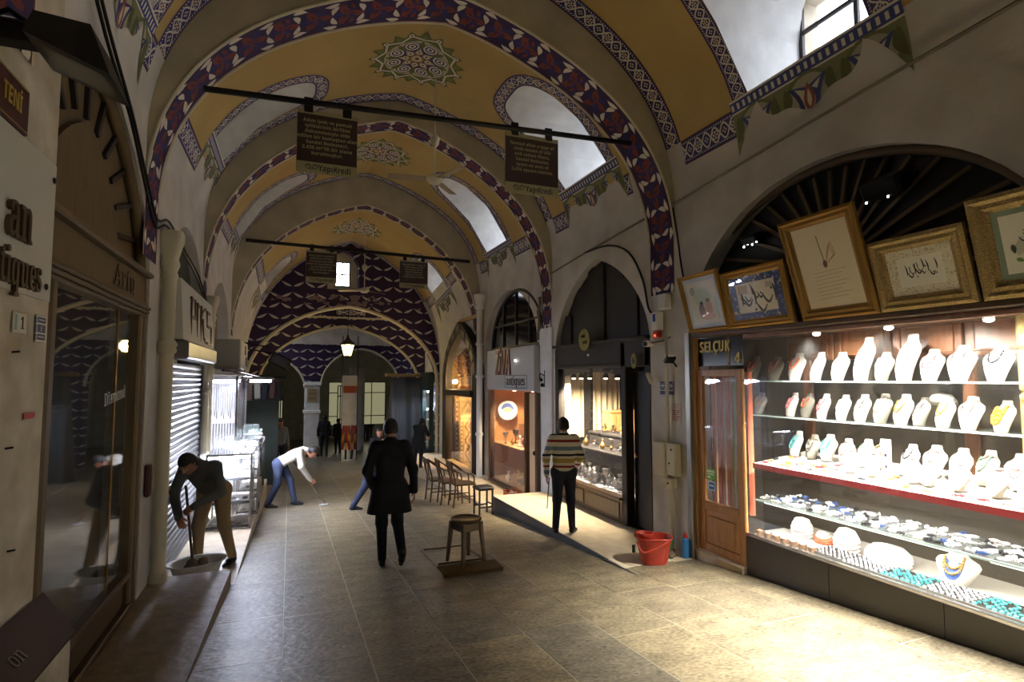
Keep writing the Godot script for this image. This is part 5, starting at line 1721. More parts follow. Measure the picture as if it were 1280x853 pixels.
func rug_image(w: int, h: int, base: Color, seed_: int) -> Image:
	var r := RandomNumberGenerator.new()
	r.seed = seed_
	var p := Paint.new(w, h, base.darkened(0.35))
	p.rect(8, 8, w - 16, h - 16, base.lightened(0.1)); p.rect(20, 20, w - 40, h - 40, base.darkened(0.2)); p.rect(26, 26, w - 52, h - 52, base)
	for k in range(0, h, 16):
		p.disc(Vector2(14, k + 8), 4, base.darkened(0.5)); p.disc(Vector2(w - 14, k + 8), 4, base.darkened(0.5))
	for k in 3:
		var o := Vector2(w / 2.0, h * (0.25 + 0.25 * k))
		for q in [[34, 0.45], [24, -0.2], [14, 0.35]]:
			var c := base.darkened(q[1]) if q[1] > 0 else base.lightened(-q[1])
			p.poly([o + Vector2(0, -q[0] * 1.2), o + Vector2(q[0], 0), o + Vector2(0, q[0] * 1.2), o + Vector2(-q[0], 0)], c)
	for k in 90:
		p.disc(Vector2(r.randf_range(28, w - 28), r.randf_range(28, h - 28)), r.randf_range(1.5, 3.5), base.darkened(r.randf_range(0.1, 0.4)))
	return p.im

func rug_shop() -> void:
	var X := 4.28
	var o := thing("rug_shopfront", "dark wooden pointed arch window lit warm, with rugs inside", "shopfront", v(X, fy(14.9), 14.9), RW)
	var h := -fy(14.9)
	# frame: outer pointed arch minus inner one, local x = 14.9 - d
	var poly := PackedVector2Array([Vector2(-1.66, 0.0)])
	poly.append_array(arch_outline(-1.66, 1.66, h + 0.1, h + 1.56, 0.35))
	poly.append_array(PackedVector2Array([Vector2(1.66, 0.0), Vector2(1.3, 0.0)]))
	var inn := arch_outline(-1.3, 1.3, h + 0.1, h + 1.2, 0.35)
	inn.reverse()
	poly.append_array(inn)
	poly.append(Vector2(-1.3, 0.0))
	var f := MB.new()
	f.prism(poly, 0.2, Vector3(0, 0, -0.2), Vector3.RIGHT, Vector3.UP)
	f.cbox(Vector3(0, h - 0.4, -0.02), Vector3(2.7, 0.16, 0.2), 0.015)
	f.cbox(Vector3(0, 0.12, 0.0), Vector3(2.7, 0.34, 0.2), 0.015)
	put("arch_frame", f, M.ebony, o)
	for k in 9:
		var t := -cos(PI * (k + 0.5) / 9.0)
		var q := Vector2(1.48 * t, h + 0.1 + 1.28 * (sqrt(1 - t * t) * 0.65 + 0.35 * (1 - absf(t))))
		var tg := Vector2(1.48, -1.28 * t / sqrt(1 - t * t) * 0.65 - signf(t) * 0.35 * 1.28).normalized()
		var pb := MB.new()
		pb.cbox(Vector3(q.x, q.y, 0.005), Vector3(0.3, 0.2, 0.03), 0.01, Basis(Vector3.BACK, tg.angle()))
		put("frame_panel", pb, M.walnut, o)
	var g := MB.new()
	g.prism(arch_outline(-1.32, 1.32, h + 0.1, h + 1.22, 0.35), 0.008, Vector3(0, 0, -0.1), Vector3.RIGHT, Vector3.UP)
	g.box(Vector3(0, h / 2, -0.1), Vector3(2.6, h + 0.2, 0.008))
	put("window_pane", g, M.pane, o)
	var rm := MB.new()
	rm.box(v(5.5, -0.6, 14.9), Vector3(0.1, 5.0, 3.4)); rm.box(v(4.95, -0.6, 16.5), Vector3(1.0, 5.0, 0.1)); rm.box(v(4.95, -0.6, 13.35), Vector3(1.0, 5.0, 0.1)); rm.box(v(4.95, 1.6, 14.9), Vector3(1.1, 0.1, 3.2)); rm.box(v(4.95, -2.62, 14.9), Vector3(1.1, 0.1, 3.2))
	struct("wall_rug_room", rm, M.rug_wall)
	var fl := MB.new()
	fl.box(v(4.9, -0.36, 14.9), Vector3(1.0, 0.08, 2.7))
	struct("trim_rug_loft", fl, M.walnut)
	for i in 4:
		var q: Array = [[4.98, -2.5, 16.2, 0.85, 2.0, c8(190, 158, 104), "fringed sand rug hung at the back of the arched window"], [4.86, -2.55, 15.6, 0.62, 1.55, c8(206, 178, 128), "pale rug with faded pattern leaning in the arched window"], [5.2, -2.55, 15.6, 0.5, 2.0, c8(96, 64, 50), "dark red rug rolled open at the near side of the arched window"], [4.85, -0.3, 15.9, 0.55, 1.4, c8(176, 140, 96), "long runner hanging in the top of the arched window"]][i]
		var rg := MB.new()
		var rows := []
		for r in 9:
			var row := []
			for k in 13:
				var u := k / 12.0 - 0.5
				row.append(Vector3(u * q[3], q[4] * r / 8.0, (0.03 * sin(u * 14.0 + r * 0.6) if i != 1 else 0.02 * sin(u * 6) + 0.16 * (1 - r / 8.0))))
			rows.append(row)
		var uvs := []
		for r in 9:
			var ru := []
			for k in 13: ru.append(Vector2(k / 12.0, 1.0 - r / 8.0))
			uvs.append(ru)
		rg.grid(rows, false, uvs)
		tag(put("rug", rg, printed("rug_%d" % i, rug_image(128, 224, q[5], 30 + i), 0.95, false), null, v(q[0], q[1], q[2]), [-0.15, -0.25, -0.6, -0.2][i]), q[6], "rug", "rugs in the arched window")
	for i in 3:
		var at: Vector3 = [v(4.55, 1.05, 14.5), v(4.5, -0.1, 15.9), v(4.6, -0.45, 14.8)][i]
		var la := thing("rug_lamp", ["bulb cluster in the crown of the rug window", "bright round bulb at the far side above the rug window's beam", "hidden lamp below the rug window's beam"][i], "lamp", at, RW)
		for k in (3 if i == 0 else 1):
			var bu := MB.new()
			bu.ball(Vector3(-0.1 + 0.1 * k if i == 0 else 0.0, 0.03 * (k % 2), 0), Vector3.ONE * [0.025, 0.07, 0.03][i], 10)
			put("bulb", bu, M.lamp_warm, la)
		var st := MB.new()
		st.tube([Vector3(0, 0.02, 0), Vector3(0, 0.1, -0.05), Vector3(0, 0.12, -0.2)], 0.012, 5)
		put("arm", st, M.brass, la)
		if i == 1: omni(at + Vector3(-0.1, 0, 0.1), 1.2, c8(255, 206, 140), 0.08)
		else: spot(at + Vector3(0.05, -0.06, 0), at + Vector3(0.35, -1.3, -1.0), 65, 9.0, c8(255, 206, 140), 0.05)

# ---------------------------------------------------------------- left side
func left_near() -> void:
	# the whitewashed pier nearest the camera with its boards
	var p := MB.new()
	p.cbox(v(-1.32, 0.2, 1.85), Vector3(0.24, 5.0, 3.62), 0.02)
	struct("wall_pier_left", p, M.old_plaster)
	var b := thing("shop_sign_board", "large white metal sign board with bronze script letters on the left pier", "sign", v(-1.19, 0.4, 2.95), LW)
	var m := MB.new()
	m.hexa([Vector3(-0.9, 0.0, 0), Vector3(0.67, 0.0, 0), Vector3(0.67, 0.0, -0.012), Vector3(-0.9, 0.0, -0.012), Vector3(-0.9, 0.73, 0), Vector3(0.67, 0.73, 0), Vector3(0.67, 0.73, -0.012), Vector3(-0.9, 0.73, -0.012)])
	put("board", m, M.board_white, b)
	var t1 := letters("an", 0.25, 0.02, true, true, true)
	t1.horizontal_alignment = HORIZONTAL_ALIGNMENT_RIGHT
	put("lettering", t1, M.bronze, b, Vector3(0.37, 0.34, 0.012)).scale = Vector3(0.8, 1.2, 1)
	var t2 := letters("antiques", 0.175, 0.02, true, true, true)
	t2.horizontal_alignment = HORIZONTAL_ALIGNMENT_RIGHT
	put("lettering", t2, M.bronze, b, Vector3(0.5, 0.1, 0.012)).scale = Vector3(0.8, 1.25, 1)
	for q in [Vector3(0.63, 0.64, 0.005), Vector3(0.6, 0.07, 0.005)]:
		var s := MB.new()
		s.lathe([Vector2(0.0, 0.008), Vector2(0.014, 0.006), Vector2(0.018, 0.0)], q, 12, Basis(Vector3.RIGHT, PI / 2))
		put("screw", s, M.iron, b)
	var mr := thing("street_name_plate", "maroon plate with gold edge and letters above the white board", "sign", v(-1.19, 1.125, 2.95), LW)
	m = MB.new()
	m.cbox(Vector3(-0.05, 0.12, 0), Vector3(0.66, 0.22, 0.02), 0.004)
	put("plate", m, M.maroon, mr)
	m = MB.new()
	for y in [0.022, 0.218]: m.box(Vector3(-0.05, y, 0.011), Vector3(0.63, 0.004, 0.004))
	put("gold_line", m, M.brass_letter, mr)
	var t3 := letters("TENİ", 0.13, 0.006, false, true)
	t3.horizontal_alignment = HORIZONTAL_ALIGNMENT_RIGHT
	put("lettering", t3, M.brass_letter, mr, Vector3(0.2, 0.125, 0.012)).scale = Vector3(0.62, 0.85, 1)
	# painted band high on the pier
	m = MB.new()
	m.quad(v(-1.19, 1.5, 2.55), v(-1.19, 1.5, 3.28), v(-1.19, 2.6, 3.28), v(-1.19, 2.6, 2.55), Vector2(0, 1.3), Vector2(1, 1.3), Vector2(1, 0), Vector2(0, 0))
	put("painted_band", m, M.rib_paint, get_node("wall_pier_left"))
	# flood lamp on its arm
	var f := thing("flood_lamp", "large black flood lamp on an arm above the white board", "lamp", v(-1.2, 1.43, 2.9), 0.0)
	m = MB.new()
	m.cbox(Vector3(0.1, 0.03, 0.0), Vector3(0.24, 0.09, 0.12), 0.02); m.tube([Vector3(0, 0.08, 0.02), Vector3(0.06, 0.12, 0.02), Vector3(0.12, 0.08, 0.02)], 0.012, 6)
	put("arm", m, M.iron, f)
	m = MB.new()
	m.hexa([Vector3(0.16, -0.03, 0.16), Vector3(0.46, -0.15, 0.16), Vector3(0.46, -0.15, -0.16), Vector3(0.16, -0.03, -0.16), Vector3(0.18, 0.08, 0.13), Vector3(0.38, 0.06, 0.14), Vector3(0.38, 0.06, -0.14), Vector3(0.18, 0.08, -0.13)])
	put("housing", m, M.black, f)
	m = MB.new()
	var n := Vector3(-0.37, -0.93, 0) * 0.004
	m.quad(Vector3(0.2, -0.046, 0.12) + n, Vector3(0.2, -0.046, -0.12) + n, Vector3(0.43, -0.138, -0.12) + n, Vector3(0.43, -0.138, 0.12) + n)
	put("lamp_glass", m, M.lamp_glass_grey, f)
	# small plates and marks
	for i in 2:
		var pl := thing("number_plate", ["small white plate with the number 1 under the white board", "small blue and white number plate at the pier's edge"][i], "sign", v(-1.192, [0.26, 0.25][i], [3.29, 3.53][i]), LW)
		m = MB.new()
		m.cbox(Vector3.ZERO, Vector3([0.14, 0.12][i], [0.1, 0.14][i], 0.008), 0.003)
		var im := Paint.new(64, 72, c8(214, 208, 186) if i == 0 else c8(214, 214, 210))
		if i:
			im.rect(4, 4, 56, 16, c8(44, 52, 100)); im.rect(4, 24, 56, 22, c8(44, 52, 100)); im.rect(4, 50, 56, 16, c8(44, 52, 100)); im.rect(30, 28, 4, 14, c8(220, 220, 220)); im.rect(12, 10, 40, 3, c8(200, 200, 210)); im.rect(10, 56, 44, 3, c8(200, 200, 210))
		else: im.rect(4, 8, 12, 56, c8(120, 160, 170))
		put("plate", m, printed("number_plate_%d" % i, im.im, 0.5, false), pl)
		if i == 0: put("number", letters("1", 0.08, 0.004, true), M.sign_ink, pl, Vector3(0.02, 0, 0.005))
	m = MB.new()
	m.prism(PackedVector2Array([Vector2(-0.07, -0.015), Vector2(0.05, -0.015), Vector2(0.07, 0.0), Vector2(0.05, 0.015), Vector2(-0.07, 0.015), Vector2(-0.06, 0)]), 0.003, Vector3.ZERO, Vector3.RIGHT, Vector3.UP)
	tag(put("red_arrow", m, M.arrow_red, null, v(-1.195, -0.185, 3.46), LW), "small red arrow mark stuck on the white pier", "arrow")
	for q in [[0.12, 3.25], [-0.32, 3.24], [-0.8, 3.32]]:
		m = MB.new()
		m.tube([Vector3.ZERO, Vector3(0.0, 0.004, 0.03)], 0.005, 5)
		tag(put("nail", m, M.iron, null, v(-1.199, q[0], q[1]), LW), "rusty nail in the white pier, %s" % ["below the small plates", "below the red arrow", "lowest one above the brown board"][[0.12, -0.32, -0.8].find(q[0])], "nail", "nails in the pier")
	# slanted brown board on a white box
	var bx := thing("slanted_name_board", "brown slanted board with pale script on a white box at the lower left", "sign", v(-1.19, -2.0, 2.9), LW)
	m = MB.new()
	m.cbox(Vector3(-0.1, 0.33, 0.08), Vector3(1.7, 0.7, 0.16), 0.012)
	put("box", m, M.old_plaster, bx)
	m = MB.new()
	m.hexa([Vector3(-0.95, 0.66, 0.17), Vector3(0.74, 0.66, 0.17), Vector3(0.82, 0.66, 0.0), Vector3(-0.95, 0.66, 0.0), Vector3(-0.95, 0.685, 0.18), Vector3(0.74, 0.685, 0.18), Vector3(0.83, 0.875, 0.005), Vector3(-0.95, 0.875, 0.005)])
	put("board", m, M.board_brown, bx)
	var t4 := letters("on", 0.1, 0.004, true, false, true)
	var lo := put("lettering", t4, M.bronze, bx, Vector3(0.27, 0.775, 0.098))
	lo.rotation = Vector3(-0.75, 0, 0)
	# wires running along the wall
	for i in 2:
		m = MB.new()
		var pts := []
		for q in [[-1.18, 2.65, 3.6], [-1.19, 2.25, 4.3], [-1.19, 1.98, 4.95], [-1.22, 1.72, 5.6], [-1.225, 1.45, 6.1], [-1.22, 1.55, 6.6], [-1.22, 1.5, 7.4], [-1.22, 1.35, 8.6], [-1.22, 1.12, 9.6]]: pts.append(v(q[0] + 0.012 * i, q[1] + 0.05 * i + 0.02 * sin(q[2] * 3 + i), q[2]))
		m.tube(smooth_line(pts, 4), 0.012, 5)
		tag(put("cable", m, M.iron, null), "dark cable sagging along the left wall, %s one" % ["lower", "upper"][i], "cable", "cables on the left wall")

func smooth_line(pts: Array, k: int) -> Array:
	var out := []
	for i in pts.size() - 1:
		for j in k:
			out.append(pts[i].cubic_interpolate(pts[i + 1], pts[maxi(i - 1, 0)], pts[mini(i + 2, pts.size() - 1)], float(j) / k))
	out.append(pts[-1])
	return out

func antique_left() -> void:
	var o := thing("antique_shopfront", "olive brown wooden arched shopfront with large mirror dark window on the left", "shopfront", v(-1.3, -2.0, 4.6), LW)
	# local x = d - 4.6, z into the street
	var m := MB.new()
	m.prism(arch_outline(-1.82, 1.47, 2.7, 4.2, 0.15), 0.04, Vector3(0, 0, -0.08), Vector3.RIGHT, Vector3.UP)
	put("arch_panel", m, M.olive_wood, o)
	m = MB.new()
	m.prism(arch_outline(-0.9, 0.65, 2.94, 3.72, 0.3), 0.035, Vector3(0, 0, -0.035), Vector3.RIGHT, Vector3.UP)
	put("inner_arch", m, M.olive_wood, o)
	for k in 11:
		var a := deg_to_rad(14 + 152.0 * k / 10)
		var c := Vector2(-0.12, 2.95)
		var A := c + Vector2(cos(a) * 0.8, sin(a) * 0.8)
		var B := c + Vector2(cos(a) * 1.62, sin(a) * 1.28)
		var n := (B - A).orthogonal().normalized() * 0.02
		m = MB.new()
		m.prism(PackedVector2Array([A - n, B - n, B + n, A + n]), 0.03, Vector3(0, 0, -0.04), Vector3.RIGHT, Vector3.UP)
		put("panel_bar", m, M.ebony, o)
	m = MB.new()
	var l := []
	for q in arch_outline(-1.78, 1.43, 2.7, 4.16, 0.15): l.append(Vector3(q.x, q.y, -0.01))
	m.tube(l, 0.05, 6)
	put("arch_rim", m, M.olive_wood, o)
	m = MB.new()
	m.cbox(Vector3(-0.1, 2.8, 0.0), Vector3(3.1, 0.26, 0.06), 0.01); m.cbox(Vector3(-0.1, 2.95, 0.03), Vector3(3.16, 0.05, 0.12), 0.015)
	for k in 3: m.cbox(Vector3(-0.1, 2.64 - 0.035 * k, 0.03 - 0.012 * k), Vector3(3.12, 0.03, 0.1), 0.008)
	put("cornice", m, M.olive_wood, o)
	put("lettering", letters("Artu", 0.24, 0.008, true, false), M.walnut, o, Vector3(0.75, 2.8, 0.034)).scale = Vector3(1.2, 1.0, 1)
	for x in [-0.72, 1.26, 1.4]:
		m = MB.new()
		m.cbox(Vector3(x, 1.28, 0.0), Vector3(0.09, 2.6, 0.1), 0.015)
		if x == 1.4: m.cbox(Vector3(1.33, 1.28, -0.02), Vector3(0.2, 2.6, 0.06), 0.01)
		put("post", m, M.olive_wood, o)
	m = MB.new()
	m.cbox(Vector3(0.2, 0.3, 0.0), Vector3(2.1, 0.06, 0.1), 0.012); m.cbox(Vector3(0.2, 0.15, -0.02), Vector3(2.1, 0.3, 0.05), 0.01); m.cbox(Vector3(0.2, 0.16, 0.01), Vector3(1.8, 0.18, 0.03), 0.01); m.cbox(Vector3(0.2, 0.03, 0.02), Vector3(2.16, 0.06, 0.1), 0.012)
	put("window_base", m, M.walnut, o)
	m = MB.new()
	m.cbox(Vector3(0.72, 1.45, 0.0), Vector3(0.012, 2.28, 0.02), 0.003)
	put("glass_joint", m, M.brass, o)
	for q in [[-0.68, 0.71], [0.73, 1.22]]:
		m = MB.new()
		m.box(Vector3((q[0] + q[1]) / 2, 1.45, 0.0), Vector3(q[1] - q[0], 2.26, 0.01))
		put("window_pane", m, M.street_glass, o)
	var dl := put("window_lettering", letters("Diamond", 0.13, 0.002, true, false, true), M.white_paint, o, Vector3(0.72, 1.86, 0.008))
	dl.rotation = Vector3(0, 0, 0.1)
	# the dim room behind
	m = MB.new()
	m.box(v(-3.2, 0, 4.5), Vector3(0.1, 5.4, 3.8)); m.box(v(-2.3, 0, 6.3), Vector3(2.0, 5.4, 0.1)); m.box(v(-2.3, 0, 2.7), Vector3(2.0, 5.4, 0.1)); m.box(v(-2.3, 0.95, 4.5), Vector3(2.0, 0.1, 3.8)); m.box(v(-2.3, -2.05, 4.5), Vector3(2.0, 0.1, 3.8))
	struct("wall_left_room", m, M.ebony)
	var vm := vase_mesh(0.3, 0).mesh()
	for j in 2:
		m = MB.new()
		m.cbox(v(-2.0, -0.95 + 0.7 * j, 5.1), Vector3(0.4, 0.03, 2.0), 0.006)
		tag(struct("trim_room_shelf_%d" % j, m, M.walnut), "", "", "", "structure")
		for i in 4: tag(put("brass_vase", vm, M.brass, null, v(-2.0, -0.93 + 0.7 * j, 4.5 + 0.45 * i)), "dim brass vase behind the left shop glass, %s shelf, %s from the white pier" % [["lower", "upper"][j], ORD[i]], "vase", "vases in the left shop")
	# raised stone step before the shop, and the lower one beyond
	m = MB.new()
	m.hexa([v(-1.3, -2.9, 2.0), v(-0.66, -2.9, 2.0), v(-0.53, -2.9, 6.68), v(-1.3, -2.9, 6.68), v(-1.3, -2.0, 2.0), v(-0.66, -2.0, 2.0), v(-0.53, -2.0, 6.68), v(-1.3, -2.0, 6.68)])
	struct("trim_step_near", m, M.step_stone)
	m = MB.new()
	m.hexa([v(-1.3, -2.9, 6.69), v(-0.5, -2.9, 6.69), v(-0.42, -2.9, 13.4), v(-1.3, -2.9, 13.4), v(-1.3, -2.18, 6.69), v(-0.5, -2.18, 6.69), v(-0.42, -2.18, 13.4), v(-1.3, -2.18, 13.4)])
	struct("trim_step_far", m, M.marble)

func colonnette(called: String, label: String, at: Vector3, h: float, r: float) -> void:
	var o := thing(called, label, "column", at)
	var m := MB.new()
	m.lathe([Vector2(r * 1.3, 0), Vector2(r * 1.3, 0.05), Vector2(r * 1.05, 0.08), Vector2(r, 0.1), Vector2(r * 0.95, h - 0.5), Vector2(r * 1.2, h - 0.46), Vector2(r, h - 0.42)], Vector3.ZERO, 18)
	put("shaft", m, M.cream_paint, o)
	m = MB.new()
	m.lathe([Vector2(r * 1.15, h * 0.66 - 0.06), Vector2(r * 1.35, h * 0.66 - 0.03), Vector2(r * 1.2, h * 0.66), Vector2(r * 1.45, h * 0.66 + 0.03), Vector2(r * 1.1, h * 0.66 + 0.07)], Vector3.ZERO, 18)
	put("ring", m, M.cream_paint, o)
	m = MB.new()
	var rows := []
	for q in [[1.0, -0.42], [1.35, -0.34], [1.1, -0.28], [1.5, -0.16], [1.75, -0.1], [1.75, -0.02], [1.6, 0.0]]:
		var row := []
		for k in 16:
			var a := TAU * k / 16
			var sq := 1.0 / maxf(absf(cos(a)), absf(sin(a)))
			var f := lerpf(1.0, minf(sq, 1.28), clampf((q[1] + 0.4) / 0.3, 0, 1))
			row.append(Vector3(cos(a), 0, -sin(a)) * r * q[0] * f + Vector3(0, h + q[1], 0))
		rows.append(row)
	m.grid(rows, true)
	m.fan(rows[-1], Vector3.UP)
	put("capital", m, M.cream_paint, o)

func shutter_shop() -> void:
	colonnette("wall_column", "cream painted column with moulded capital beside the shutter", v(-1.17, -2.0, 6.55), 3.5, 0.066)
	colonnette("wall_column", "slimmer cream column with capital beyond the shutter sign", v(-1.17, -2.18, 9.75), 3.45, 0.06)
	var pb := MB.new()
	pb.cbox(Vector3.ZERO, Vector3(0.1, 0.3, 0.04), 0.01)
	tag(put("letter_box", pb, M.maroon, null, v(-1.22, -0.96, 6.22), LW), "small dark red box fixed beside the cream column", "box")
	var o := thing("shutter_sign", "white sign box with thin metal letters above the roller shutter", "sign", v(-1.2, 0.42, 8.15), LW)
	var m := MB.new()
	m.hexa([Vector3(-1.28, 0.0, 0.12), Vector3(1.28, 0.0, 0.12), Vector3(1.28, 0.0, -0.1), Vector3(-1.28, 0.0, -0.1), Vector3(-1.28, 0.66, 0.08), Vector3(1.28, 0.66, 0.08), Vector3(1.28, 0.66, -0.1), Vector3(-1.28, 0.66, -0.1)])
	put("box", m, M.board_white, o)
	var strokes := [[[-0.72, 0.1], [-0.72, 0.52], [-0.42, 0.52], [-0.42, 0.3], [-0.7, 0.3]], [[-0.28, 0.1], [-0.28, 0.5], [0.02, 0.5], [0.02, 0.06]], [[0.0, 0.24], [0.14, 0.44], [0.5, 0.52]], [[0.16, 0.34], [0.26, 0.1], [0.42, 0.06]], [[0.95, 0.5], [0.62, 0.5], [0.62, 0.3], [0.98, 0.3], [0.98, 0.06], [0.55, 0.06]]]
	for s in strokes:
		m = MB.new()
		for i in s.size() - 1:
			var a := Vector3(s[i][0], s[i][1], 0.125 - 0.06 * s[i][1])
			var b := Vector3(s[i + 1][0], s[i + 1][1], 0.125 - 0.06 * s[i + 1][1])
			var dr := (b - a).normalized()
			m.cbox((a + b) / 2, Vector3(a.distance_to(b) + 0.03, 0.035, 0.02), 0.004, Basis(Vector3.BACK, atan2(dr.y, dr.x)))
		put("letter_stroke", m, M.bronze, o)
	m = MB.new()
	m.cbox(Vector3(0, -0.11, 0.06), Vector3(2.5, 0.2, 0.22), 0.02)
	put("shutter_housing", m, M.zinc, o)
	# dark arch above the sign
	m = MB.new()
	m.prism(arch_outline(-1.32, 1.32, 0.0, 1.1), 0.03, v(-1.42, 0.8, 8.15), Vector3(0, 0, -1), Vector3.UP)
	struct("window_dark_arch", m, M.dark_glass)
	var sh := thing("roller_shutter", "closed grey steel roller shutter behind the bending worker", "shutter", v(-1.24, -2.18, 8.15), LW)
	for k in 31:
		m = MB.new()
		var y := 0.04 + 0.076 * k
		var rows := []
		for q in [[-0.037, 0.0], [-0.024, 0.02], [0.0, 0.028], [0.024, 0.02], [0.037, 0.0]]: rows.append([Vector3(1.2, y + q[0], q[1]), Vector3(-1.2, y + q[0], q[1])])
		m.grid(rows)
		put("slat", m, M.zinc, sh)
	for x in [-1.24, 1.24]:
		m = MB.new()
		m.cbox(Vector3(x, 1.18, 0.0), Vector3(0.08, 2.36, 0.1), 0.008)
		put("guide_rail", m, M.zinc, sh)
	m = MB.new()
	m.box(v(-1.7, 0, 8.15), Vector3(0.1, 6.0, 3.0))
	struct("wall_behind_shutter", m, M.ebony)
	m = MB.new()
	m.tube([v(-1.18, -2.18, 9.5), v(-1.18, -0.3, 9.5), v(-1.2, 0.2, 9.5)], 0.05, 10)
	for y in [-1.3, -0.2]: m.lathe([Vector2(0.05, -0.03), Vector2(0.062, -0.02), Vector2(0.062, 0.02), Vector2(0.05, 0.03)], v(-1.18, y, 9.5), 12)
	tag(put("drain_pipe", m, M.cream_paint, null), "cream drain pipe between shutter and lit jewellery stall", "pipe")

func left_stall() -> void:
	# air conditioner, tall lit cabinet, glass counters
	var ac := thing("air_conditioner", "large grey air conditioner box above the lit stall", "air conditioner", v(-1.2, 0.16, 11.3), LW)
	var m := MB.new()
	m.cbox(Vector3(0, 0.25, 0.2), Vector3(1.6, 0.5, 0.42), 0.02)
	put("casing", m, M.zinc_light, ac)
	for q in [[0.2, 0.35], [0.45, 0.15]]:
		m = MB.new()
		m.cbox(Vector3(q[0], q[1], 0.415), Vector3(0.26, 0.17, 0.01), 0.003)
		put("vent", m, M.dark_steel, ac)
	m = MB.new()
	m.cbox(Vector3(0, -0.03, 0.15), Vector3(1.7, 0.03, 0.04), 0.005)
	put("bracket", m, M.dark_steel, ac)
	var cab := thing("tall_jewellery_cabinet", "tall glass cabinet of hanging silver chains with tube lamps on top", "cabinet", v(-1.0, -2.18, 10.1), 0.0)
	m = MB.new()
	m.box(v(-1.0, -1.07, 10.6), Vector3(0.44, 2.2, 0.03)); m.box(v(-1.28, -1.07, 10.9), Vector3(0.03, 2.2, 1.9))
	wput("back_panel", m, M.white_paint, cab)
	m = MB.new()
	for q in [[-1.24, 9.97], [-0.79, 9.97], [-0.79, 10.55], [-0.79, 11.9]]: m.cbox(v(q[0], -1.07, q[1]), Vector3(0.035, 2.2, 0.035), 0.005)
	m.cbox(v(-1.02, 0.06, 10.93), Vector3(0.5, 0.04, 1.96), 0.01)
	wput("frame", m, M.chrome, cab)
	m = MB.new()
	m.box(v(-1.01, -1.07, 9.96), Vector3(0.42, 2.1, 0.006)); m.box(v(-0.775, -1.07, 10.93), Vector3(0.006, 2.1, 1.9))
	wput("pane", m, M.pane, cab)
	for i in 12:
		var c := MB.new()
		var x := -1.2 + 0.034 * i
		c.tube([v(x, 0.02, 10.5), v(x, -0.5 - 0.04 * (i % 3), 10.49), v(x + 0.012, -0.6 - 0.04 * (i % 3), 10.49), v(x + 0.02, -0.5, 10.5), v(x + 0.022, 0.02, 10.5)], 0.006, 4)
		tag(put("silver_chain", c, M.silver, null), "silver chain hanging high in the tall cabinet, %s from the shutter" % ORD[i], "chain", "chains in the tall cabinet")
	for i in 10:
		var c := MB.new()
		var x := -1.2 + 0.042 * i
		c.tube([v(x, -0.75, 10.5), v(x, -1.3, 10.49), v(x + 0.014, -1.42, 10.49), v(x + 0.024, -1.3, 10.5), v(x + 0.028, -0.75, 10.5)], 0.007, 4)
		tag(put("silver_chain", c, M.silver, null), "silver chain hanging low in the tall cabinet, %s from the shutter" % ORD[i], "chain", "chains in the tall cabinet")
	for i in 9:
		var c := MB.new()
		c.ball(Vector3.ZERO, Vector3(0.03, 0.05, 0.03), 8)
		tag(put("amethyst_bead", c, M.violet, null, v(-1.17, -0.12 - 0.14 * i, 10.04)), "violet stone pendant in the cabinet edge column, %s from the top" % ORD[i], "pendant", "violet pendants")
	for i in 3:
		var la := thing("tube_lamp", "bright white tube lamp over the left stall, %s from the shutter" % ORD[i], "lamp", v([-1.0, -0.5, -0.5][i], -0.03, [10.2, 10.9, 11.8][i]), 0, "tube lamps of the left stall")
		m = MB.new()
		m.tube([Vector3(-0.16, -0.02, 0), Vector3(0.16, -0.02, 0)], 0.022, 8)
		put("tube", m, M.lamp_cool, la)
		m = MB.new()
		m.hexa([Vector3(-0.2, 0.0, 0.06), Vector3(0.2, 0.0, 0.06), Vector3(0.2, 0.0, -0.06), Vector3(-0.2, 0.0, -0.06), Vector3(-0.2, 0.05, 0.03), Vector3(0.2, 0.05, 0.03), Vector3(0.2, 0.05, -0.03), Vector3(-0.2, 0.05, -0.03)])
		put("reflector", m, M.zinc_light, la)
		if i:
			m = MB.new()
			m.tube([Vector3(0, 0.04, 0), Vector3(-0.29, 0.09, 0)], 0.012, 5)
			put("arm", m, M.dark_steel, la)
		area(la.position + Vector3(0.0, -0.06, 0), la.position + Vector3(0.25, -1.0, 0.15), Vector2(0.4, 0.1), [6.0, 6.0, 4.0][i], c8(226, 232, 255), Vector3.RIGHT)
	var boxes := [[-0.79, 9.1, 0.6, 0.84, 1.08, "nearest lit glass counter full of silver on the left"], [-0.6, 10.0, 0.32, 1.1, 1.2, "middle lit glass counter on the left with raised top"], [-0.6, 11.2, 0.32, 1.2, 1.02, "farthest lit glass counter on the left by the sweeper"]]
	rng.seed = 3
	for i in 3:
		var q: Array = boxes[i]
		var c := thing("glass_counter", q[5], "counter", v(q[0], -2.178, q[1] + q[3] / 2), 0, "lit glass counters")
		var w: float = q[2]
		var l: float = q[3]
		var h: float = q[4]
		m = MB.new()
		for sx in [-1, 1]:
			for sz in [-1, 1]: m.cbox(Vector3(sx * (w / 2 - 0.012), h / 2, sz * (l / 2 - 0.012)), Vector3(0.024, h, 0.024), 0.004)
		for y in [0.02, h - 0.012]:
			for sx in [-1, 1]: m.cbox(Vector3(sx * (w / 2 - 0.012), y, 0), Vector3(0.024, 0.024, l), 0.004)
			for sz in [-1, 1]: m.cbox(Vector3(0, y, sz * (l / 2 - 0.012)), Vector3(w, 0.024, 0.024), 0.004)
		put("frame", m, M.chrome, c)
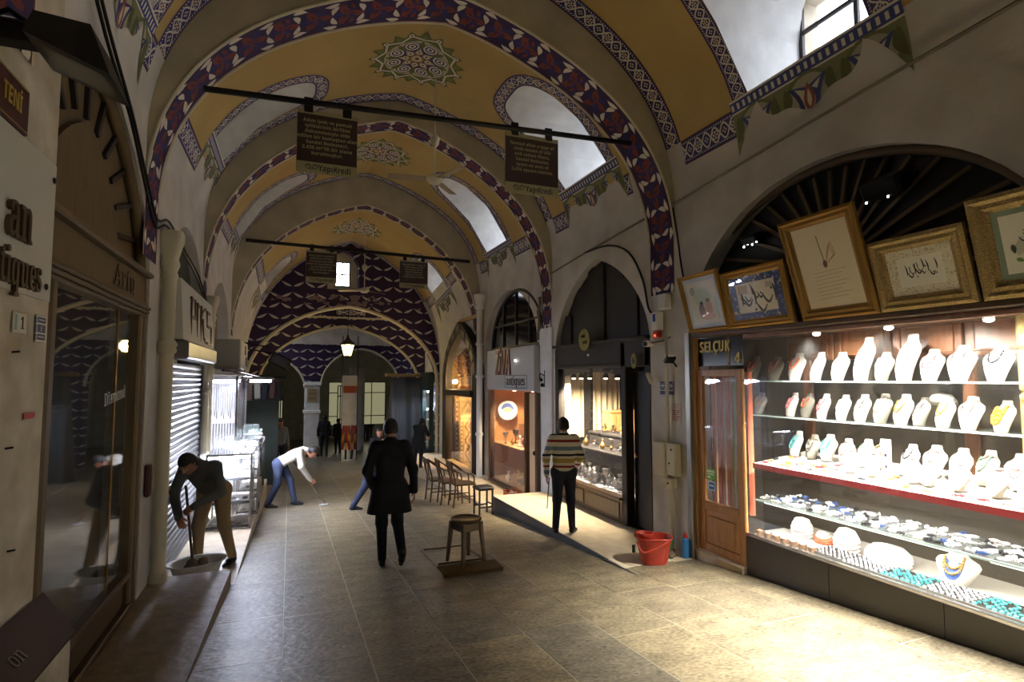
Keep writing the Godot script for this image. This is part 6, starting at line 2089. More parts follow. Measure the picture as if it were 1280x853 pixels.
		for k in 3:
			m = MB.new()
			m.box(Vector3(0, [0.04, 0.38, 0.72][k], 0), Vector3(w - 0.05, 0.012, l - 0.05))
			put("shelf", m, M.bust_white, c)
			m = MB.new()
			m.box(Vector3(0, [0.04, 0.38, 0.72][k], l / 2 - 0.03), Vector3(w - 0.04, 0.04, 0.012))
			put("shelf_edge", m, M.black, c)
		m = MB.new()
		m.box(Vector3(0, h / 2, l / 2), Vector3(w - 0.04, h - 0.04, 0.005)); m.box(Vector3(w / 2, h / 2, 0), Vector3(0.005, h - 0.04, l - 0.04)); m.box(Vector3(0, h, 0), Vector3(w - 0.04, 0.005, l - 0.04))
		put("pane", m, M.pane, c)
		m = MB.new()
		m.tube([Vector3(-w / 2 + 0.06, h - 0.05, l / 2 - 0.06), Vector3(w / 2 - 0.06, h - 0.05, l / 2 - 0.06)], 0.014, 8)
		put("tube_lamp", m, M.lamp_cool, c)
		area(c.position + Vector3(0, h - 0.08, l / 2 - 0.1), c.position + Vector3(0, 0, 0.0), Vector2(w - 0.1, 0.04), 6.5, c8(226, 232, 255), Vector3.RIGHT)
		var lump := MB.new()
		for k in 6: lump.ball(Vector3(cos(k * 2.4) * 0.035, 0.02 + 0.008 * (k % 2), sin(k * 2.4) * 0.03), Vector3(0.028, 0.02, 0.024), 6)
		var lm := lump.mesh()
		for k in 3:
			for j in (6 if i == 0 else 3):
				var ob := put("silver_piece", lm, [M.silver, M.crystal, M.onyx, M.silver][(j + k) % 4], null, c.position + Vector3(-w / 2 + 0.09 + (w - 0.18) * j / (5.0 if i == 0 else 2.0), [0.05, 0.39, 0.73][k], l / 2 - 0.12 - 0.1 * (j % 2)), rng.randf() * 3)
				ob.scale = Vector3.ONE * rng.randf_range(0.7, 0.85)
				tag(ob, "%s piece on the %s shelf of the %s counter, %s from the wall" % [["silver", "clear", "dark", "silver"][(j + k) % 4], ["bottom", "middle", "top"][k], ["nearest", "middle", "farthest"][i], ORD[j]], "jewellery", "jewellery in the glass counters")
	for i in 3:
		var pl := MB.new()
		pl.cbox(Vector3(0, 0.09, 0), Vector3(0.24, 0.18, 0.2), 0.01)
		tag(put("display_case", pl, M.shelf_glass, null, v([-0.8, -0.6, -0.6][i], [-1.09, -0.97, -1.15][i], [9.5, 10.6, 11.9][i])), "small clear case on top of the %s lit counter" % ["nearest", "middle", "farthest"][i], "case", "cases on the counters")
	# dark recess behind the stall
	m = MB.new()
	m.box(v(-1.9, 0, 11.8), Vector3(0.1, 6.0, 3.4)); m.box(v(-1.9, 0, 15.7), Vector3(0.1, 6.0, 3.6))
	struct("wall_behind_stall", m, M.walnut)
	m = MB.new()
	m.cbox(v(-1.22, 0.65, 10.5), Vector3(0.06, 0.9, 0.55), 0.02)
	struct("door_2", m, M.olive_wood)

# ---------------------------------------------------------------- things overhead
func info_sign(label: String, x0: float, x1: float, top: float, h: float, d: float, lines: Array) -> void:
	var o := thing("hanging_sign", label, "sign", v((x0 + x1) / 2, top - h, d), 0.0, "signs hung from the tie rods")
	var w := x1 - x0
	var m := MB.new()
	m.cbox(Vector3(0, h / 2, 0), Vector3(w, h, 0.025), 0.004)
	put("board", m, M.sign_khaki, o)
	m = MB.new()
	m.box(Vector3(0, h * 0.55, 0.013), Vector3(w - 0.006, h * 0.76, 0.004))
	put("dark_field", m, M.sign_umber, o)
	for i in lines.size():
		var t := letters(lines[i], h * 0.075, 0.002, false, true)
		put("text_line", t, M.sign_khaki, o, Vector3(0, h * 0.83 - h * 0.086 * i, 0.017))
	put("bank_name", letters("YapıKredi", h * 0.125, 0.002, false, true), M.sign_ink, o, Vector3(w * 0.13, h * 0.085, 0.014)).scale = Vector3(0.85, 1.05, 1)
	m = MB.new()
	for s in [-1, 1]:
		var c := []
		for k in 21:
			var a := TAU * k / 20 * 1.4
			var r := w * 0.05 * (1.0 - 0.45 * k / 20.0)
			c.append(Vector3(-w * 0.25 + s * w * 0.055 + cos(a) * r * s, h * 0.09 + sin(a) * r, 0.014))
		m.tube(c, 0.0045, 4)
	m.tube([Vector3(-w * 0.29, h * 0.085, 0.014), Vector3(-w * 0.25, h * 0.045, 0.014), Vector3(-w * 0.21, h * 0.085, 0.014)], 0.0045, 4)
	put("emblem", m, M.sign_grey_dark, o)
	for s in [-1, 1]:
		m = MB.new()
		m.cbox(Vector3(s * w * 0.32, h + 0.05, 0), Vector3(0.09, 0.16, 0.03), 0.004)
		put("hanger", m, M.iron, o)

func overhead() -> void:
	for i in 2:
		var q: Array = [[-0.85, 2.8, 4.0, 3.02, 5.98, 0.032], [-1.0, 3.07, 4.2, 2.98, 13.6, 0.04]][i]
		var m := MB.new()
		m.tube([v(q[0], q[1], q[4]), v((q[0] + q[2]) / 2, (q[1] + q[3]) / 2, q[4]), v(q[2], q[3], q[4])], q[5], 8)
		tag(put("tie_rod", m, M.iron, null), ["dark iron tie rod spanning the nearest arch", "dark iron tie rod spanning the far arch"][i], "tie rod", "tie rods")
	var tr := ["Adını ipek ve pamuk", "ipliklerinin birlikte", "dokunmasıyla elde", "edilen bir kumaştan alan", "Sandal Bedesteni,", "2.436 m²'lik bir alana", "kurulmuştur."]
	var en := ["Named after a type of", "cloth woven of silk", "and cotton fibers,", "Sandal Bedesten", "spans an area of", "2,436 square metres."]
	info_sign("brown hanging sign with seven lines of Turkish text on the near rod", 0.0, 0.6, 2.77, 0.66, 6.0, tr)
	info_sign("brown hanging sign with six lines of English text on the near rod", 2.28, 2.97, 2.9, 0.72, 6.0, en)
	info_sign("small far brown hanging sign left on the far rod", 0.27, 0.95, 2.97, 0.76, 13.62, tr)
	info_sign("small far brown hanging sign right on the far rod", 2.42, 3.12, 2.91, 0.7, 13.62, en)
	for i in 2:
		var f := thing("ceiling_fan", ["cream ceiling fan hanging behind the near tie rod", "small cream ceiling fan hanging before the end wall"][i], "fan", [v(1.97, 3.02, 8.2), v(1.75, 2.3, 15.0)][i], [0.5, 0.2][i])
		var top: float = [1.62, 1.9][i]
		var m := MB.new()
		m.tube([Vector3(0, 0.05, 0), Vector3(0, top, 0)], 0.012, 6)
		put("rod", m, M.cream_paint, f)
		m = MB.new()
		m.lathe([Vector2(0.02, 0.5), Vector2(0.06, 0.56), Vector2(0.075, 0.64), Vector2(0.03, 0.7)], Vector3.ZERO, 14)
		put("cup", m, M.cream_paint, f)
		m = MB.new()
		m.lathe([Vector2(0.0, -0.07), Vector2(0.08, -0.06), Vector2(0.13, 0.0), Vector2(0.11, 0.05), Vector2(0.03, 0.08)], Vector3.ZERO, 18)
		put("motor", m, M.cream_paint, f)
		for k in 3:
			m = MB.new()
			var b := Basis(Vector3.UP, TAU * k / 3 + 0.4)
			m.cbox(b * Vector3(0.42, 0.0, 0), Vector3(0.56, 0.01, 0.14), 0.003, b * Basis(Vector3.RIGHT, 0.2))
			m.cbox(b * Vector3(0.16, 0.0, 0), Vector3(0.14, 0.016, 0.04), 0.003, b)
			put("blade", m, M.fan_blade, f)
	var la := thing("street_lantern", "glowing six sided hanging lantern in the end arch", "lantern", v(1.71, 0.72, 18.9))
	var m := MB.new()
	m.lathe([Vector2(0.11, 0.0), Vector2(0.2, 0.34), Vector2(0.2, 0.36)], Vector3.ZERO, 6)
	put("lamp_glass", m, M.lantern_glow, la)
	m = MB.new()
	m.lathe([Vector2(0.23, 0.36), Vector2(0.24, 0.4), Vector2(0.1, 0.52), Vector2(0.04, 0.6), Vector2(0.02, 0.7)], Vector3.ZERO, 6)
	for k in 6:
		var a := TAU * k / 6
		m.tube([Vector3(cos(a) * 0.115, 0, sin(a) * 0.115), Vector3(cos(a) * 0.205, 0.36, sin(a) * 0.205)], 0.012, 4)
	m.lathe([Vector2(0.02, -0.06), Vector2(0.12, -0.02), Vector2(0.12, 0.01)], Vector3.ZERO, 6)
	put("lamp_cap", m, M.iron, la)
	m = MB.new()
	m.tube([Vector3(0, 0.68, 0), Vector3(0, 1.5, 0)], 0.012, 5)
	put("chain", m, M.iron, la)
	omni(v(1.71, 0.9, 18.55), 1.5, c8(255, 224, 160), 0.15)
	# cable along the right wall and round the dark arch
	m = MB.new()
	m.tube(smooth_line([v(4.43, 2.5, 2.0), v(4.44, 2.42, 3.2), v(4.45, 2.3, 4.6), v(4.46, 2.2, 5.75), v(4.46, 2.18, 6.35), v(4.47, 2.12, 7.2), v(4.47, 2.05, 8.2), v(4.47, 1.95, 9.3)], 4), 0.016, 5)
	tag(put("cable", m, M.cable_grey, null), "thin pale cable running along the right wall above the arches", "cable")
	m = MB.new()
	m.tube(smooth_line([v(4.46, 2.06, 8.0), v(4.46, 2.02, 7.3), v(4.46, 1.8, 6.75), v(4.46, 1.35, 6.42), v(4.46, 0.95, 6.3), v(4.46, 0.82, 6.15)], 4), 0.016, 5)
	tag(put("cable", m, M.iron, null), "dark cable curving round the pointed dark arch", "cable")
	m = MB.new()
	m.tube(smooth_line([v(4.46, 2.16, 5.74), v(4.455, 1.8, 5.66), v(4.46, 1.4, 5.6), v(4.46, 1.05, 5.52)], 4), 0.012, 5)
	tag(put("cable", m, M.iron, null), "dark cable hanging between the painted rib and the pictures", "cable")

# ---------------------------------------------------------------- fittings on the right piers
func pier_fittings() -> void:
	var X := 4.5
	var m := MB.new()
	m.cbox(v(4.46, -0.9, 5.47), Vector3(0.1, 2.9, 0.09), 0.008)
	struct("trim_steel_post", m, M.brushed)
	var a := thing("alarm_box", "white alarm box with a glowing red lamp on the right pier", "alarm", v(4.42, 0.62, 6.05), RW)
	m = MB.new()
	m.cbox(Vector3(0, 0.12, 0), Vector3(0.14, 0.24, 0.1), 0.012)
	put("casing", m, M.white_paint, a)
	m = MB.new()
	m.box(Vector3(0.0, 0.16, 0.052), Vector3(0.06, 0.1, 0.003))
	put("mark", m, M.sapphire, a)
	m = MB.new()
	m.cbox(Vector3(0, -0.05, 0), Vector3(0.12, 0.1, 0.08), 0.02)
	put("red_lens", m, M.lens_red, a)
	m = MB.new()
	m.ball(Vector3(0, -0.07, 0.04), Vector3.ONE * 0.016, 8)
	put("lamp_spark", m, M.lamp_red, a)
	var c := thing("security_camera", "small dark bullet camera under the alarm box", "camera", v(4.4, 0.46, 6.2), RW)
	m = MB.new()
	m.tube([Vector3(-0.05, 0.0, -0.06), Vector3(0.02, -0.01, 0.08)], 0.045, 10)
	put("body", m, M.white_paint, c)
	m = MB.new()
	m.tube([Vector3(0.02, -0.01, 0.08), Vector3(0.024, -0.011, 0.09)], 0.034, 10)
	put("lens", m, M.black, c)
	m = MB.new()
	m.tube([Vector3(-0.02, 0, -0.02), Vector3(0.2, 0.02, -0.06), Vector3(0.36, 0.06, -0.06)], 0.008, 5)
	put("wire", m, M.iron, c)
	var s := thing("small_spot_lamp", "little unlit grey spot lamp on the right pier", "lamp", v(4.42, 0.2, 5.74), RW)
	m = MB.new()
	m.cbox(Vector3(0, 0.03, 0.05), Vector3(0.1, 0.05, 0.14), 0.01, Basis(Vector3.BACK, 0.8))
	put("head", m, M.dark_steel, s)
	m = MB.new()
	m.cbox(Vector3(0.03, 0.06, 0.06), Vector3(0.1, 0.006, 0.1), 0.002, Basis(Vector3.BACK, 0.8))
	put("lamp_glass", m, M.white_paint, s)
	m = MB.new()
	m.tube([Vector3(0, 0.0, 0), Vector3(0.02, -0.06, -0.04)], 0.012, 6)
	put("bracket", m, M.iron, s)
	m = MB.new()
	m.tube([Vector3(-0.07, 0.06, 0.03), Vector3(0.05, -0.06, 0.06)], 0.03, 10)
	tag(put("round_sensor", m, M.cream_paint, null, v(4.46, 0.0, 6.22), RW), "short cream tube sensor at the edge of the dark shop", "sensor")
	for i in 2:
		m = MB.new()
		m.cbox(Vector3.ZERO, Vector3(0.13, 0.2, 0.006), 0.002)
		var im := Paint.new(48, 72, c8(206, 206, 210))
		for k in 3: im.rect(4, 4 + 22 * k, 40, 17, c8(46, 54, 104))
		im.line([Vector2(8, 8), Vector2(40, 40)], 4, c8(206, 206, 210)); im.line([Vector2(40, 8), Vector2(8, 40)], 4, c8(206, 206, 210))
		tag(put("blue_notice", m, printed("blue_notice_%d" % i, im.im, 0.6, false), null, v(4.495, -0.13, 6.06 - 0.17 * i), RW), "small blue and white notice on the right pier, %s of the conduit" % ["far side", "near side"][i], "notice", "blue notices")
	m = MB.new()
	m.cbox(Vector3.ZERO, Vector3(0.2, 0.24, 0.004), 0.001)
	var rn := Paint.new(64, 80, c8(206, 198, 186))
	rn.disc(Vector2(32, 14), 9, c8(186, 110, 96)); rn.disc(Vector2(32, 14), 6, c8(206, 198, 186))
	for k in 6: rn.rect(8 + 4 * (k % 2), 30 + 8 * k, 46 - 6 * (k % 3), 4, c8(180, 90, 80))
	tag(put("red_notice", m, printed("red_notice", rn.im, 0.7, false), null, v(4.495, -0.43, 5.8), RW), "faded notice with red lettering on the right pier", "notice")
	var e := thing("electric_box", "cream electric meter box with conduits on the right pier", "electric box", v(4.46, -1.3, 5.9), RW)
	m = MB.new()
	m.cbox(Vector3(-0.08, 0.28, 0.04), Vector3(0.22, 0.44, 0.14), 0.015)
	put("box", m, M.cream_paint, e)
	m = MB.new()
	m.cbox(Vector3(0.12, 0.3, 0.03), Vector3(0.18, 0.4, 0.1), 0.012); m.cbox(Vector3(0.06, 0.0, 0.03), Vector3(0.13, 0.13, 0.09), 0.012)
	put("junction", m, M.cream_paint, e)
	m = MB.new()
	m.tube([Vector3(0.0, 0.5, 0.02), Vector3(0.0, 1.9, 0.02)], 0.022, 8)
	m.tube(smooth_line([Vector3(0.04, -0.05, 0.03), Vector3(0.08, -0.2, 0.03), Vector3(0.06, -0.5, 0.03), Vector3(0.06, -0.8, 0.03)], 4), 0.03, 8)
	put("conduit", m, M.cream_paint, e)
	m = MB.new()
	for q in [Vector3(0.14, 0.42, 0.085), Vector3(0.1, 0.25, 0.085), Vector3(0.06, 0.0, 0.08)]: m.ball(q, Vector3(0.014, 0.014, 0.008), 8)
	put("screw", m, M.iron, e)
	m = MB.new()
	m.cbox(v(4.44, 0.98, 5.92), Vector3(0.1, 0.2, 0.16), 0.01)
	tag(put("junction_box", m, M.white_paint, null), "white junction box above the alarm where cables meet", "junction box")
	# pipes and lamps on the farther piers
	var p := thing("rain_pipe", "pale grey rain pipe with capital between grey shop and rug window", "pipe", v(4.31, fy(13.08), 13.08))
	m = MB.new()
	m.tube([Vector3.ZERO, Vector3(0, 4.3, 0)], 0.075, 12)
	for y in [1.2, 2.6, 3.4]: m.lathe([Vector2(0.075, -0.04), Vector2(0.1, -0.03), Vector2(0.1, 0.03), Vector2(0.075, 0.04)], Vector3(0, y, 0), 14)
	put("tube", m, M.white_paint, p)
	m = MB.new()
	m.lathe([Vector2(0.08, 4.25), Vector2(0.12, 4.3), Vector2(0.1, 4.36), Vector2(0.14, 4.5), Vector2(0.16, 4.6), Vector2(0.15, 4.62)], Vector3.ZERO, 14)
	put("capital", m, M.white_paint, p)
	var w := thing("wall_bracket", "small black iron bracket on the white pier by the grey shop", "bracket", v(4.46, -0.05, 9.62), RW)
	m = MB.new()
	m.tube([Vector3(0, -0.12, 0), Vector3(0, 0.2, 0.0)], 0.012, 5); m.tube([Vector3(0, 0.1, 0), Vector3(0.06, 0.14, 0.12), Vector3(0.12, 0.02, 0.16)], 0.012, 5); m.ball(Vector3(0, -0.08, 0.05), Vector3.ONE * 0.04, 8); m.ball(Vector3(0.1, 0.02, 0.12), Vector3.ONE * 0.035, 8)
	put("bracket_iron", m, M.iron, w)
	m = MB.new()
	var pts := []
	for k in 30: pts.append(v(4.45 + 0.02 * sin(k * 2.1), 0.75 + 0.9 * (k % 10) / 10.0, 9.85 + 0.06 * sin(k * 1.3)))
	m.tube(smooth_line(pts, 2), 0.012, 4)
	tag(put("cable_coil", m, M.cable_grey, null), "bundle of coiled pale cable hanging beside the far rib", "cable")
	# second foot of the ribs: plain white pilasters
	m = MB.new()
	m.cbox(v(4.49, -0.75, 9.6), Vector3(0.06, 3.4, 0.56), 0.012)
	struct("trim_pilaster_right", m, M.white_plaster)

# ---------------------------------------------------------------- things on the ground
func stool_frame() -> void:
	var o := thing("floor_hatch_frame", "low wooden frame round a floor hatch under the stool", "hatch frame", v(1.91, fy(6.03), 6.03))
	var m := MB.new()
	var dy := -0.07
	m.hexa([Vector3(-0.33, 0.0, 0.06), Vector3(0.34, 0.0, 0.06), Vector3(0.30, 0.07, -0.03), Vector3(-0.36, 0.07, -0.03), Vector3(-0.35, 0.045, 0.07), Vector3(0.34, 0.045, 0.07), Vector3(0.28, 0.1, -0.05), Vector3(-0.39, 0.1, -0.05)])
	put("front_plank", m, M.stool_wood, o)
	m = MB.new()
	for x in [-0.3, 0.28]: m.hexa([Vector3(x - 0.012, 0.0, -0.05), Vector3(x + 0.012, 0.0, -0.05), Vector3(x + 0.012, dy, -1.2), Vector3(x - 0.012, dy, -1.2), Vector3(x - 0.012, 0.04, -0.05), Vector3(x + 0.012, 0.04, -0.05), Vector3(x + 0.012, dy + 0.016, -1.2), Vector3(x - 0.012, dy + 0.016, -1.2)])
	put("side_rail", m, M.stool_wood, o)
	m = MB.new()
	for z in [-0.45, -1.17]: m.cbox(Vector3(0, 0.02 + 0.055 * z, z), Vector3(0.56, 0.016, 0.03), 0.005)
	put("cross_rail", m, M.stool_wood, o)
	m = MB.new()
	m.hexa([Vector3(-0.27, -0.01, -0.05), Vector3(0.25, -0.01, -0.05), Vector3(0.25, dy - 0.01, -1.15), Vector3(-0.27, dy - 0.01, -1.15), Vector3(-0.27, 0.012, -0.05), Vector3(0.25, 0.012, -0.05), Vector3(0.25, dy + 0.008, -1.15), Vector3(-0.27, dy + 0.008, -1.15)])
	put("hatch_plate", m, M.slab_1, o)
	var s := thing("wooden_stool", "round topped wooden stool standing on the floor hatch frame", "stool", v(1.9, fy(6.2) + 0.075, 6.24), 0.35)
	m = MB.new()
	m.lathe([Vector2(0.13, 0.44), Vector2(0.175, 0.46), Vector2(0.18, 0.475), Vector2(0.175, 0.487), Vector2(0.155, 0.49), Vector2(0.14, 0.475), Vector2(0.0, 0.475)], Vector3.ZERO, 28)
	put("seat", m, M.stool_wood, s)
	m = MB.new()
	for k in 4:
		var b := Basis(Vector3.UP, k * PI / 2)
		m.cbox(b * Vector3(0, 0.4, 0.115), Vector3(0.24, 0.09, 0.02), 0.004, b)
	put("apron", m, M.stool_wood, s)
	for k in 4:
		m = MB.new()
		var x := 1.0 if k % 2 else -1.0
		var z := 1.0 if k < 2 else -1.0
		var A := Vector3(x * 0.15, 0, z * 0.15)
		var B := Vector3(x * 0.115, 0.45, z * 0.115)
		m.hexa([A + Vector3(-0.014, 0, 0.014), A + Vector3(0.014, 0, 0.014), A + Vector3(0.014, 0, -0.014), A + Vector3(-0.014, 0, -0.014), B + Vector3(-0.022, 0, 0.022), B + Vector3(0.022, 0, 0.022), B + Vector3(0.022, 0, -0.022), B + Vector3(-0.022, 0, -0.022)])
		put("leg", m, M.stool_wood, s)

func chairs_and_things() -> void:
	var c := thing("cafe_chair", "brown bentwood chair with curved back, nearest the dark stool", "chair", v(2.86, fy(10.3), 10.3), 0.0, "bentwood chairs by the rug shop")
	var m := MB.new()
	# the chair faces +x
	m.cbox(Vector3(0.2, 0.42, 0), Vector3(0.42, 0.035, 0.4), 0.012)
	put("seat", m, M.chair_wood, c)
	for q in [[0.0, -0.17, 0.86], [0.0, 0.17, 0.86], [0.38, -0.17, 0.42], [0.38, 0.17, 0.42]]:
		m = MB.new()
		if q[2] > 0.5: m.tube(smooth_line([Vector3(-0.02, 0, q[1]), Vector3(0.02, 0.42, q[1]), Vector3(-0.03, 0.66, q[1]), Vector3(-0.07, 0.86, q[1])], 3), 0.017, 6)
		else: m.tube([Vector3(0.4, 0, q[1]), Vector3(q[0], 0.41, q[1])], 0.017, 6)
		put("leg", m, M.chair_wood, c)
	m = MB.new()
	m.cbox(Vector3(-0.065, 0.8, 0), Vector3(0.025, 0.1, 0.36), 0.01)
	for z in [-0.07, 0.07]: m.cbox(Vector3(-0.03, 0.6, z), Vector3(0.016, 0.34, 0.05), 0.005, Basis(Vector3.BACK, 0.12))
	put("backrest", m, M.chair_wood, c)
	for z in [-0.18, 0.18]:
		m = MB.new()
		m.tube(smooth_line([Vector3(-0.06, 0.84, z), Vector3(0.06, 0.76, z), Vector3(0.22, 0.64, z), Vector3(0.36, 0.58, z), Vector3(0.38, 0.42, z)], 3), 0.015, 6)
		put("armrest", m, M.chair_wood, c)
	m = MB.new()
	m.cbox(Vector3(0.2, 0.2, -0.17), Vector3(0.38, 0.02, 0.02), 0.004); m.cbox(Vector3(0.2, 0.2, 0.17), Vector3(0.38, 0.02, 0.02), 0.004)
	put("stretcher", m, M.chair_wood, c)
	dup(c, v(2.74, fy(10.72), 10.72), -0.05, "brown bentwood chair with curved back, middle of the three")
	dup(c, v(2.62, fy(11.16), 11.16), 0.06, "brown bentwood chair with curved back, farthest from the dark stool")
	var s := thing("square_stool", "dark square stool with black cushion before the grey shop", "stool", v(3.14, fy(9.3), 9.3), 0.08)
	m = MB.new()
	m.cbox(Vector3(0, 0.45, 0), Vector3(0.3, 0.06, 0.3), 0.025)
	put("cushion", m, M.black, s)
	for k in 4:
		m = MB.new()
		m.cbox(Vector3(-0.12 if k % 2 else 0.12, 0.21, -0.12 if k < 2 else 0.12), Vector3(0.028, 0.43, 0.028), 0.004)
		put("leg", m, M.ebony, s)
	m = MB.new()
	for z in [-0.12, 0.12]: m.cbox(Vector3(0, 0.14, z), Vector3(0.24, 0.025, 0.02), 0.004)
	for x in [-0.12, 0.12]: m.cbox(Vector3(x, 0.18, 0), Vector3(0.02, 0.025, 0.24), 0.004)
	put("stretcher", m, M.ebony, s)
	m = MB.new()
	m.hexa([v(3.42, -3.0, 9.61), v(4.5, -3.0, 9.61), v(4.5, -3.0, 17.7), v(3.3, -3.0, 17.7), v(3.42, -2.37, 9.61), v(4.5, -2.37, 9.61), v(4.5, -2.37, 17.7), v(3.3, -2.37, 17.7)])
	struct("trim_platform_far", m, M.marble)
	var r := thing("red_crate", "low red plastic crate with rags before the grey shop door", "crate", v(4.1, -2.37, 10.35), RW)
	m = MB.new()
	m.cbox(Vector3(0, 0.01, 0), Vector3(0.36, 0.02, 0.24), 0.006)
	for z in [-0.12, 0.12]: m.cbox(Vector3(0, 0.08, z), Vector3(0.38, 0.16, 0.014), 0.005)
	for x in [-0.18, 0.18]: m.cbox(Vector3(x, 0.08, 0), Vector3(0.014, 0.16, 0.24), 0.005)
	put("tub", m, M.plastic_red, r)
	m = MB.new()
	for k in 5: m.ball(Vector3(-0.12 + 0.06 * k, 0.1 + 0.02 * (k % 2), 0.03 * (k % 3 - 1)), Vector3(0.06, 0.05, 0.05), 8)
	put("rags", m, M.lamp_cloth, r)
	m = MB.new()
	m.lathe([Vector2(0.26, 0.0), Vector2(0.27, 0.012), Vector2(0.25, 0.02), Vector2(0.0, 0.02)], Vector3.ZERO, 24)
	tag(put("round_mat", m, M.dark_cloth, null, v(3.75, -2.37, 9.85)), "round dark mat on the low platform by the red crate", "mat")
	# red bucket
	var b := thing("mop_bucket", "red plastic mop bucket with wringer on the platform", "bucket", v(3.9, -2.1, 5.48), -0.35)
	m = MB.new()
	var rows := []
	for q in [[0.0, 0.115], [0.02, 0.125], [0.27, 0.165], [0.295, 0.185], [0.305, 0.185], [0.3, 0.17], [0.06, 0.125], [0.05, 0.0]]:
		var row := []
		for k in 24:
			var a := TAU * k / 24
			var e := 3.2
			var f := pow(pow(absf(cos(a)), e) + pow(absf(sin(a)), e), -1.0 / e)
			row.append(Vector3(cos(a) * q[1] * f * 1.15, q[0], -sin(a) * q[1] * f * 0.9))
		rows.append(row)
	m.grid(rows, true)
	m.fan(rows[0], Vector3.DOWN)
	put("tub", m, M.plastic_red, b)
	m = MB.new()
	rows = []
	for q in [[0.2, 0.05], [0.29, 0.095], [0.345, 0.105], [0.34, 0.095], [0.22, 0.045]]:
		var row := []
		for k in 16: row.append(Vector3(-0.1 + cos(TAU * k / 16) * q[1], q[0], -sin(TAU * k / 16) * q[1] * 0.9))
		rows.append(row)
	m.grid(rows, true)
	put("wringer", m, M.plastic_red, b)
	for k in 10:
		m = MB.new()
		var a := TAU * k / 10
		m.tube([Vector3(-0.1 + cos(a) * 0.05, 0.2, sin(a) * 0.045), Vector3(-0.1 + cos(a) * 0.098, 0.335, sin(a) * 0.088)], 0.007, 5)
		put("wringer_rib", m, M.plastic_red, b)
	m = MB.new()
	m.tube(smooth_line([Vector3(-0.21, 0.26, 0.08), Vector3(-0.17, 0.17, 0.165), Vector3(-0.05, 0.2, 0.185), Vector3(0.08, 0.26, 0.18), Vector3(0.13, 0.29, 0.165)], 4), 0.009, 6)
	put("handle", m, M.plastic_red, b)
	m = MB.new()
	m.tube([Vector3(-0.235, 0.13, 0.03), Vector3(-0.235, 0.21, 0.03)], 0.02, 8)
	put("grip", m, M.black, b)
	var bt := thing("spray_bottle", "slim blue bottle with a red cap by the oak door", "bottle", v(4.36, fy(5.5), 5.5))
	m = MB.new()
	m.lathe([Vector2(0.036, 0), Vector2(0.04, 0.01), Vector2(0.04, 0.2), Vector2(0.036, 0.22), Vector2(0.02, 0.235)], Vector3.ZERO, 16)
	put("body", m, M.bottle_blue, bt)
	m = MB.new()
	m.lathe([Vector2(0.024, 0.232), Vector2(0.024, 0.262), Vector2(0.012, 0.285), Vector2(0.008, 0.3), Vector2(0.0, 0.3)], Vector3.ZERO, 12)
	put("cap", m, M.arrow_red, bt)
	m = MB.new()
	for k in 9: m.ball(Vector3(0.03 * k - 0.1, 0.02 + 0.008 * (k % 2), 0.02 * sin(k * 1.9)), Vector3(0.035, 0.022, 0.03), 8)
	tag(put("rag", m, M.rag, null, v(4.25, -2.1, 5.62), 0.9), "crumpled grey brown rag between bucket and bottle", "rag")
	m = MB.new()
	m.tube([Vector3(0, 0, 0), Vector3(0.03, 0.14, 0.02)], 0.012, 6)
	tag(put("green_brush", m, M.green_plastic, null, v(4.3, -2.09, 5.72)), "short green brush handle sticking up behind the rag", "brush")

# ---------------------------------------------------------------- beyond the end arch
func scale_wall(called: String, d: float, thick: float, poly: PackedVector2Array, material: Material) -> MeshInstance3D:
	var m := MB.new()
	m.prism(poly, -thick, v(0, 0, d), Vector3.RIGHT, Vector3.UP)
	for i in m.p.size(): m.t[i] = Vector2(m.p[i].x, -m.p[i].y) / 0.66
	return struct(called, m, material)

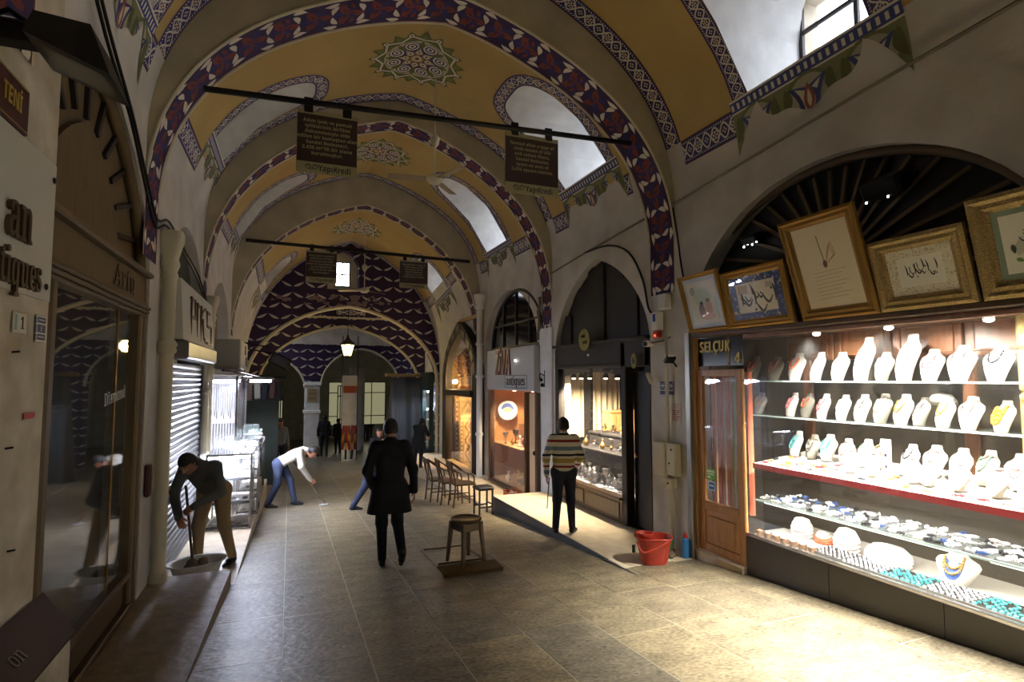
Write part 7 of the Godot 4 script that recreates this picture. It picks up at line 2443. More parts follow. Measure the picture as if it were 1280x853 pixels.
func far_end() -> void:
	# second cross wall
	var poly := PackedVector2Array([Vector2(-3.0, -3.6), Vector2(-1.0, -3.6)])
	poly.append_array(arch_outline(-1.0, 4.4, -0.2, 1.83, 0.15))
	poly.append_array(PackedVector2Array([Vector2(4.4, -3.6), Vector2(6.5, -3.6), Vector2(6.5, 2.8), Vector2(-3.0, 2.8)]))
	var wb := scale_wall("wall_second", 20.6, 0.4, poly, M.scale_paint)
	var m := MB.new()
	var l := []
	for q in arch_outline(-1.0, 4.4, -0.2, 1.83, 0.15): l.append(v(q.x, q.y, 20.6))
	m.tube(l, 0.05, 6)
	put("arch_moulding", m, M.cream_paint, wb)
	m = MB.new()
	m.box(v(1.7, 2.14, 20.58), Vector3(5.6, 0.06, 0.06))
	put("string_course", m, M.cream_paint, wb)
	var sg := thing("framed_panel", "small dark framed panel at the crown of the end arch", "panel", v(1.95, 2.2, 20.5))
	m = MB.new()
	m.cbox(Vector3(0, 0.12, 0), Vector3(1.0, 0.24, 0.03), 0.006)
	put("field", m, M.border_paint, sg)
	m = MB.new()
	for y in [0.0, 0.24]: m.cbox(Vector3(0, y, 0.02), Vector3(1.04, 0.03, 0.03), 0.004)
	for x in [-0.51, 0.51]: m.cbox(Vector3(x, 0.12, 0.02), Vector3(0.03, 0.26, 0.03), 0.004)
	put("frame", m, M.iron, sg)
	# side walls and roof of the crossing
	m = MB.new()
	m.box(v(-6.0, -1.6, 30), Vector3(0.3, 9.0, 26)); m.box(v(9.0, -1.6, 30), Vector3(0.3, 9.0, 26)); m.box(v(1.5, -1.6, 43), Vector3(16, 9.0, 0.3))
	struct("wall_far", m, M.plaster)
	m = MB.new()
	m.box(v(1.5, 2.8, 19.75), Vector3(15.4, 0.2, 3.1)); m.box(v(1.5, 2.8, 34.0), Vector3(15.4, 0.2, 18.6)); m.box(v(3.85, 2.8, 23.0), Vector3(10.7, 0.2, 3.6)); m.box(v(-5.0, 2.8, 23.0), Vector3(2.4, 0.2, 3.6))  # gap left of centre is an added skylight that brightens the far walls
	struct("ceiling_far", m, M.plaster)
	m = MB.new()
	for x in [-1.5, 4.8]: m.box(v(x, -0.6, 19.3), Vector3(0.3, 6.6, 3.2))
	struct("wall_crossing", m, M.plaster)
	# third wall: spandrels, a pillar and two arches
	var p3 := PackedVector2Array([Vector2(-6.0, -4.0), Vector2(-2.2, -4.0)])
	p3.append_array(arch_outline(-2.2, 0.56, -0.4, 0.9, 0.1))
	p3.append_array(PackedVector2Array([Vector2(0.56, -0.18), Vector2(1.2, -0.18)]))
	p3.append_array(arch_outline(1.22, 4.5, -0.3, 1.28, 0.1))
	p3.append_array(PackedVector2Array([Vector2(4.5, -4.0), Vector2(9.0, -4.0), Vector2(9.0, 1.45), Vector2(-6.0, 1.45)]))
	var wc := scale_wall("wall_third", 25.2, 0.5, p3, M.scale_paint)
	m = MB.new()
	m.box(v(1.5, 2.07, 25.4), Vector3(15, 1.26, 0.5))
	put("plain_band", m, M.plaster, wc)
	m = MB.new()
	for a in [[-2.2, 0.56, -0.4, 0.9], [1.22, 4.5, -0.3, 1.28]]:
		l = []
		for q in arch_outline(a[0], a[1], a[2], a[3], 0.1): l.append(v(q.x, q.y, 25.2))
		m.tube(l, 0.05, 6)
	put("arch_moulding", m, M.cream_paint, wc)
	m = MB.new()
	m.cbox(v(0.88, -1.85, 25.45), Vector3(0.6, 3.4, 0.6), 0.02); m.cbox(v(0.88, -1.42, 25.45), Vector3(0.7, 0.14, 0.7), 0.02); m.cbox(v(0.88, -0.26, 25.45), Vector3(0.74, 0.12, 0.74), 0.02)
	var pil := struct("column_white_pillar", m, M.white_plaster)
	m = MB.new()
	m.cbox(v(0.88, -3.2, 25.45), Vector3(0.68, 0.3, 0.68), 0.02)
	put("plinth", m, M.dark_steel, pil)
	m = MB.new()
	m.cbox(Vector3.ZERO, Vector3(0.42, 0.56, 0.02), 0.003)
	var im := Paint.new(64, 80, c8(176, 160, 120))
	for k in 8: im.rect(6, 6 + 9 * k, 52, 5, [c8(120, 90, 60), c8(150, 120, 80), c8(96, 80, 66)][k % 3])
	tag(put("poster", m, printed("poster_paint", im.im, 0.8, false), null, v(0.88, -0.72, 25.12)), "brownish poster on the white pillar beyond the end arch", "poster")
	# the hanging goods in front of the arch, with an orange box sign above
	var g := thing("souvenir_stand", "tall narrow stand of red, yellow and striped scarves beyond the arch", "stand", v(2.1, fy(22.0), 22.0))
	var h0 := -fy(22.0)
	m = MB.new()
	m.cbox(Vector3(0, h0 - 0.9, -0.06), Vector3(0.54, 2.0, 0.08), 0.01)
	put("white_panel", m, M.white_plaster, g)
	m = MB.new()
	for x in [-0.28, 0.28]: m.tube([Vector3(x, 0, -0.05), Vector3(x, h0 + 1.6, -0.05)], 0.02, 6)
	put("post", m, M.dark_steel, g)
	var kinds := [[M.plastic_red, h0 - 1.95], [M.amber, h0 - 2.25], [M.garnet, h0 - 2.5], [M.white_paint, h0 - 2.85]]
	for i in 4:
		for k in 5:
			m = MB.new()
			m.cbox(Vector3(-0.22 + 0.11 * k, kinds[i][1], 0.03), Vector3(0.08, 0.36, 0.03), 0.012, Basis(Vector3.BACK, 0.08 * (k % 3 - 1)))
			put("scarf", m, kinds[i][0] if (k % 2 == 0 or i == 0) else [M.plastic_red, M.plastic_red, M.amber, M.black][i], g)
	m = MB.new()
	m.cbox(Vector3.ZERO, Vector3(0.48, 0.26, 0.2), 0.01)
	tag(put("orange_box_sign", m, M.orange_box, null, v(2.1, -0.42, 21.95)), "orange brown box sign above the scarf stand", "sign")
	# dark tarpaulin on a frame, right of the arch
	m = MB.new()
	var rows := []
	for r in 10:
		var row := []
		for k in 25:
			var u := k / 24.0
			var f := r / 9.0
			row.append(v(lerpf(lerpf(2.95, 3.2, f), 4.25, u), lerpf(fy(19.4) + 0.02, 0.02, f), 19.4 + 0.07 * sin(u * 22 + f * 3) * (1.2 - f) - 0.1 * sin(u * 7 + f * 2)))
		rows.append(row)
	m.grid(rows)
	tag(put("tarpaulin", m, M.tarp, null), "dark grey tarpaulin draped over a closed stall at the right of the end arch", "tarpaulin")
	m = MB.new()
	m.cbox(v(3.75, 0.1, 19.3), Vector3(1.5, 0.12, 0.3), 0.02)
	tag(put("awning_beam", m, M.olive_wood, null), "wooden beam carrying the dark tarpaulin", "beam")
	# right: a small lit jewellery window past the rug shop
	var w := thing("lit_shop_window", "dark green shop window lit cold white beyond the rug shop", "shop window", v(4.25, fy(18.4), 18.4), RW)
	var hh := -fy(18.4)
	m = MB.new()
	for x in [-0.52, 0.52]: m.cbox(Vector3(x, hh / 2, 0), Vector3(0.12, hh + 0.4, 0.14), 0.01)
	m.cbox(Vector3(0, hh - 0.1, 0), Vector3(1.1, 0.6, 0.14), 0.01); m.cbox(Vector3(0, 0.3, 0), Vector3(1.1, 0.6, 0.14), 0.01)
	put("frame", m, M.teal_paint, w)
	m = MB.new()
	m.box(Vector3(0, hh / 2, -0.3), Vector3(1.0, hh, 0.04))
	put("back_panel", m, M.zinc_light, w)
	for i in 4:
		m = MB.new()
		m.box(Vector3(0, 0.75 + 0.35 * i, -0.15), Vector3(0.95, 0.012, 0.26))
		put("shelf", m, M.shelf_glass_edge, w)
	for i in 3:
		m = MB.new()
		m.ball(Vector3(-0.3 + 0.3 * i, hh - 0.45, -0.08), Vector3.ONE * 0.035, 8)
		put("bulb", m, M.lamp_cool, w)
	rng.seed = 14
	var lump := MB.new()
	for k in 5: lump.ball(Vector3(cos(k * 2.4) * 0.04, 0.03 + 0.01 * (k % 2), sin(k * 2.4) * 0.03), Vector3(0.03, 0.03, 0.024), 6)
	var lm := lump.mesh()
	for i in 4:
		for k in 7: tag(put("silver_piece", lm, [M.silver, M.bust_white, M.crystal][(i + k) % 3], null, v(4.36, fy(18.4) + 0.757 + 0.35 * i, 18.8 - 0.13 * k)), "pale piece in the cold lit far window, %s shelf up, %s from its post" % [ORD[i], ORD[k]], "jewellery", "jewellery in the far window")
	area(v(4.33, -0.62, 18.4), v(4.3, -2.2, 18.35), Vector2(0.8, 0.1), 6.0, c8(226, 236, 255), Vector3(0, 0, -1))
	# left: dark green boards, hanging shop clutter, a small lit awning lamp
	m = MB.new()
	m.cbox(v(-0.68, -1.55, 15.8), Vector3(0.85, 2.6, 0.06), 0.01)
	m.cbox(v(-0.72, -0.24, 15.8), Vector3(0.95, 0.05, 0.1), 0.01)
	tag(put("green_board", m, M.board_green, null), "tall dark green board closing the stall on the far left", "board")
	var aw := thing("awning_lamp", "thin white lit awning lamp over the far left stall", "lamp", v(-0.85, 0.02, 14.6), 0.3)
	m = MB.new()
	m.cbox(Vector3(0, 0, 0), Vector3(0.5, 0.03, 0.08), 0.006, Basis(Vector3.BACK, -0.25))
	put("tube", m, M.lamp_cool, aw)
	m = MB.new()
	m.cbox(Vector3(0, 0.06, 0), Vector3(0.7, 0.02, 0.4), 0.006, Basis(Vector3.BACK, -0.25))
	put("hood", m, M.dark_steel, aw)
	m = MB.new()
	m.tube([v(-1.24, 0.02, 15.3), v(-0.1, 0.02, 15.3)], 0.02, 6); m.tube([v(-1.24, 0.1, 14.6), v(-0.6, 0.06, 14.6)], 0.015, 6); m.tube([v(-0.4, 0.02, 15.3), v(-0.4, -0.25, 15.78)], 0.012, 5)
	tag(put("stall_rail", m, M.iron, null), "dark iron rail above the green board at the far left", "rail")
	for i in 6:
		m = MB.new()
		m.cbox(Vector3(0, -0.27, 0), Vector3(0.14, 0.5, 0.08), 0.02, Basis(Vector3.BACK, 0.06 * (i % 3 - 1)))
		m.tube([Vector3(0, -0.04, 0), Vector3(0, 0.02 + 0.05 * (i % 2), 0)], 0.008, 5)
		tag(put("hanging_bag", m, [M.maroon, M.walnut, M.lamp_cloth, M.cloth_navy, M.maroon, M.dark_cloth][i], null, v(-1.1 + 0.17 * i, 0.0 - 0.05 * (i % 2), 15.3)), "%s bag hanging over the far left stall, %s from the wall" % [["dark red", "brown", "pale", "blue", "red", "black"][i], ORD[i]], "bag", "hanging bags")
	var fd := thing("floodlight", "dark floodlight on a double arm at the left foot of the end arch", "floodlight", v(-1.2, 0.75, 15.2), 0.0)
	m = MB.new()
	for y in [0.0, 0.14]: m.tube([Vector3(0, y, 0), Vector3(0.75, y - 0.12, -0.1)], 0.018, 5)
	put("arm", m, M.iron, fd)
	m = MB.new()
	m.cbox(Vector3(0.95, -0.32, -0.1), Vector3(0.5, 0.3, 0.3), 0.04, Basis(Vector3.BACK, -0.5))
	put("housing", m, M.dark_steel, fd)
	# lit shop at the far back and bright doorways
	for q in [[3.9, -1.75, 36.0, 3.4, 2.6, "wide lit shop far behind the arch", 1.6], [2.6, -1.7, 31.0, 0.5, 2.2, "narrow bright doorway far behind the white pillar", 1.2], [-0.5, -1.6, 28.5, 0.4, 1.6, "narrow bright doorway seen through the left arch", 1.0]]:
		var o := thing("lit_doorway", q[5], "doorway", v(q[0], fy(q[2]), q[2]))
		m = MB.new()
		m.cbox(Vector3(0, -fy(q[2]) + q[1] + 0.2, 0), Vector3(q[3], q[4], 0.05), 0.01)
		put("window_glow", m, M.doorway_glow, o)
		m = MB.new()
		for k in 5: m.cbox(Vector3(q[3] * (k / 4.0 - 0.5), -fy(q[2]) + q[1] + 0.2, 0.04), Vector3(0.05, q[4], 0.05), 0.01)
		for y in [-0.3, 0.25, 0.5]: m.cbox(Vector3(0, -fy(q[2]) + q[1] + 0.2 + q[4] * y, 0.04), Vector3(q[3], 0.05, 0.05), 0.01)
		put("frame", m, M.dark_steel, o)
		area(v(q[0], q[1] + 0.3, q[2] - 0.3), v(q[0], q[1] - 0.4, q[2] - 3), Vector2(minf(q[3], 2.0), 1.2), q[6], c8(235, 228, 200))
	m = MB.new()
	m.cbox(v(3.0, -1.6, 28.0), Vector3(0.7, 4.2, 0.4), 0.02)
	struct("wall_far_pier", m, M.plaster)

# ---------------------------------------------------------------- people
# A body is a field of tapered capsules joined by a smooth minimum and meshed as surface nets.
func nets(bones: Array, cell: float, mb: MB, floor_cut := -1e9, k := 0.035) -> void:
	var lo := Vector3.ONE * 1e9
	var hi := -lo
	for b in bones:
		var r: float = maxf(b[2], b[3]) + cell * 2
		for q in [b[0], b[1]]:
			lo = lo.min(q - Vector3.ONE * r); hi = hi.max(q + Vector3.ONE * r)
	var nx := int((hi.x - lo.x) / cell) + 2
	var ny := int((hi.y - lo.y) / cell) + 2
	var nz := int((hi.z - lo.z) / cell) + 2
	var f := PackedFloat32Array()
	f.resize(nx * ny * nz)
	f.fill(1.0)
	for b in bones:
		var A: Vector3 = b[0] - lo
		var B: Vector3 = b[1] - lo
		var ra: float = b[2]
		var rb: float = b[3]
		var kk: float = b[4] if b.size() > 4 else k
		var pad := maxf(ra, rb) + kk + cell * 1.5
		var b0 := (A.min(B) - Vector3.ONE * pad) / cell
		var b1 := (A.max(B) + Vector3.ONE * pad) / cell
		var ab := B - A
		var l2 := maxf(ab.length_squared(), 1e-9)
		var adotab := A.dot(ab)
		for z in range(maxi(0, int(b0.z)), mini(nz - 1, int(b1.z) + 1)):
			for y in range(maxi(0, int(b0.y)), mini(ny - 1, int(b1.y) + 1)):
				var row := (z * ny + y) * nx
				for x in range(maxi(0, int(b0.x)), mini(nx - 1, int(b1.x) + 1)):
					var p := Vector3(x, y, z) * cell
					var t := clampf((p.dot(ab) - adotab) / l2, 0.0, 1.0)
					var d := p.distance_to(A + ab * t) - (ra + (rb - ra) * t)
					if d > pad: continue
					var e := f[row + x]
					var h := kk - absf(d - e)
					f[row + x] = minf(d, e) if h <= 0.0 else minf(d, e) - h * h / kk * 0.25
	if floor_cut > -1e8:
		for z in nz:
			for y in ny:
				var c := floor_cut - (lo.y + y * cell)
				if c > -cell * 1.5:
					var row := (z * ny + y) * nx
					for x in nx: f[row + x] = maxf(f[row + x], c)
	var idx := {}
	var i0 := mb.p.size()
	var f0 := mb.ix.size()
	var sx := 1
	var sy := nx
	var sz := nx * ny
	var offs := [0, sx, sy, sx + sy, sz, sx + sz, sy + sz, sx + sy + sz]
	var corners := [Vector3(0, 0, 0), Vector3(1, 0, 0), Vector3(0, 1, 0), Vector3(1, 1, 0), Vector3(0, 0, 1), Vector3(1, 0, 1), Vector3(0, 1, 1), Vector3(1, 1, 1)]
	var edges := [[0, 1], [0, 2], [0, 4], [1, 3], [1, 5], [2, 3], [2, 6], [4, 5], [4, 6], [3, 7], [5, 7], [6, 7]]
	for z in nz - 1:
		for y in ny - 1:
			var row := (z * ny + y) * nx
			for x in nx - 1:
				var i := row + x
				var a := f[i]
				if a > cell * 2.5: continue
				var neg := 0
				for o in offs:
					if f[i + o] < 0.0: neg += 1
				if neg == 0 or neg == 8: continue
				var s := Vector3.ZERO
				var n := 0
				for e in edges:
					var u := f[i + offs[e[0]]]
					var w := f[i + offs[e[1]]]
					if (u < 0.0) != (w < 0.0):
						s += corners[e[0]].lerp(corners[e[1]], u / (u - w)); n += 1
				var p := lo + (Vector3(x, y, z) + s / n) * cell
				idx[i] = mb.vert(p, Vector3.UP, Vector2(p.x, -p.y))
	for i in idx:
		var a := f[i] < 0.0
		for ax in 3:
			var st: int = [sx, sy, sz][ax]
			var u: int = [sy, sz, sx][ax]
			var w: int = [sz, sx, sy][ax]
			if a == (f[i + st] < 0.0): continue
			if not (idx.has(i - u) and idx.has(i - w) and idx.has(i - u - w)): continue
			var q := [idx[i], idx[i - u], idx[i - u - w], idx[i - w]]
			if a: mb.ix.append_array(PackedInt32Array([q[0], q[1], q[2], q[0], q[2], q[3]]))
			else: mb.ix.append_array(PackedInt32Array([q[0], q[2], q[1], q[0], q[3], q[2]]))
	mb.smooth(i0, f0)

func hand_bones(wrist: Vector3, dir: Vector3, palm: Vector3, thumb_side: Vector3, curl: float, s := 1.0) -> Array:
	var out := []
	dir = dir.normalized()
	palm = (palm - dir * palm.dot(dir)).normalized()
	var side := dir.cross(palm).normalized()
	if side.dot(thumb_side) < 0: side = -side
	for k in 4:
		var off := (0.03 - 0.02 * k) * s
		var base := wrist + side * off * 0.6 + dir * 0.015 * s
		var kn := wrist + side * off + dir * (0.085 - 0.004 * absf(k - 1.0)) * s
		out.append([base, kn, 0.014 * s, 0.0115 * s, 0.008])
		var len_: float = [0.068, 0.078, 0.072, 0.056][k] * s
		var p := kn
		var a := curl * 0.5
		for j in 3:
			var d2 := dir * cos(a) + palm * sin(a)
			var q: Vector3 = p + d2 * len_ * [0.45, 0.32, 0.26][j]
			out.append([p, q, (0.0105 - 0.001 * j) * s, (0.0098 - 0.001 * j) * s, 0.003])
			p = q
			a += curl
	var tb := wrist + side * 0.02 * s + dir * 0.02 * s
	var t1 := tb + (side * 0.65 + dir * 0.7 + palm * 0.3).normalized() * 0.045 * s
	var t2 := t1 + (side * 0.25 + dir * 0.9 + palm * (0.3 + 0.4 * curl)).normalized() * 0.034 * s
	out.append([tb, t1, 0.0145 * s, 0.0115 * s, 0.008]); out.append([t1, t2, 0.0112 * s, 0.009 * s, 0.003])
	return out

func head_parts(o: Node3D, at: Vector3, hb: Basis, hair: Material, style: int, s := 1.0) -> void:   # hair, eyes, brows and mouth on a head whose body mesh has skull, jaw, nose and ears
	var m := MB.new()
	var rows := []
	for i in 15:
		var th := PI * i / 14.0
		var row := []
		for k in 24:
			var ph := TAU * k / 24
			var d := Vector3(sin(th) * cos(ph), cos(th), sin(th) * sin(ph))
			var r := 0.66
			# hair line: above the brow in front, above the ears at the sides, down to the nape behind
			var limit := 0.4 if d.z > 0.4 else lerpf(-0.62 if style != 2 else -0.95, 0.28, clampf((d.z + 0.25) / 0.6, 0, 1))
			if d.y > limit: r = 1.1 + 0.025 * sin(ph * 9 + th * 7)
			row.append(at + hb * (Vector3(d.x * 0.085, d.y * 0.12 + 0.004, d.z * 0.098 - 0.008) * r * s))
		row.reverse()
		rows.append(row)
	rows.reverse()
	m.grid(rows, true)
	put("hair", m, hair, o)
	for sd in [-1.0, 1.0]:
		m = MB.new()
		m.ball(at + hb * (Vector3(sd * 0.031, 0.004, 0.079) * s), Vector3(0.0125, 0.008, 0.006) * s, 8, hb)
		var e := put("eye", m, M.eye_white, o)
		m = MB.new()
		m.ball(at + hb * (Vector3(sd * 0.031, 0.004, 0.0838) * s), Vector3(0.006, 0.006, 0.003) * s, 8, hb)
		put("iris", m, M.black, e)
		m = MB.new()
		m.tube([at + hb * (Vector3(sd * 0.016, 0.022, 0.085) * s), at + hb * (Vector3(sd * 0.032, 0.027, 0.083) * s), at + hb * (Vector3(sd * 0.047, 0.022, 0.072) * s)], 0.004 * s, 5)
		put("eyebrow", m, hair, o)
	m = MB.new()
	m.tube([at + hb * (Vector3(-0.024, -0.058, 0.078) * s), at + hb * (Vector3(0, -0.056, 0.087) * s), at + hb * (Vector3(0.024, -0.058, 0.078) * s)], 0.0055 * s, 5)
	put("mouth", m, M.lips, o)

func person(label: String, at: Vector3, turn: float, J: Dictionary, W: Dictionary) -> Node3D:
	var o := thing("person", label, "person", at, turn)
	var s: float = W.get("s", 1.0)
	o.scale = Vector3.ONE * s
	var cell: float = W.cell
	var H: Vector3 = J.head
	var hb: Basis = J.get("hb", Basis.IDENTITY)
	var body := MB.new()
	var limbs := func(g: float) -> Array:           # arms
		return [[J.shl, J.ell, 0.05 + g, 0.042 + g], [J.ell, J.wrl, 0.042 + g, 0.03 + g], [J.shr, J.elr, 0.05 + g, 0.042 + g], [J.elr, J.wrr, 0.042 + g, 0.03 + g]]
	var torso := func(g: float) -> Array:
		var side: Vector3 = (J.shl - J.shr).normalized()
		var mid: Vector3 = (J.shl + J.shr) / 2
		var pel: Vector3 = (J.hipl + J.hipr) / 2
		var up: Vector3 = (mid - pel).normalized()
		var fw := side.cross(up).normalized()
		var ch := mid - up * 0.13
		return [[J.shl - side * 0.035, J.shr + side * 0.035, 0.06 + g, 0.06 + g], [ch + side * 0.075, pel + side * 0.06 + up * 0.1, 0.098 + g, 0.092 + g, 0.06], [ch - side * 0.075, pel - side * 0.06 + up * 0.1, 0.098 + g, 0.092 + g, 0.06], [mid - up * 0.03, J.neck + up * (0.025 if g > 0 else 0.0), 0.07 + g, 0.054 + g * 0.8]]
	var legs := func(g: float) -> Array:
		return [[J.hipl, J.hipr, 0.1 + g, 0.1 + g], [J.hipl, J.knl, 0.088 + g, 0.058 + g], [J.knl, J.anl, 0.056 + g, 0.038 + g], [J.hipr, J.knr, 0.088 + g, 0.058 + g], [J.knr, J.anr, 0.056 + g, 0.038 + g]]
	var bones: Array = limbs.call(-0.006) + torso.call(-0.016) + legs.call(-0.012)
	bones.append_array([[H + hb * Vector3(0, -0.035, 0.006), H + hb * Vector3(0, 0.035, -0.012), 0.07, 0.084, 0.02], [H + hb * Vector3(0, -0.08, 0.03), H + hb * Vector3(0, -0.03, 0.02), 0.042, 0.06, 0.02], [J.neck, H + hb * Vector3(0, -0.06, -0.02), 0.054, 0.05, 0.03]])
	nets(bones, cell, body)
	var fine := [[H + hb * Vector3(0, 0.012, 0.078), H + hb * Vector3(0, -0.026, 0.1), 0.009, 0.014, 0.01], [H + hb * Vector3(-0.01, -0.03, 0.088), H + hb * Vector3(0.01, -0.03, 0.088), 0.01, 0.01, 0.01]]
	for sd in [-1.0, 1.0]: fine.append([H + hb * Vector3(sd * 0.08, 0.015, -0.008), H + hb * Vector3(sd * 0.076, -0.022, -0.002), 0.016, 0.01, 0.008])
	nets(fine, maxf(0.005, cell * 0.4), body)
	for sd in ["l", "r"]:
		if J.has("h" + sd):
			var h: Array = J["h" + sd]
			nets(hand_bones(J["wr" + sd], h[0], h[1], h[2], h[3]), maxf(0.004, cell * 0.35), body)
	put("body", body, W.skin, o)
	if W.has("top"):
		var m := MB.new()
		var b: Array = torso.call(0.012) + limbs.call(0.013)
		var pel: Vector3 = (J.hipl + J.hipr) / 2
		var side: Vector3 = (J.hipl - J.hipr).normalized()
		b.append([pel + side * 0.07, pel - side * 0.07, 0.108, 0.108, 0.05])
		if W.has("skirt"):
			for q in [-1.0, 0.0, 1.0]: b.append([pel + side * 0.09 * q, Vector3(pel.x, W.skirt - 0.08, pel.z) + side * 0.155 * q + W.get("sweep", Vector3.ZERO), 0.12, 0.125, 0.06])
		nets(b, cell, m, W.get("skirt", -1e9), 0.045)
		put(W.get("top_name", "sweater"), m, W.top, o)
	if W.has("pants"):
		var m := MB.new()
		nets(legs.call(0.012), cell, m, minf(J.anl.y, J.anr.y) - 0.03)
		put("trousers", m, W.pants, o)
	if W.has("shoes"):
		for sd in ["l", "r"]:
			var m := MB.new()
			var an: Vector3 = J["an" + sd]
			var td: Vector3 = J.get("t" + sd, Vector3(0, -0.05, 1)).normalized()
			var dn := Vector3(0, -0.045, 0) if absf(td.y) < 0.4 else td.cross(Vector3.RIGHT).normalized() * -0.02
			nets([[an + dn - td * 0.03, an + dn + td * 0.07, 0.038, 0.038, 0.02], [an + dn * 1.25 + td * 0.07, an + dn * 1.35 + td * 0.15, 0.036, 0.028, 0.02], [an, an + dn, 0.04, 0.04, 0.02]], maxf(0.008, cell * 0.6), m, an.y - 0.085 if absf(td.y) < 0.4 else -1e9)
			put("shoe", m, W.shoes, o)
	head_parts(o, H, hb, W.hair, W.get("style", 0))
	if W.has("cap"):
		var m := MB.new()
		var pr := [Vector2(0.092, 0.03), Vector2(0.098, 0.05), Vector2(0.09, 0.09), Vector2(0.06, 0.125), Vector2(0.0, 0.138)]
		m.lathe(pr, H + hb * Vector3(0, 0.005, -0.01), 18, hb, 0.95, 1.12)
		m.cbox(H + hb * Vector3(0, 0.045, 0.11), Vector3(0.14, 0.01, 0.09), 0.004, hb)
		put("cap", m, W.cap, o)
	return o

func standing(w := 0.0) -> Dictionary:               # an upright pose, arms down; w shifts the step
	return {"head": Vector3(0, 1.595, 0.02), "neck": Vector3(0, 1.45, -0.01), "shl": Vector3(0.18, 1.40, -0.01), "shr": Vector3(-0.18, 1.40, -0.01), "ell": Vector3(0.245, 1.12, -0.03), "elr": Vector3(-0.245, 1.12, -0.03), "wrl": Vector3(0.25, 0.87, 0.05), "wrr": Vector3(-0.25, 0.87, 0.05),
		"hipl": Vector3(0.09, 0.9, 0), "hipr": Vector3(-0.09, 0.9, 0), "knl": Vector3(0.1, 0.49, 0.02 + w), "knr": Vector3(-0.1, 0.49, 0.02 - w), "anl": Vector3(0.1, 0.085, -0.02 + w * 1.6), "anr": Vector3(-0.1, 0.085, -0.02 - w * 1.6),
		"hl": [Vector3(0.0, -1, 0.12), Vector3(-1, 0, 0.1), Vector3(0, 0, 1), 0.35], "hr": [Vector3(0.0, -1, 0.12), Vector3(1, 0, 0.1), Vector3(0, 0, 1), 0.35]}

func stick(called: String, label: String, a: Vector3, b: Vector3, r: float, m: Material, cat: String) -> MeshInstance3D:
	var mb := MB.new()
	mb.tube([a, b], r, 8)
	var o := put(called, mb, m)
	tag(o, label, cat)
	return o

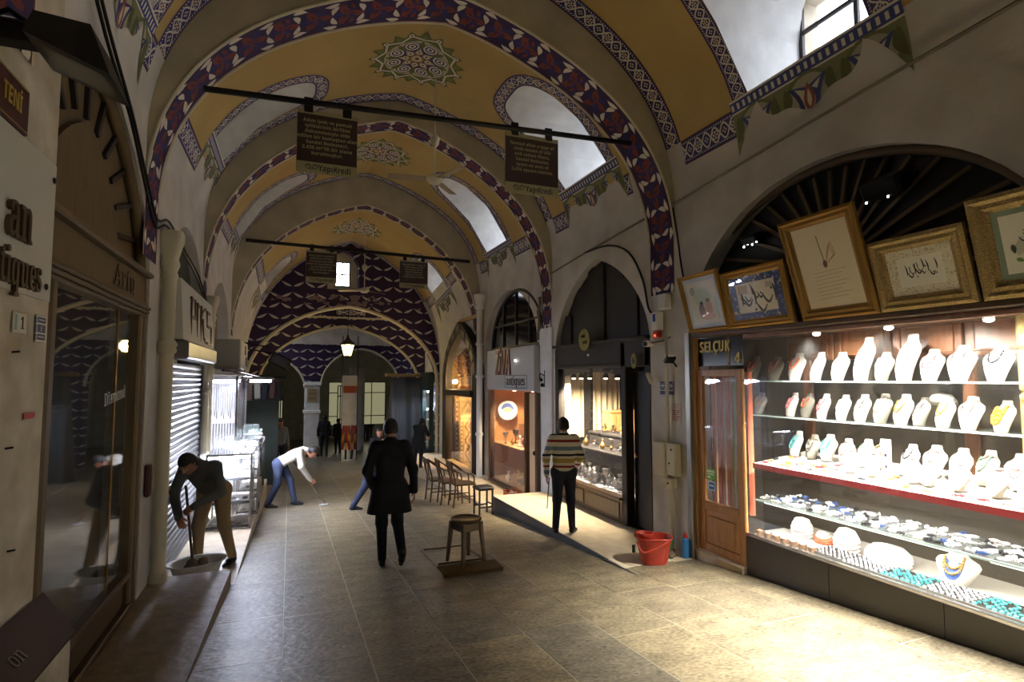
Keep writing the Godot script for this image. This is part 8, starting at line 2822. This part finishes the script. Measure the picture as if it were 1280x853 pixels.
func people() -> void:
	# the man in the long black coat, walking away
	var j := standing()
	j.merge({"knl": Vector3(0.085, 0.5, 0.05), "anl": Vector3(0.08, 0.088, 0.0), "knr": Vector3(-0.1, 0.5, 0.06), "anr": Vector3(-0.12, 0.2, -0.25), "tr": Vector3(0, -0.75, 0.6), "wrr": Vector3(-0.29, 0.86, -0.02), "elr": Vector3(-0.265, 1.12, -0.06), "ell": Vector3(0.27, 1.13, -0.08), "wrl": Vector3(0.2, 0.92, 0.1), "hb": Basis(Vector3.UP, 0.15) * Basis(Vector3.RIGHT, 0.1)}, true)
	j.erase("hl")
	person("man in a long black coat walking away down the middle", v(1.12, fy(6.75), 6.75), PI - 0.05, j, {"s": 0.985, "cell": 0.0125, "skin": M.skin, "hair": M.hair_black, "top": M.coat_black, "top_name": "coat", "skirt": 0.62, "pants": M.cloth_black, "shoes": M.leather_black})
	# the man in the striped sweater, looking into the dark shop window
	j = standing()
	j.merge({"wrl": Vector3(0.26, 0.86, 0.02), "ell": Vector3(0.27, 1.13, -0.05), "elr": Vector3(-0.26, 1.12, 0.0), "wrr": Vector3(-0.22, 0.98, 0.2), "hr": [Vector3(0.1, -0.3, 1), Vector3(1, 0, 0), Vector3(0, 1, 0), 0.6], "hb": Basis(Vector3.UP, -0.1), "anl": Vector3(0.13, 0.085, -0.02), "anr": Vector3(-0.12, 0.085, 0.0), "tl": Vector3(0.3, -0.05, 1), "tr": Vector3(-0.5, -0.05, 1)}, true)
	person("man in a striped sweater looking into the dark shop window", v(3.52, -2.1, 6.98), 2.75, j, {"s": 0.905, "cell": 0.0115, "skin": M.skin, "hair": M.hair_dark, "top": M.striped_knit, "pants": M.cloth_navy, "shoes": M.leather_black})
	stick("walking_stick", "short dark stick held by the man in the striped sweater", v(3.27, -1.33, 6.92), v(3.2, -1.72, 6.84), 0.007, M.iron, "stick")
	# the worker bending over the basin
	j = {"head": Vector3(-0.02, 1.23, 0.40), "hb": Basis(Vector3.RIGHT, 0.75) * Basis(Vector3.UP, -0.1), "neck": Vector3(0.0, 1.21, 0.27), "shl": Vector3(0.19, 1.17, 0.2), "shr": Vector3(-0.17, 1.16, 0.23), "ell": Vector3(0.27, 0.9, 0.24), "elr": Vector3(-0.24, 0.89, 0.3), "wrl": Vector3(0.1, 0.78, 0.44), "wrr": Vector3(-0.06, 0.66, 0.46),
		"hipl": Vector3(0.09, 0.86, -0.08), "hipr": Vector3(-0.09, 0.86, -0.08), "knl": Vector3(0.17, 0.46, -0.02), "knr": Vector3(-0.13, 0.46, 0.0), "anl": Vector3(0.22, 0.085, -0.12), "anr": Vector3(-0.16, 0.085, -0.06),
		"hl": [Vector3(-0.7, -0.5, 0.35), Vector3(0, -0.4, -1), Vector3(0, 1, 0.2), 0.75], "hr": [Vector3(0.5, -0.6, 0.3), Vector3(0, -0.4, -1), Vector3(0, 1, 0.2), 0.75]}
	person("worker in a dark grey sweater bending over a basin by the column", v(-0.84, -2.178, 7.5), -0.45, j, {"cell": 0.0125, "skin": M.skin, "hair": M.hair_dark, "top": M.knit_grey, "pants": M.cloth_khaki, "shoes": M.leather_black})
	var g := Transform3D(Basis(Vector3.UP, -0.45), v(-0.84, -2.178, 7.5))
	stick("broom_stick", "brown broom stick held by the bending worker", g * Vector3(-0.02, 1.0, 0.42), v(-0.93, -2.05, 7.05), 0.014, M.walnut, "broom")
	var bas := thing("wash_basin", "pale oval basin at the feet of the bending worker", "basin", v(-0.89, -2.178, 7.02), 0.4)
	bas.scale = Vector3(1.1, 1.7, 1.1)
	var m := MB.new()
	m.lathe([Vector2(0.15, 0), Vector2(0.16, 0.01), Vector2(0.2, 0.1), Vector2(0.235, 0.115), Vector2(0.235, 0.125), Vector2(0.195, 0.115), Vector2(0.155, 0.03), Vector2(0.0, 0.03)], Vector3.ZERO, 26, Basis.IDENTITY, 1.15, 0.85)
	put("bowl", m, M.white_paint, bas)
	m = MB.new()
	for k in 8: m.ball(Vector3(cos(k * 2.4) * 0.07, 0.07 + 0.02 * (k % 2), sin(k * 2.4) * 0.06), Vector3(0.06, 0.045, 0.05), 8)
	put("wet_cloth", m, M.rag, bas)
	# the sweeper
	j = {"head": Vector3(0, 1.03, 0.53), "hb": Basis(Vector3.RIGHT, 0.95), "neck": Vector3(0, 1.06, 0.38), "shl": Vector3(0.18, 1.06, 0.3), "shr": Vector3(-0.18, 1.06, 0.3), "ell": Vector3(0.24, 0.8, 0.28), "elr": Vector3(-0.25, 0.8, 0.36), "wrl": Vector3(0.12, 0.72, 0.1 + 0.2), "wrr": Vector3(-0.02, 0.5, 0.5),
		"hipl": Vector3(0.09, 0.84, -0.1), "hipr": Vector3(-0.09, 0.84, -0.1), "knl": Vector3(0.11, 0.48, 0.08), "knr": Vector3(-0.11, 0.46, -0.1), "anl": Vector3(0.11, 0.085, 0.17), "anr": Vector3(-0.12, 0.085, -0.26),
		"hl": [Vector3(-0.5, -0.5, 0.6), Vector3(-0.4, 0.3, -0.6), Vector3(0, 1, 0), 0.9], "hr": [Vector3(0.3, -0.6, 0.6), Vector3(0.4, 0.3, -0.6), Vector3(0, 1, 0), 0.9]}
	person("sweeper in a pale jacket and blue jeans bending over a mop", v(-0.06, fy(11.95), 11.95), 1.35, j, {"cell": 0.015, "skin": M.skin, "hair": M.hair_black, "top": M.jacket_pale, "top_name": "jacket", "pants": M.denim, "shoes": M.cloth_black})
	g = Transform3D(Basis(Vector3.UP, 1.35), v(-0.06, fy(11.95), 11.95))
	var mop := thing("mop", "long dark mop held by the sweeper in the pale jacket", "mop", g * Vector3(-0.1, 0, 0.78))
	m = MB.new()
	m.tube([g * Vector3(0.13, 0.86, 0.12), g * Vector3(-0.12, 0.05, 0.8)], 0.013, 7)
	wput("stick", m, M.walnut, mop)
	m = MB.new()
	m.ball(Vector3(0, 0.03, 0), Vector3(0.1, 0.03, 0.07), 10)
	put("mop_head", m, M.lamp_cloth, mop)
	# a second cleaner, mostly hidden by the coat
	var j2 := j.duplicate(true)
	j2.merge({"anr": Vector3(-0.14, 0.085, -0.42), "knr": Vector3(-0.12, 0.44, -0.2)}, true)
	person("cleaner in blue jeans stepping out behind the black coat", v(1.56, fy(10.95), 10.95), 1.5, j2, {"cell": 0.02, "skin": M.skin, "hair": M.hair_black, "top": M.cloth_navy, "top_name": "jacket", "pants": M.denim, "shoes": M.cloth_black})
	# woman facing the camera behind his shoulder
	j = standing()
	j.merge({"ell": Vector3(0.24, 1.14, 0.05), "wrl": Vector3(0.08, 1.3, 0.22), "elr": Vector3(-0.24, 1.14, 0.05), "wrr": Vector3(-0.06, 1.28, 0.22), "hl": [Vector3(-0.3, 0.8, 0.1), Vector3(0, 0, -1), Vector3(1, 0, 0), 0.6], "hr": [Vector3(0.3, 0.8, 0.1), Vector3(0, 0, -1), Vector3(-1, 0, 0), 0.6]}, true)
	person("dark haired woman facing us over the black coat's shoulder", v(1.86, fy(12.7), 12.7), 0.1, j, {"s": 0.84, "cell": 0.018, "skin": M.skin, "hair": M.hair_black, "style": 2, "top": M.cloth_black, "top_name": "coat", "skirt": 0.7, "pants": M.cloth_black, "shoes": M.leather_black})
	# customer in a cap leaning to the cold lit window
	j = standing()
	j.merge({"head": Vector3(0, 1.42, 0.3), "hb": Basis(Vector3.RIGHT, 0.55), "neck": Vector3(0, 1.34, 0.18), "shl": Vector3(0.18, 1.3, 0.12), "shr": Vector3(-0.18, 1.3, 0.12), "ell": Vector3(0.22, 1.05, 0.28), "elr": Vector3(-0.22, 1.05, 0.28), "wrl": Vector3(0.14, 1.0, 0.5), "wrr": Vector3(-0.14, 0.98, 0.5)}, true)
	person("customer in a dark cap and coat leaning towards the cold lit window", v(3.2, -2.37, 14.9), 2.5, j, {"s": 0.82, "cell": 0.02, "skin": M.skin, "hair": M.hair_black, "cap": M.cloth_black, "top": M.cloth_black, "top_name": "coat", "skirt": 0.6, "pants": M.cloth_black, "shoes": M.leather_black})
	# passers-by far behind
	var far := [[1.38, 25.0, PI, 0.06, 1.0, "dark suited man walking away beside the white pillar"], [2.05, 26.5, PI + 0.3, 0.0, 0.9, "shadowy figure right of the man by the white pillar"], [4.55, 37.0, PI - 0.2, 0.05, 1.0, "dark figure standing before the far lit shop, left one"], [5.0, 38.5, PI, -0.05, 1.05, "dark figure standing before the far lit shop, right one"], [-0.25, 18.2, 0.4, 0.0, 0.96, "dim figure behind the sweeper in the left of the end arch"]]
	for q in far:
		j = standing(q[3])
		person(q[5], v(q[0], fy(q[1]), q[1]), q[2], j, {"s": q[4], "cell": 0.026, "skin": M.skin, "hair": M.hair_black, "top": M.cloth_black if q[1] > 20 else M.knit_grey, "top_name": "jacket", "pants": M.cloth_black, "shoes": M.leather_black})

# ---------------------------------------------------------------- the scene
func _ready() -> void:
	var cam := Camera3D.new()
	cam.name = "camera"
	cam.keep_aspect = Camera3D.KEEP_HEIGHT
	cam.fov = 62.7067
	cam.near = 0.05
	cam.far = 200.0
	cam.rotation_order = EULER_ORDER_YXZ
	add_child(cam)
	cam.position = v(0, 0, 0)
	cam.rotation = Vector3(deg_to_rad(3.8005), deg_to_rad(-21.5463), 0)
	cam.current = true
	var env := Environment.new()
	env.background_mode = Environment.BG_SKY
	var sky := Sky.new()
	var sm := ProceduralSkyMaterial.new()
	sm.sky_top_color = c8(214, 222, 240)
	sm.sky_horizon_color = c8(230, 234, 244)
	sm.ground_bottom_color = c8(120, 120, 124)
	sm.ground_horizon_color = c8(160, 162, 168)
	sm.energy_multiplier = 10.0
	sky.sky_material = sm
	env.sky = sky
	env.tonemap_mode = Environment.TONE_MAPPER_LINEAR
	env.tonemap_exposure = 0.95
	env.sdfgi_enabled = true
	env.ssao_enabled = true
	env.ssil_enabled = true
	var we := WorldEnvironment.new()
	we.name = "environment"
	we.environment = env
	add_child(we)
	make_materials()
	build_shell()
	jewellery_shop()
	dark_shop()
	ziva_shop()
	rug_shop()
	left_near()
	antique_left()
	shutter_shop()
	left_stall()
	overhead()
	pier_fittings()
	stool_frame()
	chairs_and_things()
	far_end()
	people()
	#BODY
